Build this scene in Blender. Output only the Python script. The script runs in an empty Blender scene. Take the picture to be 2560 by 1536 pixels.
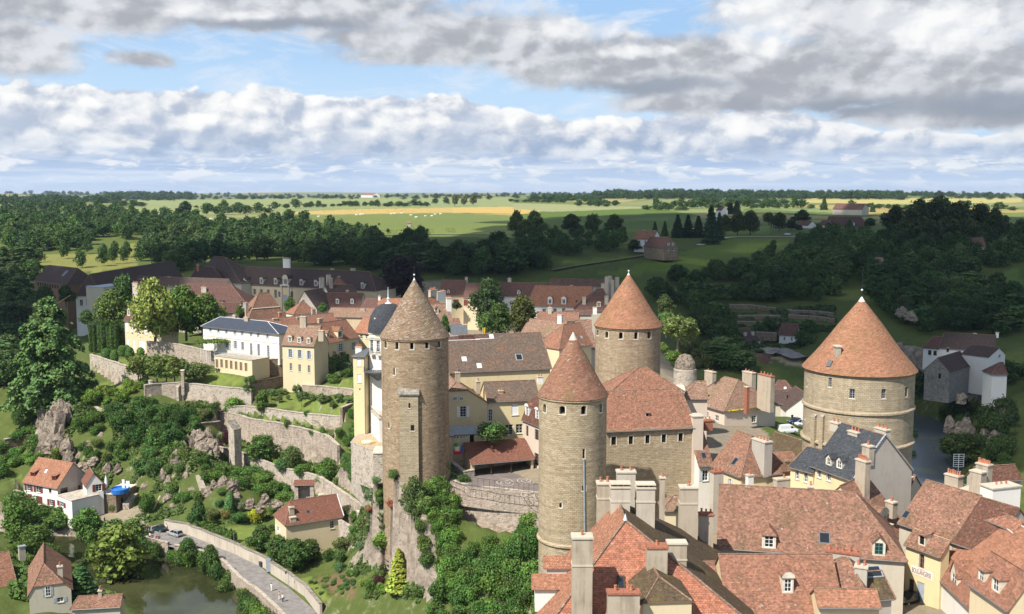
import bpy, math, random
import numpy as np
from mathutils import Vector, Matrix
random.seed(7)
R=math.radians
SC=bpy.context.scene
COL=SC.collection
F=2627.0; CX,CY=1280.0,768.0; TH=R(6.3); CH=56.0
SN,CS=math.sin(TH),math.cos(TH)
def ray(u,v):
 a=(u-CX)/F; b=-(v-CY)/F
 return Vector((a, CS+b*SN, -SN+b*CS))
CAM=Vector((0,0,CH))
def PZ(p,z):                      # point of the line of sight at height z
 d=ray(*p); t=(z-CH)/d.z
 return CAM+d*t
def PY(p,y):                      # point of the line of sight at ground distance y
 d=ray(*p); return CAM+d*(y/d.y)
def proj(P):
 q=Vector(P)-CAM
 dep=q.y*CS-q.z*SN; up=q.y*SN+q.z*CS
 return (CX+F*q.x/dep, CY-F*up/dep, dep)
def mpp(P): return proj(P)[2]/F   # metres per photo pixel there
def zoomer(x0,y0,s):
 def z(x,y): return (x0+x/s, y0+y/s)
 return z
Z1=zoomer(0,1000,2.769); Z2=zoomer(420,900,4.365); Z3=zoomer(500,1150,3.845); Z4=zoomer(860,880,4.122)
Z5=zoomer(1300,900,4.365); Z6=zoomer(1300,1150,3.844); Z7=zoomer(1700,900,4.365); Z8=zoomer(1960,1000,2.768)
A1=zoomer(0,620,3.864); A2=zoomer(500,620,3.864); A3=zoomer(1000,620,3.864); A4=zoomer(1450,660,3.864); A5=zoomer(1920,660,3.864)
B1=zoomer(0,440,1.933); B2=zoomer(1280,440,1.933); D0=zoomer(0,0,0.966)
class MB:
 def __init__(s): s.v=[]; s.f=[]; s.m=[]; s.uv=[]; s.mats=[]; s.sm=[]
 def mi(s,mat):
  if mat not in s.mats: s.mats.append(mat)
  return s.mats.index(mat)
 def poly(s,pts,mat,uv=None,smooth=False):
  pts=[Vector(p) for p in pts]
  n=Vector((0,0,0))
  for i in range(len(pts)):
   a,b=pts[i],pts[(i+1)%len(pts)]
   n+=Vector(((a.y-b.y)*(a.z+b.z),(a.z-b.z)*(a.x+b.x),(a.x-b.x)*(a.y+b.y)))
  if n.length<1e-9: return
  n.normalize()
  if uv is None:
   if abs(n.z)>.995: ua,va=Vector((1,0,0)),Vector((0,1,0))
   else:
    ua=Vector((0,0,1)).cross(n).normalized(); va=n.cross(ua)
   uv=[(p.dot(ua),p.dot(va)) for p in pts]
  k=len(s.v); s.v+= [tuple(p) for p in pts]
  s.f.append(tuple(range(k,k+len(pts)))); s.m.append(s.mi(mat)); s.uv+=list(uv); s.sm.append(smooth)
 def box(s,x0,y0,z0,x1,y1,z1,mat,bottom=True):
  a=[(x0,y0,z0),(x1,y0,z0),(x1,y1,z0),(x0,y1,z0),(x0,y0,z1),(x1,y0,z1),(x1,y1,z1),(x0,y1,z1)]
  for q in ((0,1,5,4),(1,2,6,5),(2,3,7,6),(3,0,4,7),(4,5,6,7)): s.poly([a[i] for i in q],mat)
  if bottom: s.poly([a[i] for i in (3,2,1,0)],mat)
 def tube(s,p,q,r0,r1,mat,n=8,cap=True):
  p,q=Vector(p),Vector(q); d=(q-p).normalized()
  a=d.orthogonal().normalized(); b=d.cross(a)
  A=[p+(a*math.cos(2*math.pi*i/n)+b*math.sin(2*math.pi*i/n))*r0 for i in range(n)]
  B=[q+(a*math.cos(2*math.pi*i/n)+b*math.sin(2*math.pi*i/n))*r1 for i in range(n)]
  for i in range(n):
   j=(i+1)%n
   if r1>1e-6: s.poly([A[i],A[j],B[j],B[i]],mat,smooth=True)
   else: s.poly([A[i],A[j],q],mat,smooth=True)
  if cap:
   s.poly(A[::-1],mat)
   if r1>1e-6: s.poly(B,mat)
 def lathe(s,prof,mat,n=32,c=(0,0),smooth=True,ph=0):
  cx,cy=c
  ss=0
  for (r0,z0),(r1,z1) in zip(prof,prof[1:]):
   ln=math.hypot(r1-r0,z1-z0); rm=max(r0,r1)
   for i in range(n):
    t0=2*math.pi*i/n+ph; t1=2*math.pi*(i+1)/n+ph
    P=[(cx+r0*math.cos(t0),cy+r0*math.sin(t0),z0),(cx+r0*math.cos(t1),cy+r0*math.sin(t1),z0),
    (cx+r1*math.cos(t1),cy+r1*math.sin(t1),z1),(cx+r1*math.cos(t0),cy+r1*math.sin(t0),z1)]
    U=[(t0*r0,ss),(t1*r0,ss),(t1*r1,ss+ln),(t0*r1,ss+ln)]
    if r1<1e-4: P,U=P[:3],U[:3]
    elif r0<1e-4: P,U=[P[0],P[2],P[3]],[U[0],U[2],U[3]]
    s.poly(P,mat,U,smooth)
   ss+=ln
 def ico(s,c,rx,ry,rz,mat,n=10,m=6,jit=0,rnd=random):
  c=Vector(c); g=[]
  for j in range(m+1):
   ph=math.pi*j/m; row=[]
   for i in range(n):
    th=2*math.pi*i/n; k=1+jit*(rnd.random()-.5)
    if j in(0,m) and i: row.append(row[0]); continue
    row.append(c+Vector((rx*math.sin(ph)*math.cos(th)*k,ry*math.sin(ph)*math.sin(th)*k,-rz*math.cos(ph)*k)))
   g.append(row)
  for j in range(m):
   for i in range(n):
    k=(i+1)%n
    if j==0: s.poly([g[0][0],g[1][k],g[1][i]],mat,smooth=jit==0)
    elif j==m-1: s.poly([g[j][i],g[j][k],g[m][0]],mat,smooth=jit==0)
    else: s.poly([g[j][i],g[j][k],g[j+1][k],g[j+1][i]],mat,smooth=jit==0)
 def build(s,name,parent=None,loc=None,rz=0,weld=False):
  me=bpy.data.meshes.new(name); me.from_pydata(s.v,[],s.f)
  for mt in s.mats: me.materials.append(MT(mt))
  me.polygons.foreach_set('material_index',s.m)
  me.polygons.foreach_set('use_smooth',s.sm)
  ul=me.uv_layers.new(name='UVMap')
  ul.data.foreach_set('uv',[c for p in s.uv for c in p])
  if weld:
   import bmesh
   bm=bmesh.new(); bm.from_mesh(me); bmesh.ops.remove_doubles(bm,verts=bm.verts,dist=1e-4); bm.to_mesh(me); bm.free()
  me.update()
  o=bpy.data.objects.new(name,me); COL.objects.link(o)
  if parent is not None: o.parent=parent
  if loc is not None: o.location=loc
  if rz: o.rotation_euler=(0,0,rz)
  return o
def empty(name,loc,rz=0):
 o=bpy.data.objects.new(name,None); o.empty_display_size=.5; COL.objects.link(o)
 o.location=loc; o.rotation_euler=(0,0,rz); return o
def tag(o,label=None,cat=None,group=None,kind=None):
 if label: o['label']=label
 if cat: o['category']=cat
 if group: o['group']=group
 if kind: o['kind']=kind
 return o
def copy_tree(o,parent=None):
 c=o.copy(); COL.objects.link(c)
 if parent is not None: c.parent=parent
 for ch in o.children: copy_tree(ch,c)
 return c
class S:                                  # a socket one can calculate with
 nt=None
 def __init__(s,k): s.k=k
 @staticmethod
 def m(op,*a):
  n=S.nt.nodes.new('ShaderNodeMath'); n.operation=op
  for i,x in enumerate(a):
   if isinstance(x,S): S.nt.links.new(x.k,n.inputs[i])
   else: n.inputs[i].default_value=x
  return S(n.outputs[0])
 def __add__(s,o): return S.m('ADD',s,o)
 __radd__=__add__
 def __sub__(s,o): return S.m('SUBTRACT',s,o)
 def __rsub__(s,o): return S.m('SUBTRACT',o,s)
 def __mul__(s,o): return S.m('MULTIPLY',s,o)
 __rmul__=__mul__
 def __truediv__(s,o): return S.m('DIVIDE',s,o)
 def __pow__(s,o): return S.m('POWER',s,o)
def smax(a,b): return S.m('MAXIMUM',a,b)
def smin(a,b): return S.m('MINIMUM',a,b)
def ss(x,a,b,lo=0.,hi=1.):
 n=S.nt.nodes.new('ShaderNodeMapRange'); n.interpolation_type='SMOOTHSTEP'
 S.nt.links.new(x.k,n.inputs[0])
 for i,q in enumerate((a,b,lo,hi)): n.inputs[1+i].default_value=q
 return S(n.outputs[0])
def noise(vec,scale,detail=4,rough=.55,dist=0.,col=False):
 n=S.nt.nodes.new('ShaderNodeTexNoise')
 n.inputs['Scale'].default_value=scale; n.inputs['Detail'].default_value=detail; n.inputs['Roughness'].default_value=rough; n.inputs['Distortion'].default_value=dist
 if vec is not None: S.nt.links.new(vec.k,n.inputs['Vector'])
 return S(n.outputs['Color' if col else 'Fac'])
def voro(vec,scale,out='Distance',feature='F1',rnd=1.):
 n=S.nt.nodes.new('ShaderNodeTexVoronoi'); n.feature=feature
 n.inputs['Scale'].default_value=scale; n.inputs['Randomness'].default_value=rnd
 if vec is not None: S.nt.links.new(vec.k,n.inputs['Vector'])
 return S(n.outputs[out])
def mixc(f,a,b,mode='MIX'):
 n=S.nt.nodes.new('ShaderNodeMix'); n.data_type='RGBA'; n.blend_type=mode; n.clamp_factor=True
 for i,x in ((0,f),(6,a),(7,b)):
  if isinstance(x,S): S.nt.links.new(x.k,n.inputs[i])
  elif i==0: n.inputs[0].default_value=x
  else: n.inputs[i].default_value=(*x,1)
 return S(n.outputs[2])
def comb(x,y,z):
 n=S.nt.nodes.new('ShaderNodeCombineXYZ')
 for i,q in enumerate((x,y,z)):
  if isinstance(q,S): S.nt.links.new(q.k,n.inputs[i])
  else: n.inputs[i].default_value=q
 return S(n.outputs[0])
def sep(v):
 n=S.nt.nodes.new('ShaderNodeSeparateXYZ'); S.nt.links.new(v.k,n.inputs[0]); return [S(q) for q in n.outputs]
def vscale(v,sx,sy,sz):
 n=S.nt.nodes.new('ShaderNodeVectorMath'); n.operation='MULTIPLY'; S.nt.links.new(v.k,n.inputs[0]); n.inputs[1].default_value=(sx,sy,sz); return S(n.outputs[0])
def vadd(v,w):
 n=S.nt.nodes.new('ShaderNodeVectorMath'); n.operation='ADD'; S.nt.links.new(v.k,n.inputs[0])
 if isinstance(w,S): S.nt.links.new(w.k,n.inputs[1])
 else: n.inputs[1].default_value=w
 return S(n.outputs[0])
def coord(kind='Object'):
 n=S.nt.nodes.new('ShaderNodeTexCoord'); return S(n.outputs[kind])
def wpos():
 n=S.nt.nodes.new('ShaderNodeNewGeometry'); return S(n.outputs['Position'])
MATS={}; DEFS={}
def MT(name):
 if name not in MATS:
  m=bpy.data.materials.new(name); m.use_nodes=True; S.nt=m.node_tree; S.nt.nodes.clear()
  out=S.nt.nodes.new('ShaderNodeOutputMaterial'); b=S.nt.nodes.new('ShaderNodeBsdfPrincipled')
  S.nt.links.new(b.outputs[0],out.inputs[0]); b.inputs['Roughness'].default_value=.85; b.inputs['Specular IOR Level'].default_value=.25
  DEFS[name](b); MATS[name]=m
 return MATS[name]
def setc(b,c):
 if isinstance(c,S): S.nt.links.new(c.k,b.inputs['Base Color'])
 else: b.inputs['Base Color'].default_value=(*c,1)
def bump(b,h,strength=.4,dist=.05):
 n=S.nt.nodes.new('ShaderNodeBump'); n.inputs['Strength'].default_value=strength; n.inputs['Distance'].default_value=dist
 S.nt.links.new(h.k,n.inputs['Height']); S.nt.links.new(n.outputs[0],b.inputs['Normal'])
def brick(vec,w,h,c1,c2,mortar,ms=.02,bias=0.,off=.5):
 n=S.nt.nodes.new('ShaderNodeTexBrick'); n.offset=off; n.inputs['Scale'].default_value=1
 n.inputs['Brick Width'].default_value=w; n.inputs['Row Height'].default_value=h; n.inputs['Mortar Size'].default_value=ms
 n.inputs['Mortar Smooth'].default_value=.3; n.inputs['Bias'].default_value=bias
 n.inputs['Color1'].default_value=(*c1,1); n.inputs['Color2'].default_value=(*c2,1); n.inputs['Mortar'].default_value=(*mortar,1)
 S.nt.links.new(vec.k,n.inputs['Vector']); return S(n.outputs[0]),S(n.outputs[1])
def d_flat(name,c,rough=.8,metal=0.,var=.12,scale=1.5):
 def f(b):
  k=noise(wpos(),scale,5)
  setc(b,mixc(ss(k,.3,.7),tuple(x*(1-var) for x in c),tuple(min(1,x*(1+var)) for x in c)))
  b.inputs['Roughness'].default_value=rough; b.inputs['Metallic'].default_value=metal
 DEFS[name]=f
def d_roof(name,c1,c2,dark,mott=.5,moss=None,lich=.25,tw=.26,th=.2,stain=.5,lc=(.55,.5,.44)):
 def f(b):
  uv=coord('UV'); w=wpos()
  k1=noise(w,.28,5,.6); k2=noise(w,1.1,6,.7); k3=noise(w,5.5,3,.6)
  wob=vadd(uv,vscale(noise(w,.7,3,col=True),.10,.09,0))
  br,fac=brick(wob,tw,th,c1,c2,tuple(x*.35 for x in dark),.014)
  cellv=voro(vscale(wob,1/tw,1/th,0),1.,'Color'); cr,cg,cb=sep(cellv)
  c=mixc(ss(cr+(k2-.5)*.8,1-mott*.6,1.25-mott*.6)*.62,br,dark)
  k4=noise(w,2.3,5,.7); c=mixc(ss(k2*.55+k1*.55,.54,.74)*stain,c,dark); c=mixc(ss(k4+(cr-.5)*.22,.5,.68)*min(.85,.25+mott*.9),c,dark); c=mixc(ss(k4-(cg-.5)*.25,.47,.3)*.4,c,tuple(min(.7,x*1.25+.03) for x in c1))
  if moss: c=mixc(ss(k1*.5+k2*.5+k3*.12,.54,.7)*moss[3],c,moss[:3])
  patch=ss(k2,.45,.7)
  c=mixc(ss(cg*.6+k3*.3+patch*.25,1.0-lich*.42,1.1-lich*.42)*.6,c,lc)
  c=mixc(ss(k3*.6+cb*.4,.3,.75,0,.35),c,(0.02,.015,.012))
  setc(b,c); bump(b,fac*-1.+cr*.8+k3,.55,.06)
  b.inputs['Roughness'].default_value=.9; b.inputs['Specular IOR Level'].default_value=.12
 DEFS[name]=f
def d_stone(name,c1,c2,mortar,bw=.55,bh=.3,var=.5,dark=(.12,.09,.06),streak=.4,pale=.2,rowk=.0):
 def f(b):
  uv=coord('UV'); w=wpos()
  k1=noise(w,.16,5,.6); k2=noise(w,1.2,5,.65); k3=noise(w,6,3)
  wob=vadd(uv,vscale(noise(w,1.5,2,col=True),.12,.07,0))
  br,fac=brick(wob,bw,bh,c1,c2,mortar,.022)
  cell=voro(vscale(wob,1/bw,1/bh,0),1.,'Color'); cr,cg,cb=sep(cell)
  c=mixc(ss(cr,.62,.95)*var,br,dark)
  c=mixc(ss(cg,.8,.95)*var*.9,c,(.56,.48,.36))
  st=noise(vscale(uv,.8,.07,1),1.,5,.6)
  c=mixc(ss(st*.6+k1*.5,.52,.72)*streak,c,dark)
  rows=noise(vscale(uv,.06,1.6,0),1.,3,.6)
  k5=noise(vscale(uv,.5,3.3,0),1.,4,.7); c=mixc(ss(rows,.48,.72)*(.4+rowk),c,tuple(x*.55 for x in c1)); c=mixc(ss(k5,.54,.7)*.6,c,tuple(x*.42 for x in c1))
  c=mixc(ss(k2*.55+k1*.45,.55,.75)*pale,c,(.6,.53,.42))
  c=mixc(ss(k3,.55,.8)*.35,c,tuple(x*.4 for x in c1))
  setc(b,c); bump(b,fac*-1.+k3*.8+cr*.5,.6,.06)
  b.inputs['Roughness'].default_value=.93; b.inputs['Specular IOR Level'].default_value=.1
 DEFS[name]=f
def d_rubble(name,c1,c2,dark,sc=2.2,pale=(.5,.46,.4),veg=.0):
 def f(b):
  w=wpos(); uv=coord('UV')
  v=vscale(uv,1,1.5,1)
  cr,cg,cb=sep(voro(v,sc,'Color')); dd=voro(v,sc,'Distance','DISTANCE_TO_EDGE')
  k1=noise(w,.22,5,.65); k2=noise(w,1.3,5,.7); k3=noise(w,7,3)
  c=mixc(cr,c1,c2)
  c=mixc(ss(cg,.75,.95)*.6,c,dark)
  c=mixc(ss(k2,.5,.72)*.6,c,pale)
  st=noise(vscale(uv,.9,.1,1),1.,5,.65)
  c=mixc(ss(st*.6+k1*.45,.52,.7)*.6,c,dark)
  if veg: c=mixc(ss(k2*.4+k1*.7,.62,.72)*veg,c,(.05,.08,.02))
  c=mixc(ss(dd,.0,.07,.55,0),c,tuple(x*.45 for x in c1))
  c=mixc(ss(k3,.5,.75)*.35,c,tuple(x*.4 for x in c1))
  setc(b,c); bump(b,ss(dd,0,.15)+k3*.7,.6,.06)
  b.inputs['Roughness'].default_value=.95; b.inputs['Specular IOR Level'].default_value=.1
 DEFS[name]=f
def d_plaster(name,c,stain,amt=.35,patch=.0):
 def f(b):
  uv=coord('UV'); w=wpos()
  k1=noise(w,.3,5,.6); k2=noise(w,2.5,5,.65)
  st=noise(vscale(uv,1.6,.16,1),1.,6,.65)
  cc=mixc(ss(k2,.35,.7)*.3,c,tuple(x*.84 for x in c))
  cc=mixc(ss(st*.55+k1*.5,.47,.75)*amt,cc,stain)
  if patch: cc=mixc(ss(k1,.56,.6)*patch,cc,(.36,.29,.2))
  setc(b,cc); bump(b,k2,.15,.03); b.inputs['Roughness'].default_value=.92; b.inputs['Specular IOR Level'].default_value=.12
 DEFS[name]=f
d_roof('tile_orange',(.46,.22,.135),(.39,.18,.11),(.23,.12,.08),.4,None,.2)
d_roof('tile_red',(.42,.205,.135),(.34,.16,.105),(.18,.098,.072),.5,(.16,.12,.06,.3),.3)
d_roof('tile_rust',(.39,.205,.14),(.31,.16,.11),(.155,.092,.07),.6,(.14,.11,.055,.45),.35)
d_roof('tile_brown',(.21,.095,.065),(.155,.075,.055),(.085,.048,.038),.6,(.12,.1,.055,.45),.3)
d_roof('tile_dark',(.135,.09,.078),(.105,.073,.065),(.07,.052,.048),.4,None,.06)
d_roof('tile_plum',(.2,.105,.085),(.155,.082,.068),(.09,.056,.05),.5,None,.18)
d_roof('tile_weathered',(.40,.245,.18),(.33,.195,.14),(.18,.115,.085),.6,(.22,.17,.09,.75),.5)
d_roof('tile_mossy',(.15,.105,.065),(.12,.085,.055),(.07,.052,.036),.6,(.15,.12,.05,.8),.2)
d_roof('tile_greyred',(.27,.15,.11),(.2,.115,.09),(.12,.08,.065),.55,None,.3,.26,.2,.9)
d_roof('tile_clean',(.27,.12,.085),(.23,.10,.07),(.19,.09,.065),.3,None,.06,.26,.2,.3)
d_roof('tile_cone',(.38,.19,.12),(.3,.15,.1),(.19,.11,.08),.5,(.22,.16,.075,.7),.55)
d_roof('tile_cone_pale',(.36,.25,.17),(.29,.195,.13),(.16,.11,.075),.6,(.24,.175,.09,.6),.8)
d_roof('tile_cone_red',(.48,.235,.14),(.40,.19,.115),(.24,.13,.085),.45,(.24,.16,.07,.5),.3)
d_roof('tile_brick',(.5,.21,.13),(.42,.165,.105),(.27,.13,.085),.42,None,.25,.36,.24,.15)
d_roof('slate',(.085,.093,.105),(.065,.072,.083),(.045,.05,.058),.5,None,.14,.3,.2,.4,(.28,.29,.3))
d_roof('slate_blue',(.075,.09,.125),(.065,.08,.112),(.055,.066,.09),.3,None,.02,.3,.2,.2)
d_roof('slab_stone',(.34,.31,.26),(.27,.24,.2),(.18,.16,.13),.4,None,.4,.9,.45,.3)
d_stone('stone_brown',(.40,.295,.195),(.33,.24,.158),(.19,.138,.095),.62,.3,.4,(.13,.085,.05),.35,.06)
d_stone('stone_tan',(.46,.38,.265),(.39,.32,.22),(.23,.18,.115),.62,.32,.3,(.2,.145,.085),.35,.15,.15)
d_stone('stone_gold',(.46,.375,.255),(.39,.31,.205),(.22,.165,.1),.62,.3,.4,(.2,.14,.08),.3,.12,.25)
d_stone('stone_back',(.42,.32,.22),(.35,.265,.178),(.19,.135,.085),.62,.3,.35,(.17,.12,.07),.35,.1,.1)
d_rubble('rubble',(.47,.39,.32),(.35,.285,.23),(.16,.125,.095),1.7,(.58,.5,.42))
d_rubble('rubble_brown',(.27,.205,.145),(.19,.145,.1),(.085,.065,.045),1.8,(.36,.3,.23),.4)
d_rubble('rubble_pale',(.54,.47,.39),(.42,.36,.295),(.17,.135,.1),1.6,(.55,.5,.43))
d_rubble('rubble_grey',(.3,.28,.25),(.23,.21,.19),(.11,.1,.085),2.)
d_plaster('plaster_white',(.76,.73,.67),(.55,.5,.43),.25)
d_plaster('plaster_cream',(.66,.55,.36),(.45,.36,.22),.3)
d_plaster('plaster_ochre',(.56,.45,.30),(.37,.28,.17),.5)
d_plaster('plaster_yellow',(.68,.57,.34),(.48,.38,.22),.28,.1)
d_plaster('plaster_grey',(.43,.39,.34),(.28,.24,.2),.5)
d_plaster('plaster_pink',(.60,.50,.41),(.42,.34,.27),.35)
d_plaster('plaster_drab',(.50,.45,.36),(.34,.3,.24),.4)  # darker, greyer beige plaster
d_plaster('chimney_render',(.44,.37,.285),(.2,.16,.12),.85)
d_plaster('chimney_pale',(.5,.44,.36),(.27,.225,.175),.75)
d_plaster('mortar',(.56,.5,.42),(.35,.3,.25),.5)
d_plaster('cap_stone',(.52,.46,.37),(.3,.25,.19),.6)
d_flat('terracotta',(.42,.17,.10),.8,0,.25,4)
d_flat('zinc',(.34,.37,.41),.5,.3,.12)
d_flat('zinc_dark',(.13,.14,.155),.5,.3,.12)
d_flat('lead_white',(.62,.64,.66),.5,.1,.08)
d_flat('iron',(.03,.032,.035),.55,.4,.1)
d_flat('wood_dark',(.07,.045,.03),.8)
d_flat('wood_brown',(.2,.12,.07),.8)
d_flat('shutter_red',(.17,.045,.035),.6)
d_flat('paint_white',(.78,.78,.76),.5,0,.05)
d_flat('shutter_pale',(.52,.56,.6),.6)
d_flat('brick_red',(.30,.12,.075),.9,0,.3,5)
d_flat('paint_teal',(.08,.22,.2),.5)
d_flat('paint_blue_grey',(.33,.37,.42),.6)
d_flat('dark_void',(.012,.011,.01),.95,0,.1)
d_flat('limestone',(.6,.54,.43),.85,0,.15,2)
d_flat('gutter',(.2,.2,.2),.5,.4)
d_flat('asphalt',(.21,.195,.185),.92,0,.18,.7)
d_flat('tarmac',(.06,.062,.068),.9,0,.2,.7)
d_flat('yard',(.175,.145,.135),.92,0,.15,.6)
d_flat('gravel',(.40,.31,.22),.95,0,.2,1.5)
d_flat('paving',(.42,.37,.31),.9,0,.2,1.2)
d_flat('lichen_yellow',(.55,.42,.03),.9)
d_flat('bark',(.11,.085,.06),.95,0,.4,3)
d_flat('bark_pale',(.3,.24,.17),.95,0,.3,3)
d_flat('blue_tarp',(.03,.16,.5),.5)
d_flat('toy_red',(.5,.02,.05),.4); d_flat('toy_green',(.02,.3,.12),.4); d_flat('toy_cream',(.7,.65,.5),.4); d_flat('toy_blue',(.05,.08,.3),.4)
d_flat('flower_yellow',(.7,.5,.02),.7); d_flat('flower_red',(.45,.05,.05),.7,0,.5,6); d_flat('flower_white',(.75,.72,.66),.7)
d_flat('soil',(.17,.115,.075),.95,0,.3,1.5)
d_flat('skin',(.5,.3,.2),.6); d_flat('cloth_dark',(.03,.035,.05),.9); d_flat('cloth_blue',(.06,.13,.3),.9); d_flat('cloth_white',(.75,.75,.73),.9)
d_flat('cloth_red',(.4,.04,.04),.9); d_flat('cloth_tan',(.45,.3,.15),.9); d_flat('hair',(.04,.025,.015),.8)
d_flat('tyre',(.02,.02,.02),.85); d_flat('bin_dark',(.05,.055,.06),.5); d_flat('cow_white',(.75,.7,.62),.9)
def f(b):
 setc(b,(.018,.022,.027)); b.inputs['Roughness'].default_value=.08; b.inputs['Specular IOR Level'].default_value=.6
DEFS['glass']=f
def d_car(name,c):
 def f(b):
  setc(b,c); b.inputs['Roughness'].default_value=.3; b.inputs['Metallic'].default_value=.2; b.inputs['Coat Weight'].default_value=.6
 DEFS[name]=f
d_car('car_silver',(.38,.4,.42)); d_car('car_green',(.02,.05,.06)); d_car('car_white',(.8,.8,.8)); d_car('car_navy',(.025,.04,.09)); d_car('car_red',(.3,.02,.02)); d_car('car_black',(.02,.015,.015))
def d_leaf(name,spread=.45,tr=.25):
 def f(b):
  oi=S.nt.nodes.new('ShaderNodeObjectInfo'); g=S.nt.nodes.new('ShaderNodeNewGeometry')
  c=S(oi.outputs['Color']); r=S(g.outputs['Random Per Island']); o=S(oi.outputs['Random'])
  h=S.nt.nodes.new('ShaderNodeHueSaturation'); S.nt.links.new(c.k,h.inputs['Color'])
  k=noise(wpos(),.45,3,.6)
  S.nt.links.new((ss(k,.3,.7,.478,.515)+(r-.5)*.02).k,h.inputs['Hue'])
  S.nt.links.new((ss(r,0,1,1-spread,1+spread)*ss(o,0,1,.85,1.15)*ss(k,.3,.7,.78,1.22)).k,h.inputs['Value'])
  cc=S(h.outputs[0]); setc(b,cc); b.inputs['Roughness'].default_value=.62; b.inputs['Specular IOR Level'].default_value=.22
  t=S.nt.nodes.new('ShaderNodeBsdfTranslucent'); mx=S.nt.nodes.new('ShaderNodeMixShader'); mx.inputs[0].default_value=tr
  S.nt.links.new(mixc(.35,cc,(.16,.2,.02)).k,t.inputs[0])
  out=[n for n in S.nt.nodes if n.type=='OUTPUT_MATERIAL'][0]
  S.nt.links.new(b.outputs[0],mx.inputs[1]); S.nt.links.new(t.outputs[0],mx.inputs[2]); S.nt.links.new(mx.outputs[0],out.inputs[0])
 DEFS[name]=f
d_leaf('leaf'); d_leaf('needle',.35,.12)
def f(b):
 w=wpos(); k1=noise(w,.35,6,.7,.6); k2=noise(w,1.6,6,.75,.8); k3=noise(vscale(w,1,1,2.2),.9,5,.7)
 c=mixc(ss(k1,.35,.65),(.34,.275,.215),(.21,.17,.135))
 c=mixc(ss(k3,.5,.7)*.7,c,(.46,.41,.35)); c=mixc(ss(k2,.48,.62)*.9,c,(.055,.045,.038)); c=mixc(ss(k1*.6+k3*.4,.56,.66)*.5,c,(.3,.17,.1))
 setc(b,c); bump(b,k2+k3,.9,.35); b.inputs['Roughness'].default_value=.95; b.inputs['Specular IOR Level'].default_value=.1
DEFS['rock']=f
def f(b):
 a=S.nt.nodes.new('ShaderNodeVertexColor'); a.layer_name='ground'; c=S(a.outputs[0])
 g=S.nt.nodes.new('ShaderNodeNewGeometry'); nz=sep(S(g.outputs['True Normal']))[2]
 w=wpos(); k1=noise(w,.05,6,.65); k2=noise(w,.5,5,.7); k3=noise(w,1.3,6,.75,.8); k0=noise(w,.008,5,.6)
 c=mixc(ss(k2,.3,.7)*.5,c,mixc(1.,c,(.55,.52,.4),'MULTIPLY')); c=mixc(ss(k1*.5+k0*.5,.35,.65)*.4,c,mixc(1.,c,(1.35,1.2,.9),'MULTIPLY'))
 rock=mixc(ss(k2,.35,.65),(.34,.285,.23),(.2,.165,.135)); rock=mixc(ss(k3,.52,.7)*.8,rock,(.085,.065,.052))
 c=mixc(ss(nz+ (k2-.5)*.5,.66,.52),c,rock)
 setc(b,c); bump(b,k3+k2,.6,.3); b.inputs['Roughness'].default_value=.95; b.inputs['Specular IOR Level'].default_value=.08
DEFS['terrain']=f
def f(b):
 w=wpos(); k=noise(w,.6,4,.6); k1=noise(w,.07,4,.6)
 c=mixc(ss(k1,.45,.62),(.03,.034,.014),(.058,.062,.025)); setc(b,c)
 b.inputs['Roughness'].default_value=.08; b.inputs['IOR'].default_value=1.33; b.inputs['Specular IOR Level'].default_value=.5; bump(b,k,.05,.05)
DEFS['river']=f
def f(b):
 w=wpos(); setc(b,mixc(ss(noise(w,.12,4,.6),.5,.68),(.075,.09,.11),(.11,.13,.08))); b.inputs['Roughness'].default_value=.28; b.inputs['IOR'].default_value=1.33; b.inputs['Specular IOR Level'].default_value=.8; bump(b,noise(w,1.5,4,.6),.35,.12)  # bluish grey base colour paints the reflected sky into the water
DEFS['river_sky_tint']=f
def f(b):
 setc(b,mixc(noise(wpos(),.02,5),(.75,.76,.78),(.9,.9,.9))); b.inputs['Roughness'].default_value=1
 nt=S.nt; t=nt.nodes.new('ShaderNodeBsdfTransparent'); mx=nt.nodes.new('ShaderNodeMixShader'); mx.inputs[0].default_value=.4; out=[n for n in nt.nodes if n.type=='OUTPUT_MATERIAL'][0]
 nt.links.new(b.outputs[0],mx.inputs[1]); nt.links.new(t.outputs[0],mx.inputs[2]); nt.links.new(mx.outputs[0],out.inputs[0])
DEFS['cloud']=f
d_roof('tile_greybrown',(.2,.15,.115),(.165,.12,.095),(.105,.08,.068),.4,(.28,.14,.085,.55),.16,.3,.22,.6,(.42,.37,.3))
def f(b):
 nt=S.nt; out=[n for n in nt.nodes if n.type=='OUTPUT_MATERIAL'][0]; nt.nodes.remove(b); v=nt.nodes.new('ShaderNodeVolumePrincipled'); v.inputs['Density'].default_value=.00004; v.inputs['Color'].default_value=(.62,.76,1,1); v.inputs['Anisotropy'].default_value=.2
 nt.links.new(v.outputs[0],out.inputs['Volume'])
DEFS['air']=f
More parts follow.
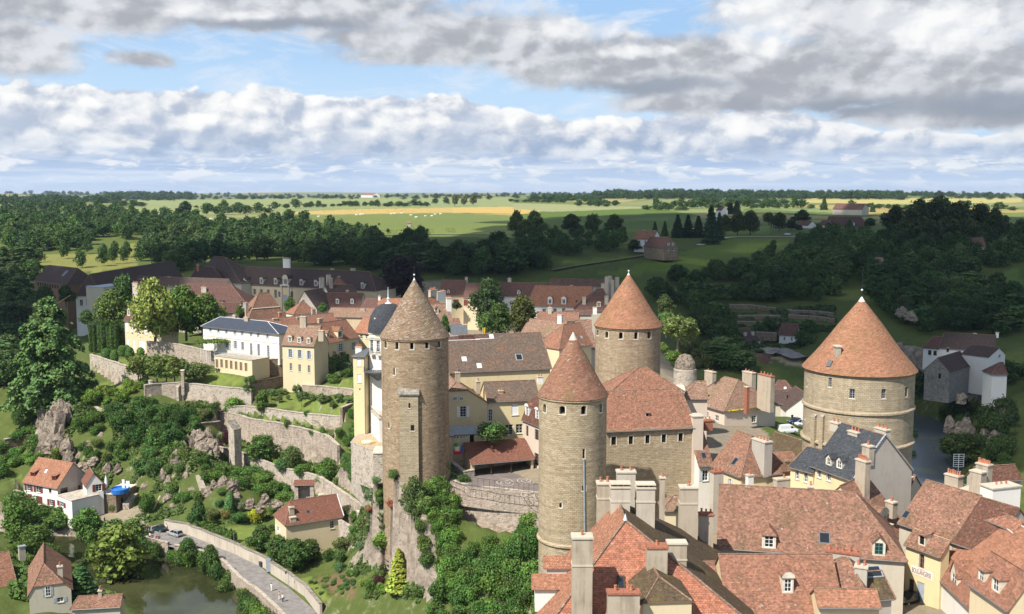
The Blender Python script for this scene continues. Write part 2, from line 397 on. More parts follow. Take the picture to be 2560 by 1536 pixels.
# terrain
CTL=[]
def g(z,*pts):
 for p in pts:
  P=PZ(p,z); CTL.append((P.x,P.y,z))
def gy(d,*pts):
 for p in pts:
  P=PY(p,d); CTL.append((P.x,P.y,P.z))
def gw(*pts):
 for p in pts: CTL.append(p)
def gd(d,z,*us):                 # hidden ground: photo column u at distance d
 for u in us: CTL.append((d*(u-CX)/F*1.0,d,z))
g(0,Z4(1700,1300),Z4(1990,1400),Z4(1300,1250),Z8(900,1385))
gw((0,80,0),(30,90,0),(60,95,0),(90,110,0),(25,130,0),(55,140,0),(75,160,0),(105,150,-1),(20,225,0),(40,235,0),(0,240,0),(-8,240,0),(-10,300,0),(30,300,0),(0,400,0),(-60,400,0),(50,400,0),(-100,450,0),(-150,520,0),(-60,510,0),(0,480,0),(-190,540,0),(60,470,-2),(-70,340,0),(-95,380,0),(80,60,0),(120,80,0),(22,166,-3),(32,172,-3),(15,192,-1),(60,185,-2),(75,190,-6),(60,205,-1))
gd(230,0,1300,1400,1500); gd(345,0,560,640,720)
g(-5,Z7(1200,800),Z7(1130,700)); g(-6,Z7(1250,640))
gw((85,230,-12),(100,215,-14),(110,180,-9),(80,300,-12),(60,320,-8),(70,350,-14))
g(-1,A1(1000,1050),A1(1300,1250),A1(1600,1000),A1(1150,1090)); g(-1.5,Z2(600,220),Z2(300,190),Z2(800,240),Z2(1800,300)); g(-1,A1(900,900))
g(-6.5,Z2(130,430),Z2(560,520),Z2(350,500)); g(-5.2,Z2(1290,370)); g(-6,Z2(1400,470),Z2(1800,560),Z2(1150,500),Z2(900,480))
g(-9.5,Z2(1100,630),Z2(1500,730),Z2(700,560),Z2(1700,780),Z2(450,640))
gy(290,Z2(900,960)); gy(285,Z2(1050,1060)); gy(281,Z2(1200,1130)); gy(279,Z2(1500,1180)); gy(268,Z2(1850,1310)); gy(292,Z2(620,930)); gy(252,Z3(1450,330)); gy(240,Z3(1620,470))
gy(283,Z2(560,1100)); gy(276,Z2(880,1250)); gy(270,Z3(700,240)); gy(258,Z3(1080,330)); gy(248,Z3(1250,440)); gy(236,Z3(1500,540))
g(-24,Z3(900,720),Z3(660,680),Z3(1320,720),Z3(1000,340)); g(-26,Z3(300,660),Z3(420,780),Z3(520,620)); g(-25,Z3(1300,1000),Z3(1500,1300),Z3(1200,1280)); g(-22,Z3(1400,800)); g(-18,Z3(1700,700)); g(-21,Z3(1800,1250))
gy(189,Z3(1850,950)); gy(191,Z3(1800,640)); gy(196,(955,1206)); gy(194,(985,1213)); gy(192,(1030,1222)); gy(199,(940,1225)); g(-13.5,Z3(1700,560))
g(-7,Z2(2050,870)); g(-6,Z2(2150,900)); g(-11,Z2(2000,1150)); g(-9,Z2(2250,1350)); g(-10,Z3(1750,380)); gy(196,Z3(1850,220)); g(-1.5,Z4(520,1350),Z4(640,1370))
gy(193,Z3(1960,260),Z3(2080,240)); gy(190,Z3(2000,500)); gw((-10,192,-2.5),(0,188.5,-5),(8,186,-5.5),(-14,189,-4),(12,182,-7)); gy(187,Z3(2000,900),Z3(2150,560)); gy(185.5,Z3(2050,1150),Z3(2150,800)); gy(184,Z3(2060,1330),Z3(2200,1080)); gy(183,Z3(2250,1330)); gy(184,Z6(60,700)); gy(181,Z6(60,900)); gy(179,Z6(50,1200)); gy(192,Z3(1900,330)); gy(189.5,Z3(1900,640))
g(-1,Z4(150,900),Z4(350,930)); g(-8,Z4(100,1090),Z4(250,1250))
gw((12,158,-8),(0,165,-24),(5,140,-16),(-10,120,-22),(-15,150,-26),(-15,90,-20),(10,110,-1),(2,118,-8))
RP=[Z1(1000,880),Z1(1105,925),Z1(1262,972),Z1(1440,1022),Z3(330,945),Z3(520,1120),Z3(690,1240),Z3(840,1370),Z3(980,1500)]
RPW=[PZ(p,-27.) for p in RP]
for P in RPW: CTL.append((P.x,P.y,-27.3))
g(-26.2,Z1(1600,900),Z1(1750,960),Z3(700,1000)); g(-25.3,Z1(165,720),Z1(490,765),Z1(800,720),Z1(560,800)); g(-26.5,Z1(850,830),Z1(700,830)); g(-24,Z1(600,640),Z1(880,660))
g(-28,Z1(200,720)); g(-21.5,Z1(480,1250),Z1(120,1000)); g(-27.5,Z1(600,1260),Z1(450,1150),Z1(880,1370)); gw((-70,170,-22),(-100,160,-20),(-60,140,-22),(-130,220,-22),(-40,150,-26),(-40,180,-26))
gy(304,Z1(390,70),Z1(560,40),Z1(700,80)); gy(296,Z1(360,240)); gy(288,Z1(330,370)); gy(285,Z1(520,420)); gy(286,Z1(640,330)); gy(292,Z1(800,200)); gy(300,Z1(1000,60)); gy(298,Z1(1250,100)); gy(288,Z1(1390,190)); gy(283,Z1(1000,300)); gy(277,Z1(760,480)); gy(274,Z1(1150,420)); gy(272,Z1(950,560)); gy(262,Z1(1200,740)); gy(280,Z1(1330,300)); gy(272,Z1(1380,400)); gy(262,Z1(1420,640)); gy(259,Z1(1560,680))
gy(306,Z1(130,210)); gy(298,Z1(100,390)); gy(294,Z1(150,420)); gy(274,Z1(110,570))
g(-6,A1(1000,1330),A1(1250,1320)); g(-7.5,A1(800,1450),A1(1350,1400)); g(-9,A1(300,1480)); g(-10,A1(120,1250)); g(-2,A1(780,1050))
def prof(tab,us,vs):
 for u in us:
  for v in vs: gy(np.interp(-v,[-a for a,_ in tab],[b for _,b in tab]),(u,v))
BACK=[(950,385),(900,405),(860,430),(830,455),(780,490),(740,520),(700,555),(660,590),(620,640),(590,720),(560,900),(530,1400)]
prof(BACK,(1720,1860,2000,2150,2300,2450,2600),(900,860,820,780,740,700,660,620,590,560))
prof(BACK,(1050,1200,1350,1500,1620),(690,660,620,590,560))
prof([(690,600),(650,690),(620,780),(590,860),(560,1000),(530,1400)],(-150,0,150,300,450,600,750,900),(690,650,620,590,560))
gw((-160,430,-8),(-230,500,-14),(-260,430,-18),(-190,360,-12),(-180,320,-16),(-300,560,-12),(-190,575,-6),(-100,570,-6),(0,520,-6),(40,510,-5))
gy(385,(2250,950),(2350,955),(2480,950)); gy(362,(2480,1000),(2560,990)); gy(337,(2509,1047),(2448,1065)); gy(345,(2375,1080)); gy(312,(2430,1137),(2502,1119)); gy(440,(1780,880),(1980,906))
gw((50,330,-5),(52,300,-4),(45,270,-2),(62,300,-12),(66,390,-13),(80,330,-20),(75,430,-8),(120,300,-27),(150,290,-20),(160,250,-18),(140,220,-16),(130,180,-12),(125,260,-24),(98,400,-10))
for a in range(-180,180,24):
 for d,z in ((1700,31),(3000,33),(7000,26),(14000,24)):
  if abs(a)<=36 or d>2000: gw((d*math.sin(R(a)),d*math.cos(R(a)),z))
for a in range(60,301,30): gw((150*math.sin(R(a)),150*math.cos(R(a)),-8 if 200<a<340 else 0),(500*math.sin(R(a)),500*math.cos(R(a)),10))
C_=np.array(CTL,float)
keep=[]
for i,c in enumerate(C_):
 if all((c[0]-C_[j][0])**2+(c[1]-C_[j][1])**2>4 for j in keep): keep.append(i)
C_=C_[keep]; CXY=C_[:,:2]; n_=len(C_)
D_=np.hypot(CXY[:,None,0]-CXY[None,:,0],CXY[:,None,1]-CXY[None,:,1])
A_=np.zeros((n_+1,n_+1)); A_[:n_,:n_]=-D_; A_[:n_,:n_]-=np.eye(n_)*.6; A_[:n_,n_]=1; A_[n_,:n_]=1
W_=np.linalg.solve(A_,np.append(C_[:,2],0))
def vnoise(x,y,s,seed=0):
 x=x/s+seed*17.3; y=y/s+seed*9.1
 xi=np.floor(x).astype(np.int64); yi=np.floor(y).astype(np.int64); fx=x-xi; fy=y-yi
 fx=fx*fx*(3-2*fx); fy=fy*fy*(3-2*fy)
 def h(a,b):
  k=(a*374761393+b*668265263+seed*144269)&0x7fffffff
  k=((k^(k>>13))*1274126177)&0x7fffffff
  return ((k^(k>>16))&0xffff)/65535.
 return (h(xi,yi)*(1-fx)+h(xi+1,yi)*fx)*(1-fy)+(h(xi,yi+1)*(1-fx)+h(xi+1,yi+1)*fx)*fy-.5
RIV=-30.0
def pl(pts,z=RIV): return [(PZ(p,z).x,PZ(p,z).y) for p in pts]
RIVL=[(-200,262)]+pl([Z1(40,985),Z1(420,1000),Z1(800,1135),Z1(1330,1385),Z1(1560,1500)])+[(-50,190),(-20,150),(10,110)]
RIVR=[(105,230)]+pl([Z8(985,560),Z8(985,300),Z8(975,190)])+[(150,392),(146,415)]
def segdist(x,y,pts):
 d=np.full(x.shape,1e9)
 for (ax,ay),(bx,by) in zip(pts,pts[1:]):
  dx,dy=bx-ax,by-ay; t=np.clip(((x-ax)*dx+(y-ay)*dy)/(dx*dx+dy*dy),0,1)
  d=np.minimum(d,np.hypot(x-ax-t*dx,y-ay-t*dy))
 return d
def inpoly(x,y,poly):
 r=np.zeros(x.shape,bool); n=len(poly)
 for i in range(n):
  x0,y0=poly[i]; x1,y1=poly[(i+1)%n]
  c=((y0>y)!=(y1>y))&(x<(x1-x0)*(y-y0)/((y1-y0) if y1!=y0 else 1e-9)+x0); r^=c
 return r
ROADXY=[(P.x,P.y) for P in RPW]
def hz(x,y,rough=True):
 x=np.atleast_1d(np.asarray(x,float)); y=np.atleast_1d(np.asarray(y,float)); z=np.full(x.shape,W_[n_])
 for i in range(n_): z-=W_[i]*np.hypot(x-CXY[i,0],y-CXY[i,1])
 d=np.hypot(x,y)
 z+=np.clip((d-500)/1500,0,1)*(vnoise(x,y,420,3)*7+vnoise(x,y,1300,4)*10)
 z+=np.clip((d-2500)/2500,0,1)*vnoise(x,y,1900,6)*26
 if rough:
  cl=np.clip((-z-4)/5,0,1)*np.clip((520-d)/60,0,1)*np.clip((z+27)/3,0,1)
  z+=cl*(vnoise(x,y,5,1)*2.2+vnoise(x,y,2.2,2)*1.2)
 for (wx_,wy_,wz_,wh_) in CUTS:
  m=(x>wx_[0]-.5)&(x<wx_[-1]+.5); yw=np.interp(x,wx_,wy_); zt=np.interp(x,wx_,wz_); hh=np.interp(x,wx_,wh_); e=yw-y
  z=np.where(m&(e>-.15)&(e<9),np.minimum(z,zt-hh+np.maximum(e-5,0)*1.2),z); z=np.where(m&(e<=-.15)&(e>-5),np.clip(z,zt-1.,zt-.12),z)
 rd=segdist(x,y,ROADXY); k=np.clip((rd-3.6)/2.5,0,1); z=z*k+(-27.35)*(1-k)
 dl=segdist(x,y,RIVL); dr=segdist(x,y,RIVR)
 zl=-33+np.maximum(0,dl-np.interp(x,[-100,-85],[4.,9.]))*np.interp(x,[-100,-85],[1.6,1.1]); zr=-33+np.maximum(0,dr-7.5)*1.1
 out=(dl>np.interp(x,[-100,-85],[7,13]))&(dr>11)
 z=np.where(out,np.maximum(z,-28.6),z); z=np.where((dl<24),np.minimum(z,zl),z); z=np.where(dr<20,np.minimum(z,zr),z)
 return z
CUTS=[]
for spec in ([(Z2(568,572),305,6.5),(Z2(700,582),302,6.5),(Z2(900,650),296,7.5),(Z2(1200,690),290,8.3),(Z2(1500,762),285,9.2),(Z2(1720,825),281,9.2),(Z2(1845,935),272,7.5)],
 [(Z2(530,952),289,3.2),(Z2(880,1047),283,3.8),(Z2(1200,1167),276,4.4),(Z2(1500,1240),269,4.6),(Z2(1800,1382),257,4.6),(Z2(1950,1484),249,4.6),(Z3(1590,472),239,4.2)],
 [(Z2(150,252),313,5.2),(Z2(500,290),310,5.2),(Z2(905,326),306,5)],[(Z2(820,505),303,2.6),(Z2(1090,532),298,3),(Z2(1500,590),293,3.4),(Z2(1902,622),288,3.8)],
 [(A1(866,1032),350,4.5),(A1(1060,1092),338,5),(A1(1270,1163),326,4.5),(A1(1450,1292),311,2.5)],[(Z2(1462,276),313,3.5),(Z2(2028,326),308,3.8)],[(Z4(1012,1302),202.5,4),(Z4(1200,1372),197.5,6),(Z4(1500,1412),194.5,7.5),(Z4(2010,1462),190.5,7.5)],[(Z1(20,276),300,5.5),(Z1(257,236),306,4.5)]):
 P=[(PY(p,d),h) for p,d,h in spec]; CUTS.append(tuple(np.array(a) for a in ([p.x for p,_ in P],[p.y for p,_ in P],[p.z for p,_ in P],[h for _,h in P])))
def H(x,y): return float(hz(x,y)[0])
DS=np.exp(np.linspace(math.log(75),math.log(9000),900))
def G(p,dmin=75,dmax=9000):        # where the line of sight meets the ground
 d=ray(*p); ys=DS[(DS>=dmin)&(DS<=dmax)]; t=ys/d.y
 zz=hz(d.x*t,ys); zr=CH+d.z*t; k=np.nonzero(zz>=zr)[0]
 if len(k)==0: i=len(ys)-1
 else: i=k[0]
 return Vector((d.x*t[i],ys[i],zz[i]))
az=np.radians(np.concatenate([np.arange(-180,-40,5),np.arange(-40,-29,1),np.arange(-29,29.01,.16),np.arange(30,40,1),np.arange(40,180,5)]))
rr=np.concatenate([[2,15,40],np.exp(np.linspace(math.log(70),math.log(560),300)),np.exp(np.linspace(math.log(565),math.log(16000),240))])
AZ,RR=np.meshgrid(az,rr); TX=(RR*np.sin(AZ)).ravel(); TY=(RR*np.cos(AZ)).ravel(); TZ=hz(TX,TY)
na,nr=len(az),len(rr)
TC=np.empty((len(TX),3)); TC[:]=(.085,.115,.035)
q_dep=np.maximum(TY*CS-(TZ-CH)*SN,1e-3); q_up=TY*SN+(TZ-CH)*CS
TU=CX+F*TX/q_dep; TV=CY-F*q_up/q_dep; TU[TY<1]=-1e5; TD=np.hypot(TX,TY)
TC[TD>700]=(.1,.135,.04); TC[TD>1000]=(.17,.2,.075)
cell=np.floor(TX/260+vnoise(TX,TY,900,8)*1.5)*7.13+np.floor(TY/430+vnoise(TX,TY,900,9)*1.5)*3.77
hsh=np.modf(np.abs(np.sin(cell*12.9898)*43758.5453))[0]
PAL=np.array([(.17,.2,.075),(.2,.24,.1),(.12,.17,.05),(.24,.25,.12),(.15,.19,.06),(.34,.28,.11),(.13,.16,.07),(.21,.23,.1)])
m_=TD>1150; TC[m_]=PAL[(hsh[m_]*8).astype(int)%8]
def paint(c,poly,d0=0,d1=20000,world=False):
 m=inpoly(TX,TY,poly) if world else inpoly(TU,TV,poly)&(TD>d0)&(TD<d1); TC[m]=c
paint((.26,.225,.18),[(-20,192),(12,189),(22,160),(10,112),(-20,60),(130,60),(110,150),(95,190),(66,205),(60,330),(60,540),(-200,580),(-190,500),(-90,430),(-60,360),(-22,330),(-24,290),(-20,215)],world=True)
paint((.15,.19,.06),[B1(1000,216),B1(1330,186),B1(1600,190),B1(2160,180),B1(2490,192),B1(2474,300),B1(1780,288),B1(1600,262),B1(1300,226)],500)
paint((.46,.34,.12),[B1(1320,182),B1(1700,160),B1(2474,149),B1(2650,164),B1(2540,185),B1(2160,177),B1(1560,186)],700)
paint((.23,.27,.12),[B1(620,116),B1(2474,104),B1(2474,148),B1(1500,166),B1(940,192),B1(650,182)],700)
paint((.27,.29,.15),[B2(0,132),B2(330,140),B2(700,152),B2(640,156),B2(200,175),B2(0,158)],700)
paint((.1,.15,.035),[B2(150,175),B2(700,158),B2(900,190),B2(760,275),B2(0,285),B2(0,190)],500)
paint((.3,.28,.12),[B2(280,98),B2(760,98),B2(500,132),B2(230,122)],700)
paint((.4,.36,.14),[B2(1400,108),B2(2474,108),B2(2474,128),B2(1900,137),B2(1400,130)],700)
paint((.11,.16,.05),[B2(1120,158),B2(1800,190),B2(1700,200),B2(1100,180)],500)
paint((.2,.21,.065),[A1(90,130),A1(480,60),A1(900,60),A1(1350,-60),A1(1340,180),A1(900,240),A1(560,180),A1(90,150)],500)
paint((.115,.17,.035),[B2(560,445),B2(900,345),B2(1060,303),B2(1340,303),B2(1340,330),B2(1200,345),B2(1160,385),B2(820,470),B2(330,480)],300)
paint((.115,.165,.035),[B2(190,420),B2(640,380),B2(560,410),B2(330,435)],300)
paint((.12,.18,.04),[B2(1020,265),B2(1250,240),B2(1240,290),B2(1060,295)],300)
paint((.11,.17,.04),[A5(1990,240),A5(2400,20),A5(2474,300),A5(2000,300)],300)
paint((.11,.15,.04),[A5(1380,1060),A5(1560,1040),A5(1580,1160),A5(1400,1180)],300)
LAWN=(.15,.2,.055)
for P in ([Z2(180,190),Z2(520,130),Z2(830,190),Z2(900,300),Z2(600,300),Z2(180,240)],[Z2(1090,520),Z2(1280,370),Z2(1700,390),Z2(2050,450),Z2(1890,620),Z2(1500,560)],[Z2(1620,280),Z2(1980,210),Z2(2030,330)],[Z2(1100,590),Z2(1750,770),Z2(1690,790),Z2(900,620)],
  [Z3(20,650),Z3(230,640),Z3(560,640),Z3(480,820),Z3(330,790)],[Z3(920,1150),Z3(1060,1120),Z3(1290,1350),Z3(1130,1360)],[A1(870,1050),A1(1280,1080),A1(1250,1160),A1(1100,1110)],[A1(760,1400),A1(1000,1300),A1(1350,1310),A1(1200,1400)],[Z1(70,540),Z1(165,540),Z1(165,620),Z1(70,600)],
  [Z1(350,1110),Z1(520,1160),Z1(700,1230),Z1(960,1385),Z1(830,1400),Z1(650,1300),Z1(420,1200)],[Z1(70,210),Z1(200,170),Z1(230,230),Z1(70,260)]): paint(LAWN,P,100,450)
paint((.36,.28,.2),[Z4(70,930),Z4(150,840),Z4(400,850),Z4(400,1020),Z4(310,1010)],100,400)
paint((.3,.26,.2),[Z1(840,720),Z1(1000,730),Z1(1000,860),Z1(1060,900),Z1(700,850),Z1(170,720),Z1(180,690),Z1(640,740)],100,400)
paint((.16,.115,.07),[Z3(1110,1130),Z3(1420,1080),Z3(1500,1200),Z3(1480,1320),Z3(1290,1290)],100,400)
paint((.34,.29,.22),[A4(1780,870),A4(1950,840),A4(2200,960),A4(2160,1000),A4(1960,960)],300,600)
nf=[]
I=np.arange(nr*na).reshape(nr,na)
a_=I[:-1,:-1].ravel(); b_=I[:-1,1:].ravel(); c_=I[1:,1:].ravel(); d_=I[1:,:-1].ravel()
FQ=np.stack([a_,d_,c_,b_],1);
wr=np.stack([I[:-1,-1],I[1:,-1],I[1:,0],I[:-1,0]],1); FQ=np.concatenate([FQ,wr])
me=bpy.data.meshes.new('ground'); me.vertices.add(len(TX)); me.vertices.foreach_set('co',np.stack([TX,TY,TZ],1).ravel())
me.loops.add(FQ.size); me.polygons.add(len(FQ)); me.loops.foreach_set('vertex_index',FQ.ravel().astype(np.int32))
me.polygons.foreach_set('loop_start',(np.arange(len(FQ))*4).astype(np.int32)); me.polygons.foreach_set('use_smooth',np.ones(len(FQ),bool))
me.update(calc_edges=True)
ca=me.color_attributes.new('ground','FLOAT_COLOR','POINT'); ca.data.foreach_set('color',np.concatenate([TC,np.ones((len(TX),1))],1).ravel().astype(np.float32))
me.materials.append(MT('terrain'))
o=bpy.data.objects.new('ground',me); COL.objects.link(o); o['kind']='structure'
def ribbon(pts,w,zf,mat,name,kind='structure',thick=0):
 P=[Vector(p[:2]) for p in pts]; L_=[];R_=[]
 for i,p in enumerate(P):
  t=(P[min(i+1,len(P)-1)]-P[max(i-1,0)]).normalized(); nrm=Vector((-t.y,t.x)); ww=w[i] if isinstance(w,(list,tuple)) else w
  L_.append(p+nrm*ww/2); R_.append(p-nrm*ww/2)
 m=MB()
 for i in range(len(P)-1):
  z0,z1=zf(i),zf(i+1)
  m.poly([(*R_[i],z0),(*R_[i+1],z1),(*L_[i+1],z1),(*L_[i],z0)],mat)
 o=m.build(name);
 if kind: o['kind']=kind
 return o,L_,R_
ribbon(RIVL,40,lambda i:RIV,'river','river'); ribbon(RIVR,34,lambda i:RIV,'river_sky_tint','river')
def smooth(pts,n=4):
 out=[]
 for i in range(len(pts)-1):
  p0=Vector(pts[max(i-1,0)]);p1=Vector(pts[i]);p2=Vector(pts[i+1]);p3=Vector(pts[min(i+2,len(pts)-1)])
  for k in range(n):
   t=k/n; out.append(.5*((2*p1)+(p2-p0)*t+(2*p0-5*p1+4*p2-p3)*t*t+(3*p1-p0-3*p2+p3)*t**3))
 out.append(Vector(pts[-1])); return out
RS=smooth(ROADXY); _,RL,RRt=ribbon(RS,[8.4 if i<10 else 6.6 for i in range(len(RS))],lambda i:-27.2,'asphalt','road')
# camera, sun, sky
cam=bpy.data.cameras.new('camera'); cam.sensor_width=36; cam.lens=36*F/2560; cam.clip_end=60000; cam.clip_start=1
co=bpy.data.objects.new('camera',cam); co.location=CAM; co.rotation_euler=(R(90)-TH,0,0); COL.objects.link(co); SC.camera=co
SAZ,SEL=R(42),R(50)
TOSUN=Vector((-math.sin(SAZ)*math.cos(SEL),-math.cos(SAZ)*math.cos(SEL),math.sin(SEL)))
sl=bpy.data.lights.new('sun','SUN'); sl.energy=4.6; sl.angle=R(.53); sl.color=(1,.95,.86)
so=bpy.data.objects.new('sun',sl); so.rotation_euler=(-TOSUN).to_track_quat('-Z','Y').to_euler(); so.location=(-100,-100,300); COL.objects.link(so)
SC.view_settings.view_transform='Standard'; SC.view_settings.look='None'; SC.view_settings.exposure=.68; SC.view_settings.gamma=1
w=bpy.data.worlds.new('World'); SC.world=w; w.use_nodes=True; S.nt=w.node_tree; S.nt.nodes.clear()
sky=S.nt.nodes.new('ShaderNodeTexSky'); sky.sky_type='NISHITA'; sky.sun_disc=False; sky.sun_elevation=SEL; sky.sun_rotation=R(180)+SAZ; sky.altitude=300; sky.air_density=1.; sky.dust_density=.6; sky.ozone_density=2.
dirv=coord('Generated'); x,y,z=sep(dirv)
rad=57.2958
azd=S.m('ARCTAN2',x,y)*rad; eld=S.m('ARCSINE',z)*rad        # degrees
q=comb(azd,eld,0.)
def nz(sx,sy,sc,det,rg=.55,dist=0.,ox=0,oy=0): return noise(vadd(vscale(q,sx,sy,1),(ox,oy,0)),sc,det,rg,dist)
wv=vscale(noise(vscale(q,.3,.4,1),1.,5,.6,0,True),1.,1.,0)
def blob(a,e,ra,re):
 dx=(azd+wx*3.2-a)/ra; dy=(eld+wy*1.5-e)/re
 return S.m('EXPONENT',(dx*dx+dy*dy)*-1.)
wx,wy,_=sep(vadd(wv,(-.5,-.5,0)))
def heap(ox,oy):
 p=vadd(vadd(q,vscale(wv,1.5,1.1,0)),(ox,oy,0))
 a=voro(vscale(p,.36,.55,1),1.,'Distance','SMOOTH_F1'); b=voro(vscale(p,.95,1.3,1),1.,'Distance','SMOOTH_F1')
 n=noise(vscale(p,.9,1.2,1),1.,6,.62)
 return (1.-a)*.52+(1.-b)*.24+n*.32
h0=heap(0,0); h1=heap(-.42,.40)
lit=ss(h0-h1,-.13,.15)
n3=nz(.5,1.1,1.,6,.6,.4,5,3); n4=nz(.16,.34,1.,4,.55,.5,1,8)
tope=ss(azd,-26.,-2.,5.35,5.2)+ss(azd,-3.,3.,0.,-1.35)+ss(azd,4.,10.,0.,.55)+ss(azd,14.,20.,0.,-1.3)+(h0-.62)*2.6+(n4-.5)*1.6
band=ss(tope-eld,-.06,.22)
low1=ss(eld+(h0-.6)*1.4,1.6,3.8)
whit=mixc(lit,(.47,.54,.67),(.97,.97,.96))
whit=mixc((1.-low1)*.85,whit,mixc(lit,(.34,.45,.64),(.64,.71,.82)))
whit=mixc(ss(n4,.52,.36)*.55,whit,(.52,.60,.74))
whit=mixc(ss(tope-eld,.75,.1)*ss(lit,.25,.7)*.7,whit,(.97,.97,.97))
whit=mixc(ss(n4,.49,.62)*ss(h0,.5,.68)*.65,whit,(.98,.98,.97))
strk=nz(.13,2.1,1.,6,.6,.4,9,1)
low=mixc(ss(strk,.42,.68),(.45,.58,.80),(.72,.80,.91))
low=mixc(ss(eld,1.5,.15)*.65,low,(.64,.77,.95))
rw1=nz(.5,1.7,1.,7,.6,.5,4,2); rw2=nz(.5,1.7,1.,7,.6,.5,3.7,2.5); low=mixc(ss(rw1+(n4-.5)*.3,.47,.6)*ss(eld,.1,1.3,.35,1.)*.85,low,mixc(ss(rw1-rw2,-.08,.1),(.58,.67,.80),(.88,.91,.95)))
lo=ss(eld+(n3-.5)*1.9,2.4,1.3)
dk=smax(smax(blob(3.,7.2,5.2,1.7),blob(9.5,6.5,7.5,1.8)),smax(blob(19,6.1,8.5,2.2),blob(25,4.6,5,1.5)))
dk=smax(dk,smax(smax(blob(-22,8.9,6.5,1.2)*.95,blob(-12,9.5,10.5,1.3)),smax(blob(-25,7.0,3.,1.6)*.95,blob(20,9.5,10,2.6))))
dk=smax(dk,smax(blob(-2,8.1,9.5,1.25)*.95,blob(-19.,6.6,1.8,.55)*.7)); dk=smax(dk,smax(smax(blob(11,4.9,6,.9),blob(22,3.9,6,.8)),blob(-5,7.2,5,.75)*.8))
deck=ss(dk+(h0-.6)*.55+(n3-.5)*.45,.2,.58)
hi=smax(smax(blob(3.6,8.5,3.6,.8),blob(13.5,8.7,2.6,1.9)),smax(blob(-16,9.1,5.5,.5)*.7,smax(blob(21.5,8.3,3.6,1.5),blob(6.5,7.3,3.6,.5)*.8)))
deckc=mixc(ss(n4*.75+lit*.16+n3*.25,.42,.72),(.41,.435,.485),(.74,.76,.80))
deckc=mixc(ss(hi*1.1+(h0-.62)*.9+(n3-.5)*.5,.25,.85)*.95,deckc,mixc(lit,(.72,.75,.80),(.95,.95,.95)))
bs=smax(smax(blob(7.5,5.5,5.5,.55),blob(17.5,4.3,6.5,.8)),smax(blob(-12.,8.6,7.5,.4)*.8,blob(24,4.2,4.5,.8)))
deckc=mixc(ss(bs+(n3-.5)*.45+(h0-.6)*.4,.15,.95)*.9,deckc,(.31,.355,.43))
blue=mixc(ss(eld,4.5,9.),(.53,.73,.95),(.38,.60,.90))
blue=mixc(ss(nz(.16,.5,1.,6,.65,.8,3,3),.45,.7)*.75,blue,(.76,.83,.92))
gen=noise(vscale(dirv,2.2,2.2,3.),1.,6,.6); gcl=ss(gen,.44,.6)
up=ss(eld,10.5,15.)
skyc=S(sky.outputs[0])
def bg(c,k):
 n=S.nt.nodes.new('ShaderNodeBackground'); S.nt.links.new(c.k,n.inputs[0]); n.inputs[1].default_value=k; return n
front=mixc(band,blue,whit); front=mixc(deck,front,deckc); front=mixc(lo,front,low)
K=.1
def gain(c,k):
 n=S.nt.nodes.new('ShaderNodeVectorMath'); n.operation='SCALE'; S.nt.links.new(c.k,n.inputs[0]); n.inputs[3].default_value=k; return S(n.outputs[0])
over=mixc(gcl*.7,skyc,gain(mixc(ss(gen,.5,.75),(.62,.66,.72),(.3,.33,.38)),1/K))
allc=mixc(up,gain(front,.65/K),over)
b_=bg(allc,K); wo=S.nt.nodes.new('ShaderNodeOutputWorld'); S.nt.links.new(b_.outputs[0],wo.inputs[0])
w.cycles.sampling_method='MANUAL'; w.cycles.sample_map_resolution=256
SC.cycles.max_bounces=5; SC.cycles.diffuse_bounces=2; SC.cycles.glossy_bounces=2; SC.cycles.transmission_bounces=2; SC.cycles.caustics_reflective=False; SC.cycles.caustics_refractive=False
# builders
def window_mesh(mb,T,a0,a1,z0,z1,style,depth=.16,frame='paint_white',arch=False):
 w,h=a1-a0,z1-z0
 def bx(p0,p1,q0,q1,o0,o1,mat):
  A=[T(p0,q0,o1),T(p1,q0,o1),T(p1,q1,o1),T(p0,q1,o1)]; Bk=[T(p0,q0,o0),T(p1,q0,o0),T(p1,q1,o0),T(p0,q1,o0)]
  mb.poly(A,mat)
  for i in range(4):
   j=(i+1)%4; mb.poly([A[i],A[j],Bk[j],Bk[i]],mat)
 if style=='dark':
  mb.poly([T(a0,z0,-depth),T(a1,z0,-depth),T(a1,z1,-depth),T(a0,z1,-depth)],'dark_void'); return
 if style=='solid':
  mb.poly([T(a0,z0,-depth*.5),T(a1,z0,-depth*.5),T(a1,z1,-depth*.5),T(a0,z1,-depth*.5)],frame); return
 mb.poly([T(a0,z0,-depth),T(a1,z0,-depth),T(a1,z1,-depth),T(a0,z1,-depth)],'glass')
 t=min(.09,w*.1); o0,o1=-depth,-depth+.05
 bx(a0,a0+t,z0,z1,o0,o1,frame); bx(a1-t,a1,z0,z1,o0,o1,frame); bx(a0+t,a1-t,z1-t,z1,o0,o1,frame); bx(a0+t,a1-t,z0,z0+t,o0,o1,frame)
 n=2 if w<1.9 else 4; t2=t*.75
 for i in range(1,n):
  x=a0+w*i/n; bx(x-t2/2,x+t2/2,z0+t,z1-t,o0,o1-.01,frame)
 r=max(2,int(round(h/.6)))
 for i in range(1,r):
  z=z0+h*i/r; bx(a0+t,a1-t,z-t2*.35,z+t2*.35,o0,o1-.015,frame)
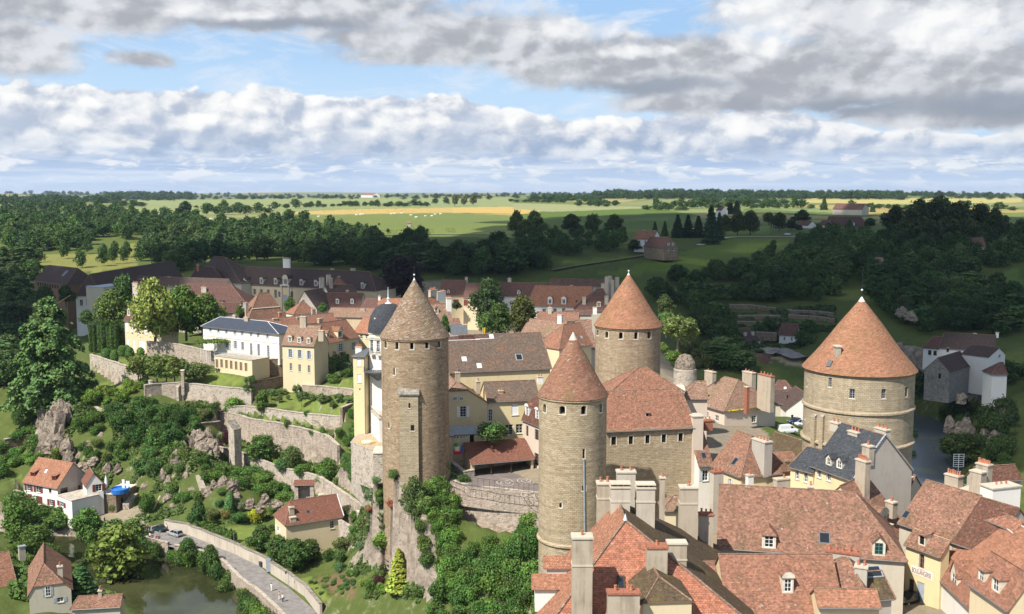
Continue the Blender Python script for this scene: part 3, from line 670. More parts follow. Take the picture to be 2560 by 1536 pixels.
def shutters(parent,T,a0,a1,z0,z1,mat,closed=False):
 w=a1-a0
 for k,(p0,p1) in enumerate(((a0-w*.52,a0-.03),(a1+.03,a1+w*.52)) if not closed else ((a0,a0+w/2-.01),(a1-w/2+.01,a1))):
  m=MB(); A=[T(p0,z0,.06),T(p1,z0,.06),T(p1,z1,.06),T(p0,z1,.06)]; Bk=[T(p0,z0,.02),T(p1,z0,.02),T(p1,z1,.02),T(p0,z1,.02)]
  m.poly(A,mat)
  for i in range(4): m.poly([A[i],A[(i+1)%4],Bk[(i+1)%4],Bk[i]],mat)
  for q in (.12,.5,.88):       # battens
   zz=z0+(z1-z0)*q; m.poly([T(p0,zz-.05,.075),T(p1,zz-.05,.075),T(p1,zz+.05,.075),T(p0,zz+.05,.075)],mat)
  m.build('shutter',parent)
def wall_grid(mb,T,a0,a1,z0,z1,ops,mat,depth=.22,reveal=None):
 xs=sorted({a0,a1}|{x for o in ops for x in (o[0],o[1])}); zs=sorted({z0,z1}|{x for o in ops for x in (o[2],o[3])})
 for i in range(len(xs)-1):
  for j in range(len(zs)-1):
   cx,cz=(xs[i]+xs[i+1])/2,(zs[j]+zs[j+1])/2
   if any(o[0]<cx<o[1] and o[2]<cz<o[3] for o in ops): continue
   mb.poly([T(xs[i],zs[j],0),T(xs[i+1],zs[j],0),T(xs[i+1],zs[j+1],0),T(xs[i],zs[j+1],0)],mat)
 for o in ops:
  p=[(o[0],o[2]),(o[1],o[2]),(o[1],o[3]),(o[0],o[3])]
  for k in range(4):
   a,b=p[k],p[(k+1)%4]; mb.poly([T(*a,0),T(*b,0),T(*b,-depth),T(*a,-depth)],reveal or mat)
def slab(mb,polys,th,mat,edge=None):
 from collections import Counter
 key=lambda p:(round(p[0],3),round(p[1],3),round(p[2],3)); ed={}
 for P in polys:
  mb.poly(P,mat)
  for i in range(len(P)):
   a,b=P[i],P[(i+1)%len(P)]; k=frozenset((key(a),key(b))); ed.setdefault(k,[]).append((a,b))
 for P in polys: mb.poly([(p[0],p[1],p[2]-th) for p in P][::-1],edge or mat)
 for v in ed.values():
  if len(v)==1:
   a,b=v[0]; mb.poly([a,b,(b[0],b[1],b[2]-th),(a[0],a[1],a[2]-th)],edge or mat)
def pot(mb,x,y,z,r=.14,h=.55,mat='terracotta'):
 mb.lathe([(r*1.25,z),(r*1.25,z+h*.12),(r,z+h*.15),(r*.85,z+h*.85),(r*1.1,z+h*.88),(r*1.1,z+h),(r*.7,z+h),(r*.6,z+h*.5),(0,z+h*.5)],mat,8,(x,y))
def chimney(parent,x0,x1,y0,y1,zb,zt,mat='chimney_render',pots=2,cap='cap_stone',band=False,potm='terracotta',style='pots'):
 m=MB(); m.box(x0,y0,zb,x1,y1,zt-.22,mat)
 c=.11; m.box(x0-c,y0-c,zt-.22,x1+c,y1+c,zt-.06,cap); m.box(x0-c*.4,y0-c*.4,zt-.06,x1+c*.4,y1+c*.4,zt,cap)
 if band: zz=zt-(zt-zb)*.2-.4; m.box(x0-.06,y0-.06,zz,x1+.06,y1+.06,zz+.2,'cap_stone')
 o=m.build('chimney',parent)
 if style=='vent':                 # covered top on little brick piers
  m=MB(); w=x1-x0
  for i in range(4):
   xx=x0+.05+(w-.25)*i/3; m.box(xx,y0+.05,zt,xx+.15,y1-.05,zt+.22,'terracotta')
  m.box(x0-.08,y0-.08,zt+.22,x1+.08,y1+.08,zt+.34,cap); m.box(x0+.02,y0+.12,zt,x1-.02,y1-.12,zt+.2,'dark_void'); m.build('chimney_cover',o)
 for i in range(pots):
  m=MB(); along=(x1-x0)>=(y1-y0); t=(i+.5)/pots
  X=x0+(x1-x0)*t if along else (x0+x1)/2; Y=(y0+y1)/2 if along else y0+(y1-y0)*t
  sc=.85+.3*random.random(); pot(m,X,Y,zt,.15*sc,.6*sc,potm); m.build('chimney_pot',o)
 return o
class House:
 def __init__(s,name,label,A,B,ze,zb,cat='house',ridge=None,kind='x',pitch=45,D=None,wall='plaster_cream',roof='tile_red',over=.35,
    hl=False,hr=False,group=None,th=.16,clip=0,gov=.18,wallr=None,mort=True,clipD=1.2,hipk=1.,gut=True,rot=0,kick=0):
  s.PA,s.PB=PZ(A,ze),PZ(B,ze); s.name=name
  e=s.PB-s.PA; e.z=0; s.L=e.length; s.ang=math.atan2(e.y,e.x)
  s.ex=e.normalized(); s.ey=Vector((-s.ex.y,s.ex.x,0)); s.zb=zb; s.O=Vector((s.PA.x,s.PA.y,zb)); s.he=ze-zb
  s.kind,s.wall,s.roofm,s.over,s.hl,s.hr,s.th,s.clip,s.gov=kind,wall,roof,over,hl,hr,th,clip,gov
  s.wallr=wallr or wall; s.mort=mort; s.clipD=clipD; s.hipk=hipk; s.gut=gut; s.kick=kick
  s.tp=math.tan(R(pitch)); s.ops={'f':[],'r':[],'l':[]}; s.later=[]
  s.root=tag(empty(name,s.O,s.ang),label,cat,group)
  if kind=='x':
   if ridge:
    pts=[s.onslope(p) for p in (ridge if isinstance(ridge[0],tuple) else [ridge])]
    D=D or 2*sum(p.y for p in pts)/len(pts); s.rx0=pts[0].x; s.rx1=pts[-1].x if len(pts)>1 else s.L-pts[0].x
   else: s.rx0,s.rx1=D/2*hipk,s.L-D/2*hipk
   s.D=D; s.hr_=s.he+D/2*s.tp
   if not hl: s.rx0=0
   if not hr: s.rx1=s.L
   if len(ridge or ())!=2 or not isinstance((ridge or (0,))[0],tuple):
    if hl: s.rx0=D/2*hipk
    if hr: s.rx1=s.L-D/2*hipk
   s.rx0=min(max(s.rx0,0),s.L); s.rx1=max(min(s.rx1,s.L),s.rx0)
  elif kind=='y':
   if ridge: p=s.onplane(ridge,0); s.ax,s.hr_=p.x,p.z
   else: s.ax=s.L/2; s.hr_=s.he+s.L/2*s.tp
   s.D=D
  elif kind=='shed':
   if ridge:
    pts=[s.onslope(p) for p in (ridge if isinstance(ridge[0],tuple) else [ridge])]; D=D or sum(p.y for p in pts)/len(pts)
   s.D=D; s.hr_=s.he+D*s.tp
  else: s.D=D; s.hr_=s.he
 def loc(s,P): q=P-s.O; return Vector((q.dot(s.ex),q.dot(s.ey),q.z))
 def wld(s,q): return s.O+s.ex*q[0]+s.ey*q[1]+Vector((0,0,q[2]))
 def rl(s,p): d=ray(*p); return s.loc(CAM),Vector((d.dot(s.ex),d.dot(s.ey),d.z))
 def onplane(s,p,y): o,d=s.rl(p); return o+d*((y-o.y)/d.y)
 def onside(s,p,x): o,d=s.rl(p); return o+d*((x-o.x)/d.x)
 def onslope(s,p):  # front slope z=he+y*tp
  o,d=s.rl(p); t=(s.he+o.y*s.tp-o.z)/(d.z-d.y*s.tp); return o+d*t
 def onroof(s,p):
  if s.kind in('x','shed'): return s.onslope(p)
  o,d=s.rl(p)     # kind y: try right slope then left
  best=None
  for sx in (1,-1):
   xe=s.L if sx>0 else 0; sl=(s.hr_-s.he)/abs(xe-s.ax)
   t=(s.hr_-sl*sx*(o.x-s.ax)-o.z)/(d.z+sl*sx*d.x); q=o+d*t
   if min(s.ax,xe)-.3<=q.x<=max(s.ax,xe)+.3 and (best is None or t<best[0]): best=(t,q)
  return best[1] if best else s.onplane(p,0)
 def T(s,f):
  if f=='f': return lambda a,z,o:Vector((a,-o,z))
  if f=='r': return lambda a,z,o:Vector((s.L+o,a,z))
  return lambda a,z,o:Vector((-o,a,z))
 def rect(s,f,r):
  u0,v0,u1,v1=r; um,vm=(u0+u1)/2,(v0+v1)/2
  g_=(lambda p:s.onplane(p,0)) if f=='f' else (lambda p:s.onside(p,s.L if f=='r' else 0))
  a0,a1=g_((u0,vm)),g_((u1,vm)); z0,z1=g_((um,v1)).z,g_((um,v0)).z
  k='x' if f=='f' else 'y'
  A,B_=getattr(a0,k),getattr(a1,k)
  return min(A,B_),max(A,B_),z0,z1
 def win(s,f,rects,style='c',frame='paint_white',shut=None,closed=False,name='window',sill=True,surround=None):
  for r in (rects if isinstance(rects[0],(tuple,list)) else [rects]):
   a0,a1,z0,z1=s.rect(f,r) if len(r)==4 else r[1:]
   lim=s.L if f=='f' else s.D
   a0=max(a0,.12); a1=min(a1,lim-.12)
   if a1-a0<.15: continue
   z0=max(z0,.05); hole=z1<s.he-.05
   if hole: s.ops[f].append((a0,a1,z0,z1))
   s.later.append((f,a0,a1,z0,z1,style,frame,shut,closed,name,sill,hole,surround))
  return s
 def wins(s,f,zf,x0,x1,zs,n,style='c',w=1.,h=1.5,**k):   # a regular row, zf: zoom frame, px of first and last centre
  (ax,ay),(bx,by)=x0,x1
  for i in range(n):
   t=i/(n-1) if n>1 else 0; c=zf(ax+(bx-ax)*t,ay+(by-ay)*t); hw,hh=w/2,h/2
   s.win(f,(c[0]-hw,c[1]-hh,c[0]+hw,c[1]+hh),style,**k)
  return s
 def roofz(s,x,y):
  if s.kind=='x':
   z=s.he+min(y,s.D-y)*s.tp
   if s.hl and s.rx0>0: z=min(z,s.he+x*(s.hr_-s.he)/s.rx0)
   if s.hr and s.rx1<s.L: z=min(z,s.he+(s.L-x)*(s.hr_-s.he)/(s.L-s.rx1))
   return z
  if s.kind=='shed': return s.he+y*s.tp
  if s.kind=='y': return s.hr_-abs(x-s.ax)*(s.hr_-s.he)/(s.ax if x<s.ax else s.L-s.ax)
  return s.he
 def chim(s,p0,p1,yf=.5,dp=.8,pots=2,mat='chimney_render',zlow=None,y=None,**k):   # p0,p1: photo pixels of the top left/right corner
  yy=s.D*yf if y is None else y
  a,b=s.onplane(p0,yy),s.onplane(p1,yy)
  x0,x1=a.x,b.x; zt=(a.z+b.z)/2
  zl=min(s.roofz(max(0,min(s.L,x0)),yy),s.roofz(max(0,min(s.L,x1)),yy))-.9 if zlow is None else zlow
  zl=min(zl,zt-.8)
  chimney(s.root,x0,x1,yy,yy+dp,zl,zt,mat,pots,**k); return s
 def dormer(s,u0,v0,u1,v1,wallm='plaster_cream',roof=None,style='g',win='c',frame='paint_white',up=.5):
  c=s.onroof(((u0+u1)/2,v1)); y=c.y
  if s.kind=='y':
   return s
  a,b=s.onplane((u0,(v0+v1)/2),y),s.onplane((u1,(v0+v1)/2),y); zt=s.onplane(((u0+u1)/2,v0),y).z; zb=c.z-.15
  x0,x1=a.x,b.x; w=x1-x0; xm=(x0+x1)/2; h=zt-zb
  back=lambda z:(z-s.he)/s.tp
  m=MB(); Tf=lambda p,z,o:Vector((p,y-o,z))
  e=w*.17; op=[(x0+e,x1-e,zb+h*.2,zt-h*.06)]
  wall_grid(m,Tf,x0,x1,zb,zt,op,wallm,.12)
  for x in (x0,x1): m.poly([(x,y,zb),(x,y,zt),(x,max(back(zt),y+.1),zt)],wallm)
  rr=w*up; zr=zt+rr; o=.14
  rm=roof or s.roofm
  if style=='g':
   m.poly([(x0,y,zt),(x1,y,zt),(xm,y,zr)],wallm)
   for sx,xx in ((-1,x0-o),(1,x1+o)):
    zz=zt-o*up*2; P=[(xx,y-.2,zz),(xm,y-.2,zr+.02),(xm,back(zr)+.3,zr+.02),(xx,back(zz)+.3,zz)]
    slab(m,[P],.07,rm)
  elif style=='hip':
   f_=w*.45
   A=(x0-o,y-.18,zt-.05); B_=(x1+o,y-.18,zt-.05); Cc=(xm,y+f_,zr)
   slab(m,[[A,B_,Cc],[B_,(x1+o,back(zt-.05)+.3,zt-.05),(xm,max(back(zr),y+f_+.1)+.2,zr),Cc],[(x0-o,back(zt-.05)+.3,zt-.05),A,Cc,(xm,max(back(zr),y+f_+.1)+.2,zr)]],.07,rm)
  elif style=='arch':
   n=8; arc=[(xm-(w/2+o)*math.cos(math.pi*i/n),zt+rr*.8*math.sin(math.pi*i/n)) for i in range(n+1)]
   m.poly([(p[0],y-.16,p[1]) for p in arc][::-1],wallm)
   for i in range(n):
    p,q_=arc[i],arc[i+1]; m.poly([(p[0],y-.2,p[1]),(q_[0],y-.2,q_[1]),(q_[0],back(q_[1])+.3,q_[1]),(p[0],back(p[1])+.3,p[1])],rm)
  else:
   slab(m,[[(x0-o,y-.25,zt-.02),(x1+o,y-.25,zt-.02),(x1+o,back(zt+.35*w)+.2,zt+.35*w),(x0-o,back(zt+.35*w)+.2,zt+.35*w)]],.08,rm)
  d=m.build('dormer',s.root); m=MB(); window_mesh(m,Tf,*op[0],win,.1,frame); m.build('window',d); return s
 def skylight(s,c,w=.8,h=1.1,frame='zinc_dark',pane='glass'):
  q=s.onroof(c); m=MB(); n=Vector((0,-s.tp,1)).normalized() if s.kind!='y' else Vector((math.copysign(s.tp,q.x-s.ax),0,1)).normalized()
  ua=Vector((0,0,1)).cross(n).normalized(); va=n.cross(ua)
  for k,(ww,hh,oo,mt) in enumerate(((w,h,.09,frame),(w*.78,h*.82,.1,pane))):
   P=[q+ua*(a*ww/2)+va*(b*hh/2)+n*oo for a,b in ((-1,-1),(1,-1),(1,1),(-1,1))]; m.poly(P,mt)
   if k==0:
    for i in range(4): m.poly([P[i],P[(i+1)%4],P[(i+1)%4]-n*.15,P[i]-n*.15],mt)
  m.build('skylight',s.root); return s
 def part(s,name,mb): return mb.build(name,s.root)
 def finish(s):
  L,D,he,hr,o=s.L,s.D,s.he,s.hr_,s.over; k=s.kind; m=MB()
  wall_grid(m,s.T('f'),0,L,0,he,s.ops['f'],s.wall); wall_grid(m,s.T('r'),0,D,0,he,s.ops['r'],s.wallr); wall_grid(m,s.T('l'),0,D,0,he,s.ops['l'],s.wall)
  m.poly([(0,D,0),(L,D,0),(L,D,he),(0,D,he)],s.wall)
  if k=='x':
   if not s.hl: m.poly([(0,0,he),(0,D/2,hr),(0,D,he)],s.wall)
   if not s.hr: m.poly([(L,0,he),(L,D/2,hr),(L,D,he)],s.wallr)
  elif k=='y':
   if s.clip:
    zc=hr-(hr-he)*s.clip; f=s.clip; xa,xb=s.ax*(1-f),s.L-(s.L-s.ax)*(1-f)
    xa,xb=s.ax-s.ax*f,s.ax+(L-s.ax)*f
    m.poly([(0,0,he),(L,0,he),(xb,0,zc),(xa,0,zc)],s.wall)
   else: m.poly([(0,0,he),(L,0,he),(s.ax,0,hr)],s.wall)
   m.poly([(0,D,he),(L,D,he),(s.ax,D,hr)],s.wall)
  elif k=='shed':
   for x in (0,L): m.poly([(x,0,he),(x,D,hr),(x,D,he)],s.wall)
   m.poly([(0,D,he),(L,D,he),(L,D,hr),(0,D,hr)],s.wall)
  s.part('wall',m)
  m=MB(); polys=[]; th=s.th; g_=s.gov; e=o*s.tp; u=.12
  if k=='x':
   x0=-o if s.hl else -g_; x1=L+o if s.hr else L+g_
   a0,a1=(s.rx0 if s.hl else -g_),(s.rx1 if s.hr else L+g_)
   zl=he-(o*(hr-he)/s.rx0 if s.hl and s.rx0>0 else e); zr_=he-(o*(hr-he)/max(L-s.rx1,.01) if s.hr else e)
   zz=he-e+u; R0,R1=(a0,D/2,hr+u),(a1,D/2,hr+u)
   polys=[[(x0,-o,zz),(x1,-o,zz),R1,R0],[(x1,D+o,zz),(x0,D+o,zz),R0,R1]]
   if s.hl: polys.append([(x0,D+o,zz),(x0,-o,zz),R0])
   if s.hr: polys.append([(x1,-o,zz),(x1,D+o,zz),R1])
   if abs(a1-a0)<.05: polys=[[p for i,p in enumerate(P) if i<3] if len(P)==4 else P for P in polys]
   hips=[(R0,R1)]+([(R0,(x0,-o,zz)),(R0,(x0,D+o,zz))] if s.hl else [])+([(R1,(x1,-o,zz)),(R1,(x1,D+o,zz))] if s.hr else [])
  elif k=='y':
   el=o*(hr-he)/s.ax; er=o*(hr-he)/(L-s.ax); A=(-o,-g_,he-el+u); B_=(L+o,-g_,he-er+u); A2,B2_=(-o,D+g_,he-el+u),(L+o,D+g_,he-er+u)
   if s.clip:
    f=s.clip; zc=hr-(hr-he)*f; P=(s.ax-s.ax*f,-g_,zc+u); Q=(s.ax+(L-s.ax)*f,-g_,zc+u); Rr=(s.ax,s.clipD,hr+u); R1=(s.ax,D+g_,hr+u)
    polys=[[A2,A,P,Rr,R1],[B_,B2_,R1,Rr,Q],[P,Q,Rr]]; hips=[(Rr,R1),(P,Rr),(Q,Rr)]
   else:
    R0,R1=(s.ax,-g_,hr+u),(s.ax,D+g_,hr+u); polys=[[A2,A,R0,R1],[B_,B2_,R1,R0]]; hips=[(R0,R1)]
  elif k=='shed':
   zz=he-e+u; polys=[[(-g_,-o,zz),(L+g_,-o,zz),(L+g_,D+g_,hr+u),(-g_,D+g_,hr+u)]]; hips=[]
  else:
   m.box(-.15,-.15,he,L+.15,D+.15,he+.2,s.roofm); hips=[]
  if polys: slab(m,polys,th,s.roofm,'wood_brown')
  if s.mort:
   for a,b in hips: m.tube(Vector(a)+Vector((0,0,.02)),Vector(b)+Vector((0,0,.02)),.1,.1,'tile_weathered' if s.mort is True else s.mort,5)
  s.part('roof',m)
  if k in('x','shed') and s.gut:
   m=MB(); zz=he-e; m.tube((-.1,-o-.06,zz),(L+.1,-o-.06,zz),.08,.08,'gutter',6); s.part('gutter',m)
  for (f,a0,a1,z0,z1,style,frame,shut,closed,name,sill,hole,sur) in s.later:
   T=s.T(f); m=MB()
   if hole: window_mesh(m,T,a0,a1,z0,z1,style,.2,frame)
   else: window_mesh(m,lambda a,z,o_,T=T:T(a,z,o_+.26),a0,a1,z0,z1,style,.2,frame)
   t=.14
   if sur or not hole:
    mt=sur or 'limestone';
    for (p0,p1,q0,q1) in ((a0-t,a0,z0-t,z1+t),(a1,a1+t,z0-t,z1+t),(a0,a1,z1,z1+t)):
     P=[T(p0,q0,.07),T(p1,q0,.07),T(p1,q1,.07),T(p0,q1,.07)]; m.poly(P,mt)
     for i in range(4):
      a,b=P[i],P[(i+1)%4]; c_=[(p0,q0),(p1,q0),(p1,q1),(p0,q1)]; m.poly([a,b,T(*c_[(i+1)%4],0),T(*c_[i],0)],mt)
   w=m.build(name,s.root)
   if sill and style!='dark' and name=='window':
    m=MB(); P=[T(a0-.1,z0-.12,.12),T(a1+.1,z0-.12,.12),T(a1+.1,z0,.12),T(a0-.1,z0,.12)]; Q=[T(a0-.1,z0-.12,0),T(a1+.1,z0-.12,0),T(a1+.1,z0,0),T(a0-.1,z0,0)]
    m.poly(P,'limestone');
    for i in range(4): m.poly([P[i],P[(i+1)%4],Q[(i+1)%4],Q[i]],'limestone')
    m.build('sill',w)
   if shut: shutters(w,T,a0,a1,z0,z1,shut,closed)
  return s
def tower(name,label,u,v_eave,d,half,chalf,v_tip,zb,wallm,roofm,wins=(),v_spike=None,capm='lead_white',capk=.06,string=(),flare=.06):
 C=PY((u,v_eave),d); k=mpp(C); r=half*k; rc=chalf*k; ze=C.z; zt=PY((u,v_tip),d).z
 root=tag(empty(name,(C.x,C.y,zb)),label,'tower','round stone towers of the castle'); he=ze-zb; ht=zt-zb
 ax=Vector((C.x,C.y,0)); f0=math.atan2(-C.y,-C.x)       # direction towards the viewer
 def hit(p):
  dd=ray(*p); o=CAM-ax; a=dd.x**2+dd.y**2; b=2*(o.x*dd.x+o.y*dd.y); c=o.x**2+o.y**2-r*r; q=b*b-4*a*c
  if q<0: q=0
  t=(-b-math.sqrt(q))/(2*a); P=o+dd*t; return math.atan2(P.y,P.x),P.z-zb
 ops=[]
 for (w_,st) in wins:
  u0,v0,u1,v1=w_; um,vm=(u0+u1)/2,(v0+v1)/2
  t0,_=hit((u0,vm)); t1,_=hit((u1,vm)); z0,z1=hit((um,v1))[1],hit((um,v0))[1]; ops.append((t0,t1,z0,z1,st))
 n=64; m=MB(); top=he+.35
 angs=sorted({f0-math.pi+2*math.pi*i/n for i in range(n+1)}|{x for o in ops for x in (o[0],o[1])})
 zs=sorted({0,top}|{x for o in ops for x in (o[2],o[3])})
 def pt(t,z,off=0): return Vector(((r+off)*math.cos(t),(r+off)*math.sin(t),z))
 def norm(o): return o
 for i in range(len(angs)-1):
  for j in range(len(zs)-1):
   ct,cz=(angs[i]+angs[i+1])/2,(zs[j]+zs[j+1])/2
   if any(o[0]<ct<o[1] and o[2]<cz<o[3] for o in ops): continue
   a,b=angs[i],angs[i+1]
   m.poly([pt(a,zs[j]),pt(b,zs[j]),pt(b,zs[j+1]),pt(a,zs[j+1])],wallm,[(a*r,zs[j]),(b*r,zs[j]),(b*r,zs[j+1]),(a*r,zs[j+1])],True)
 m.build('wall',root,weld=True)
 for (a,b,z0,z1,st) in ops:
  m=MB(); P=[(a,z0),(b,z0),(b,z1),(a,z1)]; dp=.7
  for i in range(4):
   p,q=P[i],P[(i+1)%4]; m.poly([pt(*p),pt(*q),pt(*q,-dp),pt(*p,-dp)],'limestone' if i in(0,) else wallm)
  m.poly([pt(x,z,-dp) for x,z in P],'dark_void')
  w=(b-a)*r; h=z1-z0
  if st=='arch':   # rounded head and pale dressed jambs
   am=(a+b)/2; ah=min(w*.35,h*.3)
   for s0,s1 in ((a,am),(b,am)):
    m.poly([pt(s0,z1,.004),pt(s0,z1-ah,.004),pt(s0+(s1-s0)*.3,z1-ah*.35,.004),pt(s0+(s1-s0)*.7,z1-ah*.05,.004),pt(s1,z1,.004)],wallm)
  if st in('arch','slit'):
   t=.16/r; hh=.13
   m.poly([pt(a-t,z0-hh*1.6,.05),pt(b+t,z0-hh*1.6,.05),pt(b+t,z0,.05),pt(a-t,z0,.05)],'limestone'); m.poly([pt(a-t,z0,.05),pt(b+t,z0,.05),pt(b,z0,-.4),pt(a,z0,-.4)],'limestone')
   m.poly([pt(b,z0,.03),pt(b+t*1.2,z0,.03),pt(b+t*1.2,z1,.03),pt(b,z1,.03)],'limestone')
  if st=='glazed':
   t=.1/r
   m.poly([pt(a,z0,-.35),pt(b,z0,-.35),pt(b,z1,-.35),pt(a,z1,-.35)],'glass')
   for i in range(3):
    q=a+(b-a)*(.0+.45*i); m.poly([pt(q,z0,-.3),pt(q+t,z0,-.3),pt(q+t,z1,-.3),pt(q,z1,-.3)],'zinc')
   for i in range(3):
    q=z0+h*(.25+.25*i); m.poly([pt(a,q,-.3),pt(b,q,-.3),pt(b,q+.07,-.3),pt(a,q+.07,-.3)],'zinc')
   m.poly([pt(a-.15/r,z0-.18,.06),pt(b+.15/r,z0-.18,.06),pt(b+.15/r,z0,.06),pt(a-.15/r,z0,.06)],'limestone')
  m.build('window',root)
 m=MB(); m.lathe([(r,he-.5),(r+.18,he-.3),(r+.18,he-.08),(rc-.25,he-.02)],wallm,64); m.build('cornice',root)
 m=MB(); H_=ht-he; zc=he+.12
 prof=[(rc-.1,zc-.22),(rc,zc-.1)];
 N=14
 for i in range(1,N+1):
  t=i/N*(1-capk); rr_=rc*(1-t)+rc*flare*max(0,1-t*4)*0; prof.append((rr_*(1-.035*math.sin(math.pi*min(1,t*1.6))),zc+H_*(t)+(-.0)))
 m.lathe(prof,roofm,72); m.build('roof',root)
 m=MB(); rt,zt_=prof[-1]; m.lathe([(rt+.06,zt_-.1),(rt*.55,zt_+(H_*capk)*.55),(.1,zc+H_+.05),(.0,zc+H_+.1)],capm,20)
 if v_spike:
  zs_=PY((u,v_spike),d).z-zb; m.tube((0,0,zc+H_),(0,0,zs_),.07,.03,'iron',6); m.ico((0,0,zc+H_+(zs_-zc-H_)*.25),.2,.2,.2,capm); m.ico((0,0,zc+H_+(zs_-zc-H_)*.8),.12,.12,.12,'iron',6,4)
 m.build('finial',root)
 for vs,rr_,hh in string:
  z0=hit((u,vs))[1]; m=MB(); m.lathe([(r,z0-.15),(r+rr_,z0),(r+rr_,z0+hh*.5),(r,z0+hh)],wallm,64); m.build('string_course',root)
 return root,C,r,f0,zb
# the castle towers
def rw(zf,*rs): return [(zf(a,b)+zf(c,d)) for a,b,c,d in rs]
def W(zf,st,*rs): return [(r,st) for r in rw(zf,*rs)]
tr,trC,trR,trF,trZ=tower('round_tower','widest round tower with a bright orange tiled cone and lead tip above the river',2148,920,185,132,138.5,745,-3,'stone_tan','tile_cone_red',
W(A5,'glazed',(585,1100,617,1190),(788,1210,838,1300),(1097,1212,1140,1302),(1325,1190,1350,1285))+W(A5,'slit',(370,1150,384,1185))+W(Z7,'slit',(1357,620,1372,650)),v_spike=672,string=((Z7(1900,605)[1],.28,.55),(Z8(600,345)[1],.4,.5)))
tl,tlC,tlR,tlF,tlZ=tower('round_tower','brown round tower with a pale lichened cone and stone buttress beside the dome house',1037,840,200,84,88,697,-15,'stone_brown','tile_cone_pale',
W(A2,'arch',(1783,905,1806,965),(1888,912,1918,980),(2030,912,2062,980),(2177,905,2207,972),(2300,895,2322,960))+W(A2,'slit',(1870,1160,1884,1228))+W(Z4,'slit',(458,730,472,785),(685,1165,712,1210)),v_spike=664,capk=.03)
tf,tfC,tfR,tfF,tfZ=tower('round_tower','nearest round tower, tan stone with a rusty cone, joined to the stone hall',1432,986,165,84.8,89,834,-17,'stone_gold','tile_cone',
W(Z5,'arch',(253,485,287,570),(430,505,492,592),(668,502,722,595),(868,478,895,572))+W(Z5,'slit',(684,972,708,1075),(678,1372,715,1428))+W(Z6,'slit',(378,415,402,458)),capk=.11,capm='mortar',string=((Z6(320,850)[1],.3,.5),))
tb,tbC,tbR,tbF,tbZ=tower('round_tower','round tower with an orange tiled cone mottled olive, furthest back beside the dark trees',1570,813,215,81.5,86,684,-4,'stone_back','tile_cone_red',
W(A4,'arch',(163,640,182,690),(245,655,274,715),(376,662,412,725),(525,662,557,727),(652,655,683,722)),v_spike=664,capk=.04)
def px_on(zf,x,y,d): return PY(zf(x,y),d)
yb=tlC.y-tlR-.5
def W0(p,d=yb): return PY(p,d)
m=MB(); O=Vector((tlC.x,tlC.y,tlZ))
a,b,c,d=[W0(Z4(*q))-O for q in ((570,440),(762,440),(590,1330),(770,1250))]
b0,b1=W0(Z4(575,235),yb+2.6)-O,W0(Z4(775,225),yb+2.6)-O
back=3.5
for P in ([(a.x,a.y,0),(b.x,b.y,0),b,a],[(b.x,b.y,0),(b.x,b.y+back,0),(b1.x,b.y+back,b1.z),(b1.x,b1.y,b1.z),b],[(a.x,a.y,0),(a.x,a.y+back,0),(b0.x,a.y+back,b0.z),(b0.x,b0.y,b0.z),a]): m.poly(P,'stone_tan')
m.build('buttress',tl)
m=MB(); slab(m,[[a+Vector((-.25,-.25,.05)),b+Vector((.25,-.25,.05)),b1+Vector((.25,.6,.3)),b0+Vector((-.25,.6,.3))]],.18,'slab_stone')
m.build('buttress_roof',tl)
m=MB()
for r in ((665,528,682,578),(688,755,722,812)):
 p,q=W0(Z4(r[0],r[3]))-O,W0(Z4(r[2],r[1]))-O
 m.box(p.x,p.y-.04,p.z,q.x,p.y+.1,q.z,'dark_void'); m.box(p.x-.15,p.y-.07,p.z-.2,q.x+.15,p.y+.02,p.z-.02,'limestone')
m.build('window',tl)
m=MB(); O=Vector((tfC.x,tfC.y,tfZ))
def onT(C,r,p):
 dd=ray(*p); o=CAM-Vector((C.x,C.y,0)); A_=dd.x**2+dd.y**2; B_=2*(o.x*dd.x+o.y*dd.y); c_=o.x**2+o.y**2-r*r; q=max(0,B_*B_-4*A_*c_); return CAM+dd*((-B_-math.sqrt(q))/(2*A_))
p,q=onT(tfC,tfR+.05,Z5(697,1085))-O,onT(tfC,tfR+.05,Z6(622,690))-O
m.tube(p,q,.16,.16,'zinc',6); m.build('drain_pipe',tf)
O=Vector((trC.x,trC.y,trZ)); m=MB()
hr_=(trC.z-trZ)
def onCone(p):
 best=None
 for i in range(400):
  t=140+i*.25; P=CAM+ray(*p)*(t); rr_=math.hypot(P.x-trC.x,P.y-trC.y); zz=trC.z+.12+(1-rr_/(138.5*mpp(trC)))*12.6
  if P.z<=zz: return P-O
 return P-O
P=onCone(A5(680,900)); m.box(P.x-.42,P.y-.05,P.z-.2,P.x+.42,P.y+1.6,P.z+1.7,'chimney_render'); m.box(P.x-.58,P.y-.2,P.z+1.7,P.x+.58,P.y+1.7,P.z+1.9,'cap_stone'); m.build('chimney',tr)
P=onCone(A5(595,965)); m=MB(); rh=Vector((P.x,P.y,0)).normalized(); nn=(rh*12.6+Vector((0,0,9.9))).normalized(); va=(Vector((0,0,12.6))-rh*9.9).normalized(); ua=va.cross(nn); Q=[P+ua*(a*.42)+va*(b*.62)+nn*.16 for a,b in ((-1,-1),(1,-1),(1,1),(-1,1))]; m.poly(Q,'zinc_dark')
for k in range(4): m.poly([Q[k],Q[(k+1)%4],Q[(k+1)%4]-nn*.4,Q[k]-nn*.4],'zinc_dark')
m.build('skylight',tr)
m=MB()
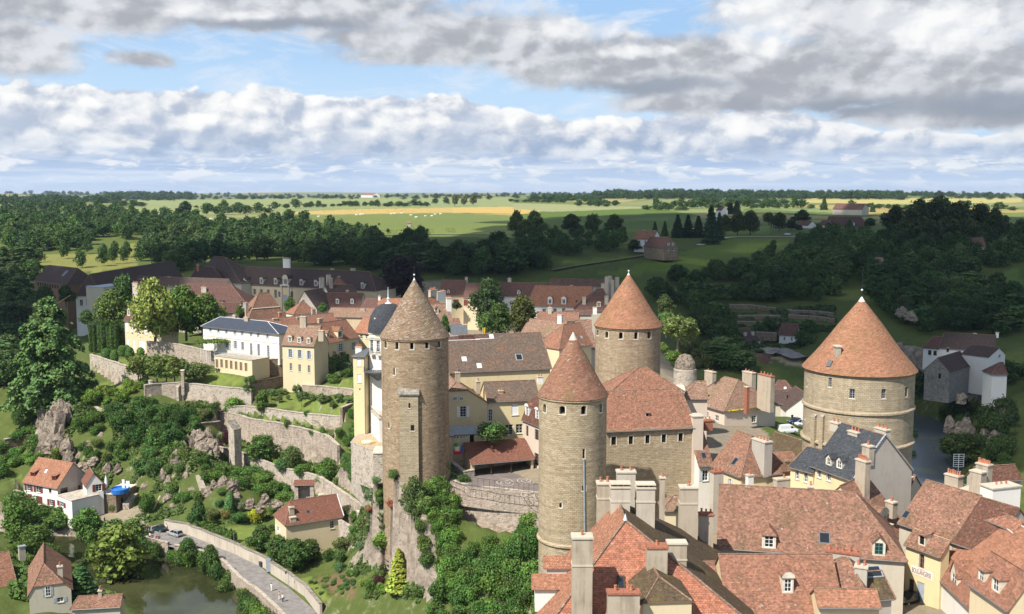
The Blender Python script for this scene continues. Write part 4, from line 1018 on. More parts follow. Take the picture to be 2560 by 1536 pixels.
for (x0,x1) in ((1440,1500),(1530,1580)):
 p,q=onT(trC,trR,Z7(x0,960))-O,onT(trC,trR,Z7(x1,590))-O
 mid=(p+q)/2; rad_=Vector((mid.x,mid.y,0)).normalized(); tan=Vector((-rad_.y,rad_.x,0)); wdt=(x1-x0)/4.365*mpp(trC)/2
 for s_ in (0,1):
  pass
 P=[Vector((mid.x,mid.y,0))+tan*(k*wdt)+rad_*.5 for k in (-1,1)]; Q=[v-rad_*1.2 for v in P]
 for A_,B_ in ((P[0],P[1]),(P[1],Q[1]),(Q[0],P[0])): m.poly([A_+Vector((0,0,p.z)),B_+Vector((0,0,p.z)),B_+Vector((0,0,q.z-.6)),A_+Vector((0,0,q.z-.6))],'stone_tan')
 m.poly([P[0]+Vector((0,0,q.z-.6)),P[1]+Vector((0,0,q.z-.6)),Q[1]+Vector((0,0,q.z+.5)),Q[0]+Vector((0,0,q.z+.5))],'slab_stone')
m.build('chute',tr)
# houses
def zd(p,d): return PY(p,d).z
def wpx(x,y,z): return proj((x,y,z))[:2]
HS={}
def hs(key,zf,A,B,d,zb,label,ridge=None,name='house',cat='house',dx=0,**k):
 """A house traced from its front eaves line A-B; d is the distance of A."""
 a,b=(zf(*A),zf(*B)) if zf else (A,B)
 if ridge is not None: ridge=tuple(zf(*r) for r in ridge) if isinstance(ridge[0],tuple) else zf(*ridge)
 h=House(name,label,a,b,zd(a,d),zb,cat=cat,ridge=ridge,**k); HS[key]=h; return h
CON='old town houses on the plateau'
h=hs('c1',A1,(330,312),(645,352),525,-18,'brown timber-clad block with a dark hipped roof and a row of slit windows',ridge=((530,178),(752,194)),name='convent_wing',cat='building',hr=True,pitch=42,wall='wood_brown',roof='tile_dark')
h.wins('f',A1,(368,352),(555,378),None,9,'dark',w=3.4,h=9,sill=False).skylight(A1(628,248),3,4).finish()
h=hs('c2',A1,(965,455),(1770,288),478,-16,'long dark-roofed wing ending in a white wall with outside stairs',name='convent_wing',cat='building',D=11.5,pitch=58,hl=True,hipk=.45,wall='plaster_white',roof='tile_dark')
for r in rw(A1,(905,560,940,600),(770,500,800,560),(830,490,875,555),(842,570,880,625)): h.win('l',r,'c')
m=MB(); q=h.onside(A1(880,440),0); m.box(-.6,q.y-1,h.he-.5,.9,q.y+1.4,h.he+4,'plaster_white'); m.box(-.8,q.y-1.3,h.he+4,2.5,q.y+1.7,h.he+4.3,'zinc'); m.box(-.64,q.y-.4,h.he+.6,-.6,q.y+.7,h.he+3,'glass'); h.part('dormer',m)
m=MB()
for i in range(12): m.box(-1.8,1+i*.5,0,-.05,1.5+i*.5,1.2+i*.42,'plaster_white')
m.box(-2,7,5.9,-.05,10.5,6.2,'plaster_white'); m.box(-2,7,6.2,-1.9,10.5,7.1,'plaster_white'); h.part('stair',m)
h.finish()
hs('c3',A1,(1290,352),(2165,386),468,0,'low dark roof wing just behind the bright lime tree',ridge=((1325,270),(2140,304)),name='convent_wing',cat='building',pitch=42,roof='tile_dark',wall='plaster_drab').chim(A1(1618,278),A1(1640,280),pots=0).skylight(A1(1185,300)).finish()
h=hs('c4',A1,(1890,300),(2330,338),520,0,'tallest steep dark pavilion roof of the convent',ridge=((2062,86),(2170,86)),name='convent_wing',cat='building',hl=True,hr=True,pitch=52,roof='tile_dark',wall='plaster_drab'); h.finish()
hs('c5',A1,(1835,302),(2145,306),506,0,'small dark hipped roof in front of the tallest convent pavilion',ridge=((1905,183),(2062,184)),name='convent_wing',cat='building',hl=True,hr=True,pitch=48,roof='tile_dark',wall='plaster_drab').chim(A1(1898,165),A1(1916,165),yf=.3,pots=1,mat='terracotta').finish()
h=hs('c6',A2,(350,343),(1700,412),506,-1,'longest cream convent range with arched windows, dormers and a carved portal',ridge=((335,180),(1640,230)),name='convent_wing',cat='building',hr=True,pitch=43,roof='tile_dark',wall='plaster_cream')
for x,y in ((527,425),(593,428),(660,432),(767,450),(887,450),(1575,470)): h.win('f',A2(x-12,y-28)+A2(x+12,y+26),'c',sill=False,surround='limestone')
for x,y in ((430,440),(430,365)): h.win('f',A2(x-12,y-20)+A2(x+12,y+20),'c')
h.win('f',A2(718,405)+A2(742,485),'c',surround='limestone'); h.win('f',A2(808,455)+A2(840,540),'solid',frame='paint_blue_grey',name='door',surround='limestone')
for x,y in ((593,325),(730,330),(978,340),(1118,348),(1570,372)): h.dormer(*A2(x-16,y-24),*A2(x+16,y+24),wallm='limestone',style='arch')
h.dormer(*A2(318-18,345-20),*A2(318+18,345+24),wallm='limestone'); h.dormer(*A2(428-22,340-26),*A2(428+22,340+40),wallm='limestone')
h.dormer(*A2(798,300),*A2(850,360),wallm='limestone',style='arch',up=.8)
h.chim(A2(800,100),A2(864,104),yf=.5,pots=3,style='vent',mat='plaster_white').chim(A2(1262,200),A2(1288,202),pots=0).chim(A2(1452,198),A2(1494,200),pots=0)
m=MB(); p,q=h.onplane(A2(790,520),0),h.onplane(A2(860,370),0); m.box(p.x-.3,-.5,0,p.x+.5,0,q.z,'limestone'); m.box(q.x-.5,-.5,0,q.x+.3,0,q.z,'limestone'); m.box(p.x-.5,-.6,q.z,q.x+.5,0,q.z+.6,'limestone'); h.part('portal',m)
h.finish()
h=hs('c7',A1,(1000,385),(1222,355),455,-8,'flat-roofed pale block half hidden by trees below the convent',D=9,kind='flat',name='convent_annexe',cat='building',wall='plaster_drab',roof='zinc')
h.win('f',rw(A1,(1030,395,1065,425),(1090,390,1140,420)),'c').finish()
hs('c8',A1,(1720,520),(2370,528),415,0,'broad brown-plum hipped roof behind the lime trees with a pale chimney',ridge=((1800,358),(2232,345)),hl=True,hr=True,pitch=46,roof='tile_plum',wall='plaster_drab',group=CON).chim(A1(1942,378),A1(1990,380),yf=.25,pots=1,mat='chimney_pale').dormer(*A1(2120,535),*A1(2165,590)).finish()
hs('c9',A1,(2030,626),(2330,615),398,0,'low plum lean-to roof with one dormer beside the red pavilion',ridge=((2100,530),(2312,528)),kind='shed',pitch=45,roof='tile_plum',wall='plaster_drab',group=CON).dormer(*A1(2320,530),*A1(2360,585),style='g').finish()
h=hs('w1',A1,(1203,692),(1560,722),368,-9,'white mansard house with two tall chimneys half hidden by the bright lime tree',ridge=((1305,520),(1560,520)),hl=True,pitch=60,roof='tile_plum',wall='plaster_cream',group=CON)
for r in rw(A1,(1220,712,1240,812),(1266,716,1286,822),(1322,722,1342,830),(1400,735,1420,840)): h.win('f',r,'c',shut='paint_white',closed=True)
for r in rw(A1,(1222,880,1242,960),(1285,890,1305,975),(1340,900,1400,985)): h.win('f',r,'solid',frame='paint_white',name='door')
h.chim(A1(1277,338),A1(1326,342),yf=.7,pots=4,mat='chimney_pale').chim(A1(1345,350),A1(1392,352),yf=.75,pots=3,mat='chimney_pale').dormer(*A1(1228,590),*A1(1256,660),style='g').finish()
h=hs('w2',A2,(28,752),(762,828),343,2,'long white house with a blue slate roof above an arcaded terrace',ridge=((196,669),(650,716)),hl=True,hr=True,pitch=27,roof='slate_blue',wall='plaster_white',over=.55,mort='lead_white',group=CON)
for x,y in ((100,790),(178,799),(255,808),(337,819),(407,827),(492,837),(562,845),(652,857)): h.win('f',A2(x-9,y-24)+A2(x+9,y+22),'c',shut='shutter_pale')
for x,y in ((258,927),(342,938),(412,950)): h.win('f',A2(x-12,y-40)+A2(x+12,y+38),'c',shut='shutter_pale')
for x,y in ((495,975),(567,982),(660,995)): h.win('f',A2(x-13,y-52)+A2(x+13,y+62),'c',shut='paint_white',name='door')
h.chim(A2(312,648),A2(340,650),yf=.5,pots=2).chim(A2(424,668),A2(460,670),yf=.4,pots=1)
m=MB(); z=h.onplane(A2(500,900),0).z; m.box(-.05,-.12,z,h.L+.05,0,z+.25,'limestone'); h.part('string_course',m); h.finish()
h=hs('w3',A2,(140,1042),(502,1090),326,-3,'cream arcaded terrace block with seven round arches and a railing',D=7,kind='flat',name='arcade',cat='terrace',wall='plaster_cream',roof='paving')
for x,y in ((165,1115),(210,1115),(257,1122),(303,1128),(350,1136),(397,1143),(445,1150)): h.win('f',A2(x-12,y-38)+A2(x+12,y+42),'solid',frame='wood_brown',surround='limestone',sill=False)
m=MB()
for i in range(34): m.tube((i*h.L/33,-.05,h.he+.2),(i*h.L/33,-.05,h.he+1.15),.03,.03,'zinc',4)
m.tube((0,-.05,h.he+1.15),(h.L,-.05,h.he+1.15),.05,.05,'zinc',4); h.part('railing',m); h.finish()
h=hs('w4',A2,(500,1085),(802,1072),322,-5,'rough grey-brown retaining block between the arcade and the cream corner house',D=7,kind='flat',name='retaining_block',cat='terrace',wall='rubble_brown',roof='paving'); h.win('f',A2(552,1190)+A2(572,1265),'dark',name='door'); h.finish()
m=MB(); a=zd(A2(0,860),338)
P=[PZ(A2(x,y),7.6) for x,y in ((5,905),(190,865),(205,880),(60,950))]
hp=tag(empty('pergola',(P[0].x,P[0].y,3.7)),'white garden pergola roofed with a green vine at the end of the white house','pergola'); O=Vector((P[0].x,P[0].y,3.7))
for i in range(5):
 for q in (P[0].lerp(P[1],i/4),P[3].lerp(P[2],i/4)): m.tube(Vector((q.x,q.y,2))-O,Vector((q.x,q.y,7.6))-O,.09,.09,'paint_white',6)
 m.tube(P[0].lerp(P[1],i/4)-O,P[3].lerp(P[2],i/4)-O,.07,.07,'paint_white',5)
m.build('frame',hp)
h=hs('k1',A2,(795,926),(1101,941),316,-7,'cream corner house with three small dormers and white shutters above the orchard',ridge=((808,735),(1112,756)),pitch=50,roof='tile_weathered',wall='plaster_cream',wallr='plaster_ochre',group=CON)  # ochre right wall: its shade is painted into the plaster colour
for x,y in ((873,1020),(963,1028),(1053,1037)): h.win('f',A2(x-15,y-40)+A2(x+15,y+40),'c',shut='shutter_pale')
for x,y in ((878,1151),(963,1163),(1053,1172)): h.win('f',A2(x-12,y-36)+A2(x+12,y+36),'c')
for x,y in ((869,885),(958,897),(1048,905)): h.dormer(*A2(x-19,y-22),*A2(x+19,y+24),wallm='limestone',style='arch',up=.6)
h.win('r',A2(1268,995)+A2(1282,1025),'dark'); h.chim(A2(962,660),A2(1020,664),yf=.42,dp=1,pots=2).chim(A2(1140,796),A2(1190,800),y=1.6,dp=1.1,pots=2).finish()
h=hs('k2',A2,(1112,938),(1532,856),317,-2,'ochre wing with a wide red roof turning back from the cream corner house',ridge=((1040,738),(1482,692)),pitch=45,roof='tile_red',wall='plaster_ochre',group=CON)
for r in rw(A2,(1342,925,1376,1000),(1470,912,1500,985)): h.win('f',r,'c',shut='paint_blue_grey')
h.dormer(*A2(1332,800),*A2(1380,872)).dormer(*A2(1225,820),*A2(1255,862)).chim(A2(1150,680),A2(1186,682),yf=.6,pots=1).finish()
hs('k3',A2,(462,696),(832,664),388,0,'steep red two-tier pavilion roof with a pale band',ridge=((566,438),(670,436)),hl=True,hr=True,pitch=60,roof='tile_rust',wall='plaster_ochre',group=CON).chim(A2(440,530),A2(468,532),yf=.3,pots=1,mat='chimney_pale',zlow=0).finish()
m=MB(); h=HS['k3']; z=h.he+(h.hr_-h.he)*.4; i=h.D/2*.4-.0; k0=h.rx0*.4; k1=h.L-(h.L-h.rx1)*.4
m.tube((k0-.15,i-.15,z+.1),(k1+.15,i-.15,z+.1),.22,.22,'mortar',6); h.part('flashing',m)
hs('k4',A2,(905,636),(1112,621),392,0,'small bright red hipped roof below the grey gable',ridge=((985,516),(1002,516)),hl=True,hr=True,pitch=50,roof='tile_red',wall='plaster_white',group=CON).finish()
hs('k5',A2,(918,582),(1128,592),408,0,'grey gabled house end facing the town gardens',ridge=(1006,420),kind='y',D=13,roof='tile_dark',wall='plaster_grey',group=CON).win('f',A2(985,495)+A2(1015,525),'c').finish()
h=hs('k6',A2,(1125,584),(1542,590),413,0,'dark red-brown long roof with two white dormers behind the red roofs',ridge=((1045,442),(1532,428)),pitch=46,roof='tile_plum',wall='plaster_drab',group=CON)
for x in (1327,1469): h.dormer(*A2(x-15,502),*A2(x+15,542),wallm='plaster_white',style='arch')
h.chim(A2(1408,410),A2(1435,412),yf=.5,pots=1,mat='terracotta').chim(A2(1105,505),A2(1128,507),yf=.2,pots=0).finish()
h=hs('k7',A2,(1242,442),(1512,426),448,0,'white gabled house with dark roof and paired tall chimneys before the convent',ridge=((1142,350),(1505,374)),pitch=42,roof='tile_dark',wall='plaster_white',group=CON); h.chim(A2(1156,290),A2(1200,292),yf=.45,pots=4,mat='chimney_pale').chim(A2(1226,262),A2(1264,264),yf=.6,pots=2,mat='chimney_pale').chim(A2(1254,290),A2(1282,292),yf=.3,pots=0).finish()
hs('k7b',A2,(1275,372),(1400,372),462,0,'small steep orange-red roof with a blue spirelet before the convent',ridge=((1320,288),(1345,288)),hl=True,hr=True,pitch=50,roof='tile_red',wall='plaster_drab',group=CON).chim(A2(1330,275),A2(1350,277),pots=1).finish()
hs('k8',A2,(1545,585),(1712,598),402,0,'ochre-walled house with a plum roof beside the bright red roof',ridge=((1552,490),(1702,493)),pitch=45,roof='tile_plum',wall='plaster_yellow',group=CON).finish()
hs('k9',A2,(1715,600),(1940,600),394,0,'bright red roof immediately left of the pale cone',ridge=((1720,492),(1932,486)),pitch=45,roof='tile_orange',wall='plaster_drab',group=CON).chim(A2(1720,465),A2(1743,466),yf=.4,pots=1,mat='plaster_white').finish()
hs('k10',A2,(1225,660),(1692,668),370,0,'pinkish weathered roof beneath the dark dormered roof',ridge=((1272,566),(1640,600)),hl=True,pitch=40,roof='tile_weathered',wall='plaster_ochre',group=CON).chim(A2(1549,590),A2(1590,592),yf=.3,pots=2).finish()
h=hs('k11',A2,(618,766),(1422,692),350,0,'long row of red roofs with many chimneys behind the cream corner house',ridge=((640,698),(1376,614)),pitch=38,roof='tile_red',wall='plaster_ochre',group=CON)
h.chim(A2(709,680),A2(756,682),yf=.3,pots=2).chim(A2(764,620),A2(790,622),yf=.5,pots=2,mat='terracotta').chim(A2(938,668),A2(964,670),yf=.25,pots=2).chim(A2(1084,590),A2(1116,592),yf=.6,pots=2).finish()
hs('k12',A2,(1490,810),(1645,826),343,-2,'orange-red roof with cream wall between the ochre wing and the dome house',ridge=((1482,660),(1680,682)),pitch=42,roof='tile_orange',wall='plaster_cream',group=CON).win('f',rw(A2,(1545,840,1570,880),(1600,840,1625,880)),'c').finish()
h=hs('d1',A2,(1632,834),(1850,848),243,-3,'tall white house with a slate dome and iron balconies beside the brown tower',name='dome_house',cat='house',D=9,kind='flat',wall='plaster_white',roof='limestone',group=CON)
for r in rw(A2,(1645,880,1672,1000),(1705,885,1735,1005)): h.win('f',r,'c',shut=None)
for r in rw(A2,(1604,1075,1628,1160),(1716,1080,1748,1175)): h.win('f',r,'solid',frame='paint_white')
h.win('f',A2(1602,1235)+A2(1620,1300),'c')
m=MB()
for (x0,y0,x1,y1) in ((1636,1030,1672,972),(1700,1036,1745,980)):
 p,q=h.onplane(A2(x0,y0),-.9),h.onplane(A2(x1,y1),-.9); m.box(p.x,-.9,p.z-.15,q.x,0,p.z,'limestone')
 for i in range(9): t=p.x+(q.x-p.x)*i/8; m.tube((t,-.85,p.z),(t,-.85,q.z),.025,.025,'iron',4)
 m.tube((p.x,-.85,q.z),(q.x,-.85,q.z),.04,.04,'iron',4)
h.part('balcony',m)
m=MB(); p,q=h.onplane(A2(1608,1178),-.6),h.onplane(A2(1760,1150),-.6); m.lathe([(.3,p.z-2.4),(1.2,p.z-1.6),(2.6,p.z-.5),(3.3,p.z-.2),(3.3,p.z),(0,p.z)],'zinc_dark',20,((p.x+q.x)/2+.6,-.1))
for i in range(20):
 a=math.pi+math.pi*i/19; m.tube(((p.x+q.x)/2+.6+3.2*math.cos(a),-.1+3.2*math.sin(a),p.z),((p.x+q.x)/2+.6+3.2*math.cos(a),-.1+3.2*math.sin(a),p.z+1),.03,.03,'iron',4)
h.part('bow_balcony',m)
m=MB(); c=h.onplane(A2(1822,820),4.2); r_=h.onplane(A2(1652,820),4.2); rr_=c.x-r_.x; top=h.onplane(A2(1820,545),4.2).z-h.he
m.lathe([(rr_*math.cos(math.pi/2*i/10)**.8,h.he+.25+top*math.sin(math.pi/2*i/10)) for i in range(11)],'slate',32,(c.x,4.2)); h.part('dome',m)
m=MB(); zt=h.he+top; m.lathe([(.8,zt-.1),(.9,zt+.15),(.3,zt+.6),(.25,zt+1.2),(.4,zt+1.3),(.15,zt+1.6),(.05,zt+4)],'lead_white',10,(c.x,4.2)); m.box(c.x-.5,4.15,zt+2.6,c.x+.5,4.25,zt+2.7,'iron'); h.part('finial',m)
m=MB(); p,q=h.onplane(A2(1694,820),.3),h.onplane(A2(1752,692),.3); m.box(p.x,.3,h.he+.2,q.x,2.4,q.z,'plaster_white'); m.box(p.x-.2,.1,q.z,q.x+.2,2.6,q.z+.3,'limestone'); m.box(p.x+.5,.25,h.he+.6,q.x-.5,.29,q.z-.3,'paint_white'); h.part('dormer',m)
m=MB(); m.box(-.25,-.3,h.he-.9,h.L+.2,0,h.he-.45,'limestone')
for i in range(16): m.box(i*h.L/16,-.22,h.he-1.3,i*h.L/16+.3,0,h.he-.9,'limestone')
h.part('cornice',m); h.finish()
h=hs('d2',A2,(1478,1042),(1592,1047),242,-4,'narrow cream block with closed white shutters, left of the dome house',D=8,pitch=22,hl=True,hr=True,roof='zinc_dark',wall='plaster_yellow',mort=False,group=CON)
h.win('f',rw(A2,(1517,1065,1553,1142),(1520,1222,1558,1300)),'solid',frame='paint_white'); h.win('f',A2(1538,1358)+A2(1550,1376),'dark',sill=False)
m=MB(); m.tube((h.L-.1,-.1,0),(h.L-.1,-.1,h.he),.08,.08,'gutter',6); h.part('downpipe',m)
h.chim(A2(1500,955),A2(1560,957),yf=.5,dp=.6,pots=4,mat='plaster_white').finish()
h=hs('d3',Z4,(238,568),(362,694),247,-3,'low white annexe with a balustraded flat roof above the gravel terrace',D=8,kind='flat',name='annexe',cat='house',wall='plaster_white',roof='paving',group=CON)
h.win('f',rw(Z4,(262,630,280,700),(300,670,318,740)),'solid',frame='paint_white'); h.win('f',rw(Z4,(286,740,300,820)),'solid',frame='paint_white',name='door')
m=MB()
for i in range(16): m.tube((i*h.L/15,.1,h.he+.2),(i*h.L/15,.1,h.he+1),.06,.06,'limestone',5)
m.box(-.1,0,h.he+1,h.L+.1,.25,h.he+1.15,'limestone')
for i in range(9): m.tube((.1,i,h.he+.2),(.1,i,h.he+1),.06,.06,'limestone',5)
m.box(-.1,0,h.he+1.001,.2,8,h.he+1.15,'limestone'); h.part('balustrade',m); h.finish()
h=hs('m1',A3,(378,452),(612,456),428,0,'plum-roofed house with dark red shutters at the end of the street',ridge=((402,312),(634,318)),pitch=45,roof='tile_plum',wall='plaster_cream',group=CON)
h.win('f',rw(A3,(515,500,568,565)),'solid',frame='shutter_red').chim(A3(628,286),A3(650,288),pots=1,mat='chimney_pale').dormer(*A3(455,410),*A3(482,440)).finish()
hs('m2',A3,(612,472),(765,476),421,0,'lower plum-roofed house beside the big street tree',ridge=((640,346),(765,348)),pitch=45,roof='tile_plum',wall='plaster_cream',group=CON).win('f',A3(600,500)+A3(655,560),'solid',frame='shutter_red').finish()
h=hs('m3',A3,(925,460),(1440,472),443,0,'long mottled plum roof behind the street trees',ridge=((930,352),(1432,326)),pitch=44,roof='tile_plum',wall='plaster_white',group=CON); h.chim(A3(1040,292),A3(1072,294),pots=1,mat='chimney_pale').dormer(*A3(1132,415),*A3(1162,448),wallm='plaster_white').finish()
h=hs('m4',A3,(1225,552),(1830,566),402,-1,'large orange-roofed white house with two tall white dormers',ridge=((1305,366),(1905,376)),hl=True,pitch=46,roof='tile_orange',wall='plaster_white',group=CON)
for x in (1449,1582): h.dormer(*A3(x-22,495),*A3(x+22,548),wallm='plaster_white',style='arch',up=.7)
for x,y in ((1392,610),(1497,608),(1582,605)): h.win('f',A3(x-17,y-22)+A3(x+17,y+26),'c',shut=None)
h.chim(A3(1643,360),A3(1667,362),yf=.5,pots=0,mat='chimney_pale').skylight(A3(1705,517)).finish()
hs('m5',A3,(1440,362),(2005,370),446,0,'pale lichened roof line at the very back of the middle town',ridge=((1465,299),(1990,304)),pitch=44,roof='tile_greyred',wall='plaster_drab',group=CON).finish()
h=hs('m6',A3,(1700,602),(2045,602),388,-1,'plum hipped roof crowned by a cluster of tall pale chimneys',ridge=((1905,396),(1965,396)),hl=True,hr=True,pitch=48,roof='tile_plum',wall='plaster_drab',group=CON)
h.dormer(*A3(1900,532),*A3(1940,572),style='arch')
for a,b,y,yf in ((1944,1980,345,.5),(1980,2012,280,.75),(2012,2046,272,.95),(2040,2070,310,.7),(2080,2118,284,.9)): h.chim(A3(a,y),A3(b,y+2),yf=yf,pots=1,mat='chimney_pale')
for a,b,y in ((1764,1796,474),(1977,2013,464)): h.chim(A3(a,y),A3(b,y+2),yf=.12,pots=0,mat='chimney_pale')
h.finish()
hs('m7',A3,(1320,696),(1722,702),370,-1,'rust roof under the orange-roofed white house',ridge=((1342,638),(1700,606)),pitch=34,roof='tile_rust',wall='plaster_drab',group=CON).chim(A3(1430,574),A3(1464,576),yf=.35,pots=1,mat='chimney_pale').finish()
hs('m7b',A3,(1590,640),(1850,640),378,-1,'small brown roof right of the rust roof',ridge=((1610,606),(1850,610)),pitch=34,roof='tile_plum',wall='plaster_drab',group=CON).chim(A3(1864,572),A3(1902,574),yf=.3,pots=0,mat='plaster_white').finish()
hs('m8',A3,(1168,832),(1545,862),326,-1,'pink weathered hipped roof with a tall white chimney behind the street trees',ridge=((1242,696),(1545,700)),hl=True,pitch=42,roof='tile_weathered',wall='plaster_drab',group=CON).chim(A3(1520,645),A3(1560,648),yf=.4,dp=1,pots=2,mat='plaster_white').finish()
h=hs('m9',A3,(1538,968),(1850,926),288,-1,'bright red hipped roof with cream wall just left of the furthest round tower',ridge=((1578,738),(1725,732)),hl=True,pitch=50,roof='tile_red',wall='plaster_cream',group=CON); h.win('f',A3(1752,938)+A3(1775,965),'c').skylight(A3(1752,865),1,1,pane='zinc').finish()
hs('m10',A3,(1772,972),(1900,966),304,-1,'brownish pink roof squeezed between the bright red roof and the furthest tower',ridge=((1790,700),(1892,694)),pitch=48,roof='tile_weathered',wall='plaster_drab',group=CON).finish()
hs('m11',A3,(1715,768),(1850,768),345,-1,'small red roof peeping above the bright red hipped roof',ridge=((1720,700),(1850,698)),pitch=44,roof='tile_red',wall='plaster_drab',group=CON).finish()
h=hs('s1',A3,(225,600),(400,560),302,-1,'orange street house with a brick-topped chimney behind the pale cone',ridge=((262,436),(392,515)),pitch=45,roof='tile_orange',wall='plaster_white',group=CON); h.chim(A3(296,402),A3(356,406),yf=.5,pots=7,mat='chimney_pale').chim(A3(360,418),A3(442,422),yf=.7,pots=3,mat='plaster_white').finish()
h=hs('s2',A3,(320,745),(505,738),276,-1,'pinkish street house with a very tall pale chimney behind the pale cone',ridge=((386,532),(478,548)),pitch=48,roof='tile_weathered',wall='plaster_white',group=CON); h.chim(A3(452,480),A3(497,484),yf=.3,dp=1,pots=3,mat='plaster_white').dormer(*A3(336,580),*A3(372,640)).finish()
hs('s3',A3,(505,745),(585,742),292,-1,'small red lean-to roof beside the tall street chimney',ridge=((505,682),(575,684)),kind='shed',pitch=35,roof='tile_rust',wall='plaster_drab',group=CON).finish()
hs('s4',A3,(500,862),(650,860),245,-1,'grey zinc-roofed building with a brown lean-to behind the long grey-brown roof',ridge=((520,740),(600,742)),pitch=35,roof='zinc_dark',wall='plaster_drab',mort=False,group=CON).chim(A3(607,738),A3(648,740),yf=.4,pots=2,mat='chimney_render').finish()
h=hs('q1',A3,(478,1197),(1450,1156),226,-2,'long cream building under the biggest grey-brown roof, behind the school',ridge=((800,840),(1392,820)),name='long_building',cat='building',hr=True,pitch=42,roof='tile_greybrown',wall='plaster_yellow',gov=.3)
for x,y in ((620,1075),(765,1140)): h.skylight(A3(x,y),1.1,1.3,frame='lead_white',pane='lead_white')
h.skylight(A3(1150,1057),1.6,1.8,frame='zinc'); h.skylight(A3(575,872),9,1.4,frame='lead_white',pane='tile_plum'); h.skylight(A3(715,862),9,1.4,frame='lead_white',pane='tile_plum'); h.chim(A3(540,1175),A3(582,1178),y=-3.2,dp=.8,pots=0,mat='chimney_render',cap='zinc_dark'); h.finish()
h=hs('sc',Z4,(892,552),(1478,523),213,-1,'pale yellow school gable with clipped roof, white shutters and a bare stone patch',name='school',cat='school',ridge=(1176,333),kind='y',D=15,clip=.34,clipD=2.2,roof='tile_weathered',wall='plaster_yellow')
h.win('f',Z4(1196,562)+Z4(1260,672),'c',shut='paint_white',frame='paint_white'); h.win('f',rw(Z4,(1120,465,1166,497),(1185,465,1230,497)),'c')
for r in rw(Z4,(788,505,815,630),(845,550,873,665)): h.win('l',r,'solid',frame='paint_white')
m=MB(); p,q=h.onplane(Z4(902,750),0),h.onplane(Z4(1048,570),0); P=[(p.x,p.z),(q.x-.3,p.z),(q.x-.6,p.z+2),(q.x,p.z+2.6),(q.x-.2,q.z),(p.x,q.z)]
m.poly([(x,-.04,z) for x,z in P],'rubble_brown'); h.part('bare_stone',m)
h.chim(Z4(905,238),Z4(948,242),y=9,dp=.9,pots=1).finish()
h=hs('sw',Z4,(1480,507),(2010,484),216,-1,'school wing with a dark speckled roof, arched door and closed white shutters',name='school_wing',cat='school',ridge=((1480,318),(1990,290)),pitch=38,roof='tile_greybrown',wall='plaster_yellow')
h.win('f',Z4(1488,592)+Z4(1530,716),'c',name='door',surround='limestone').win('f',Z4(1728,535)+Z4(1797,652),'solid',frame='paint_white').win('f',rw(Z4,(1655,750,1742,855),(1772,745,1840,840)),'c')
h.chim(Z4(1152,208),Z4(1192,212),y=4,dp=.8,pots=1).chim(Z4(1366,300),Z4(1406,303),y=2.6,dp=.8,pots=1).chim(Z4(1595,395),Z4(1643,400),y=1.3,dp=.8,pots=2).chim(Z4(1998,250),Z4(2052,254),yf=.5,dp=.8,pots=2,mat='plaster_white').finish()
h=hs('sl',Z4,(1120,856),(1370,844),207,2,'grey zinc lean-to with a row of small panes against the school',ridge=((1105,772),(1365,764)),kind='shed',name='lean_to',cat='school',pitch=25,roof='zinc',wall='plaster_yellow',mort=False,over=.2)
h.win('f',rw(Z4,(1130,852,1150,892),(1160,852,1180,892),(1198,852,1218,890),(1228,850,1248,888),(1250,850,1266,880)),'c').win('f',Z4(1296,850)+Z4(1340,935),'dark',name='door').finish()
h=hs('sk',Z4,(932,868),(1118,862),203.5,2,'small cream wash house with a hipped zinc roof on the round terrace',D=4,pitch=25,hl=True,hr=True,name='wash_house',cat='school',roof='zinc',wall='plaster_yellow',mort=False,over=.3); h.win('f',Z4(1007,902)+Z4(1057,942),'c').finish()
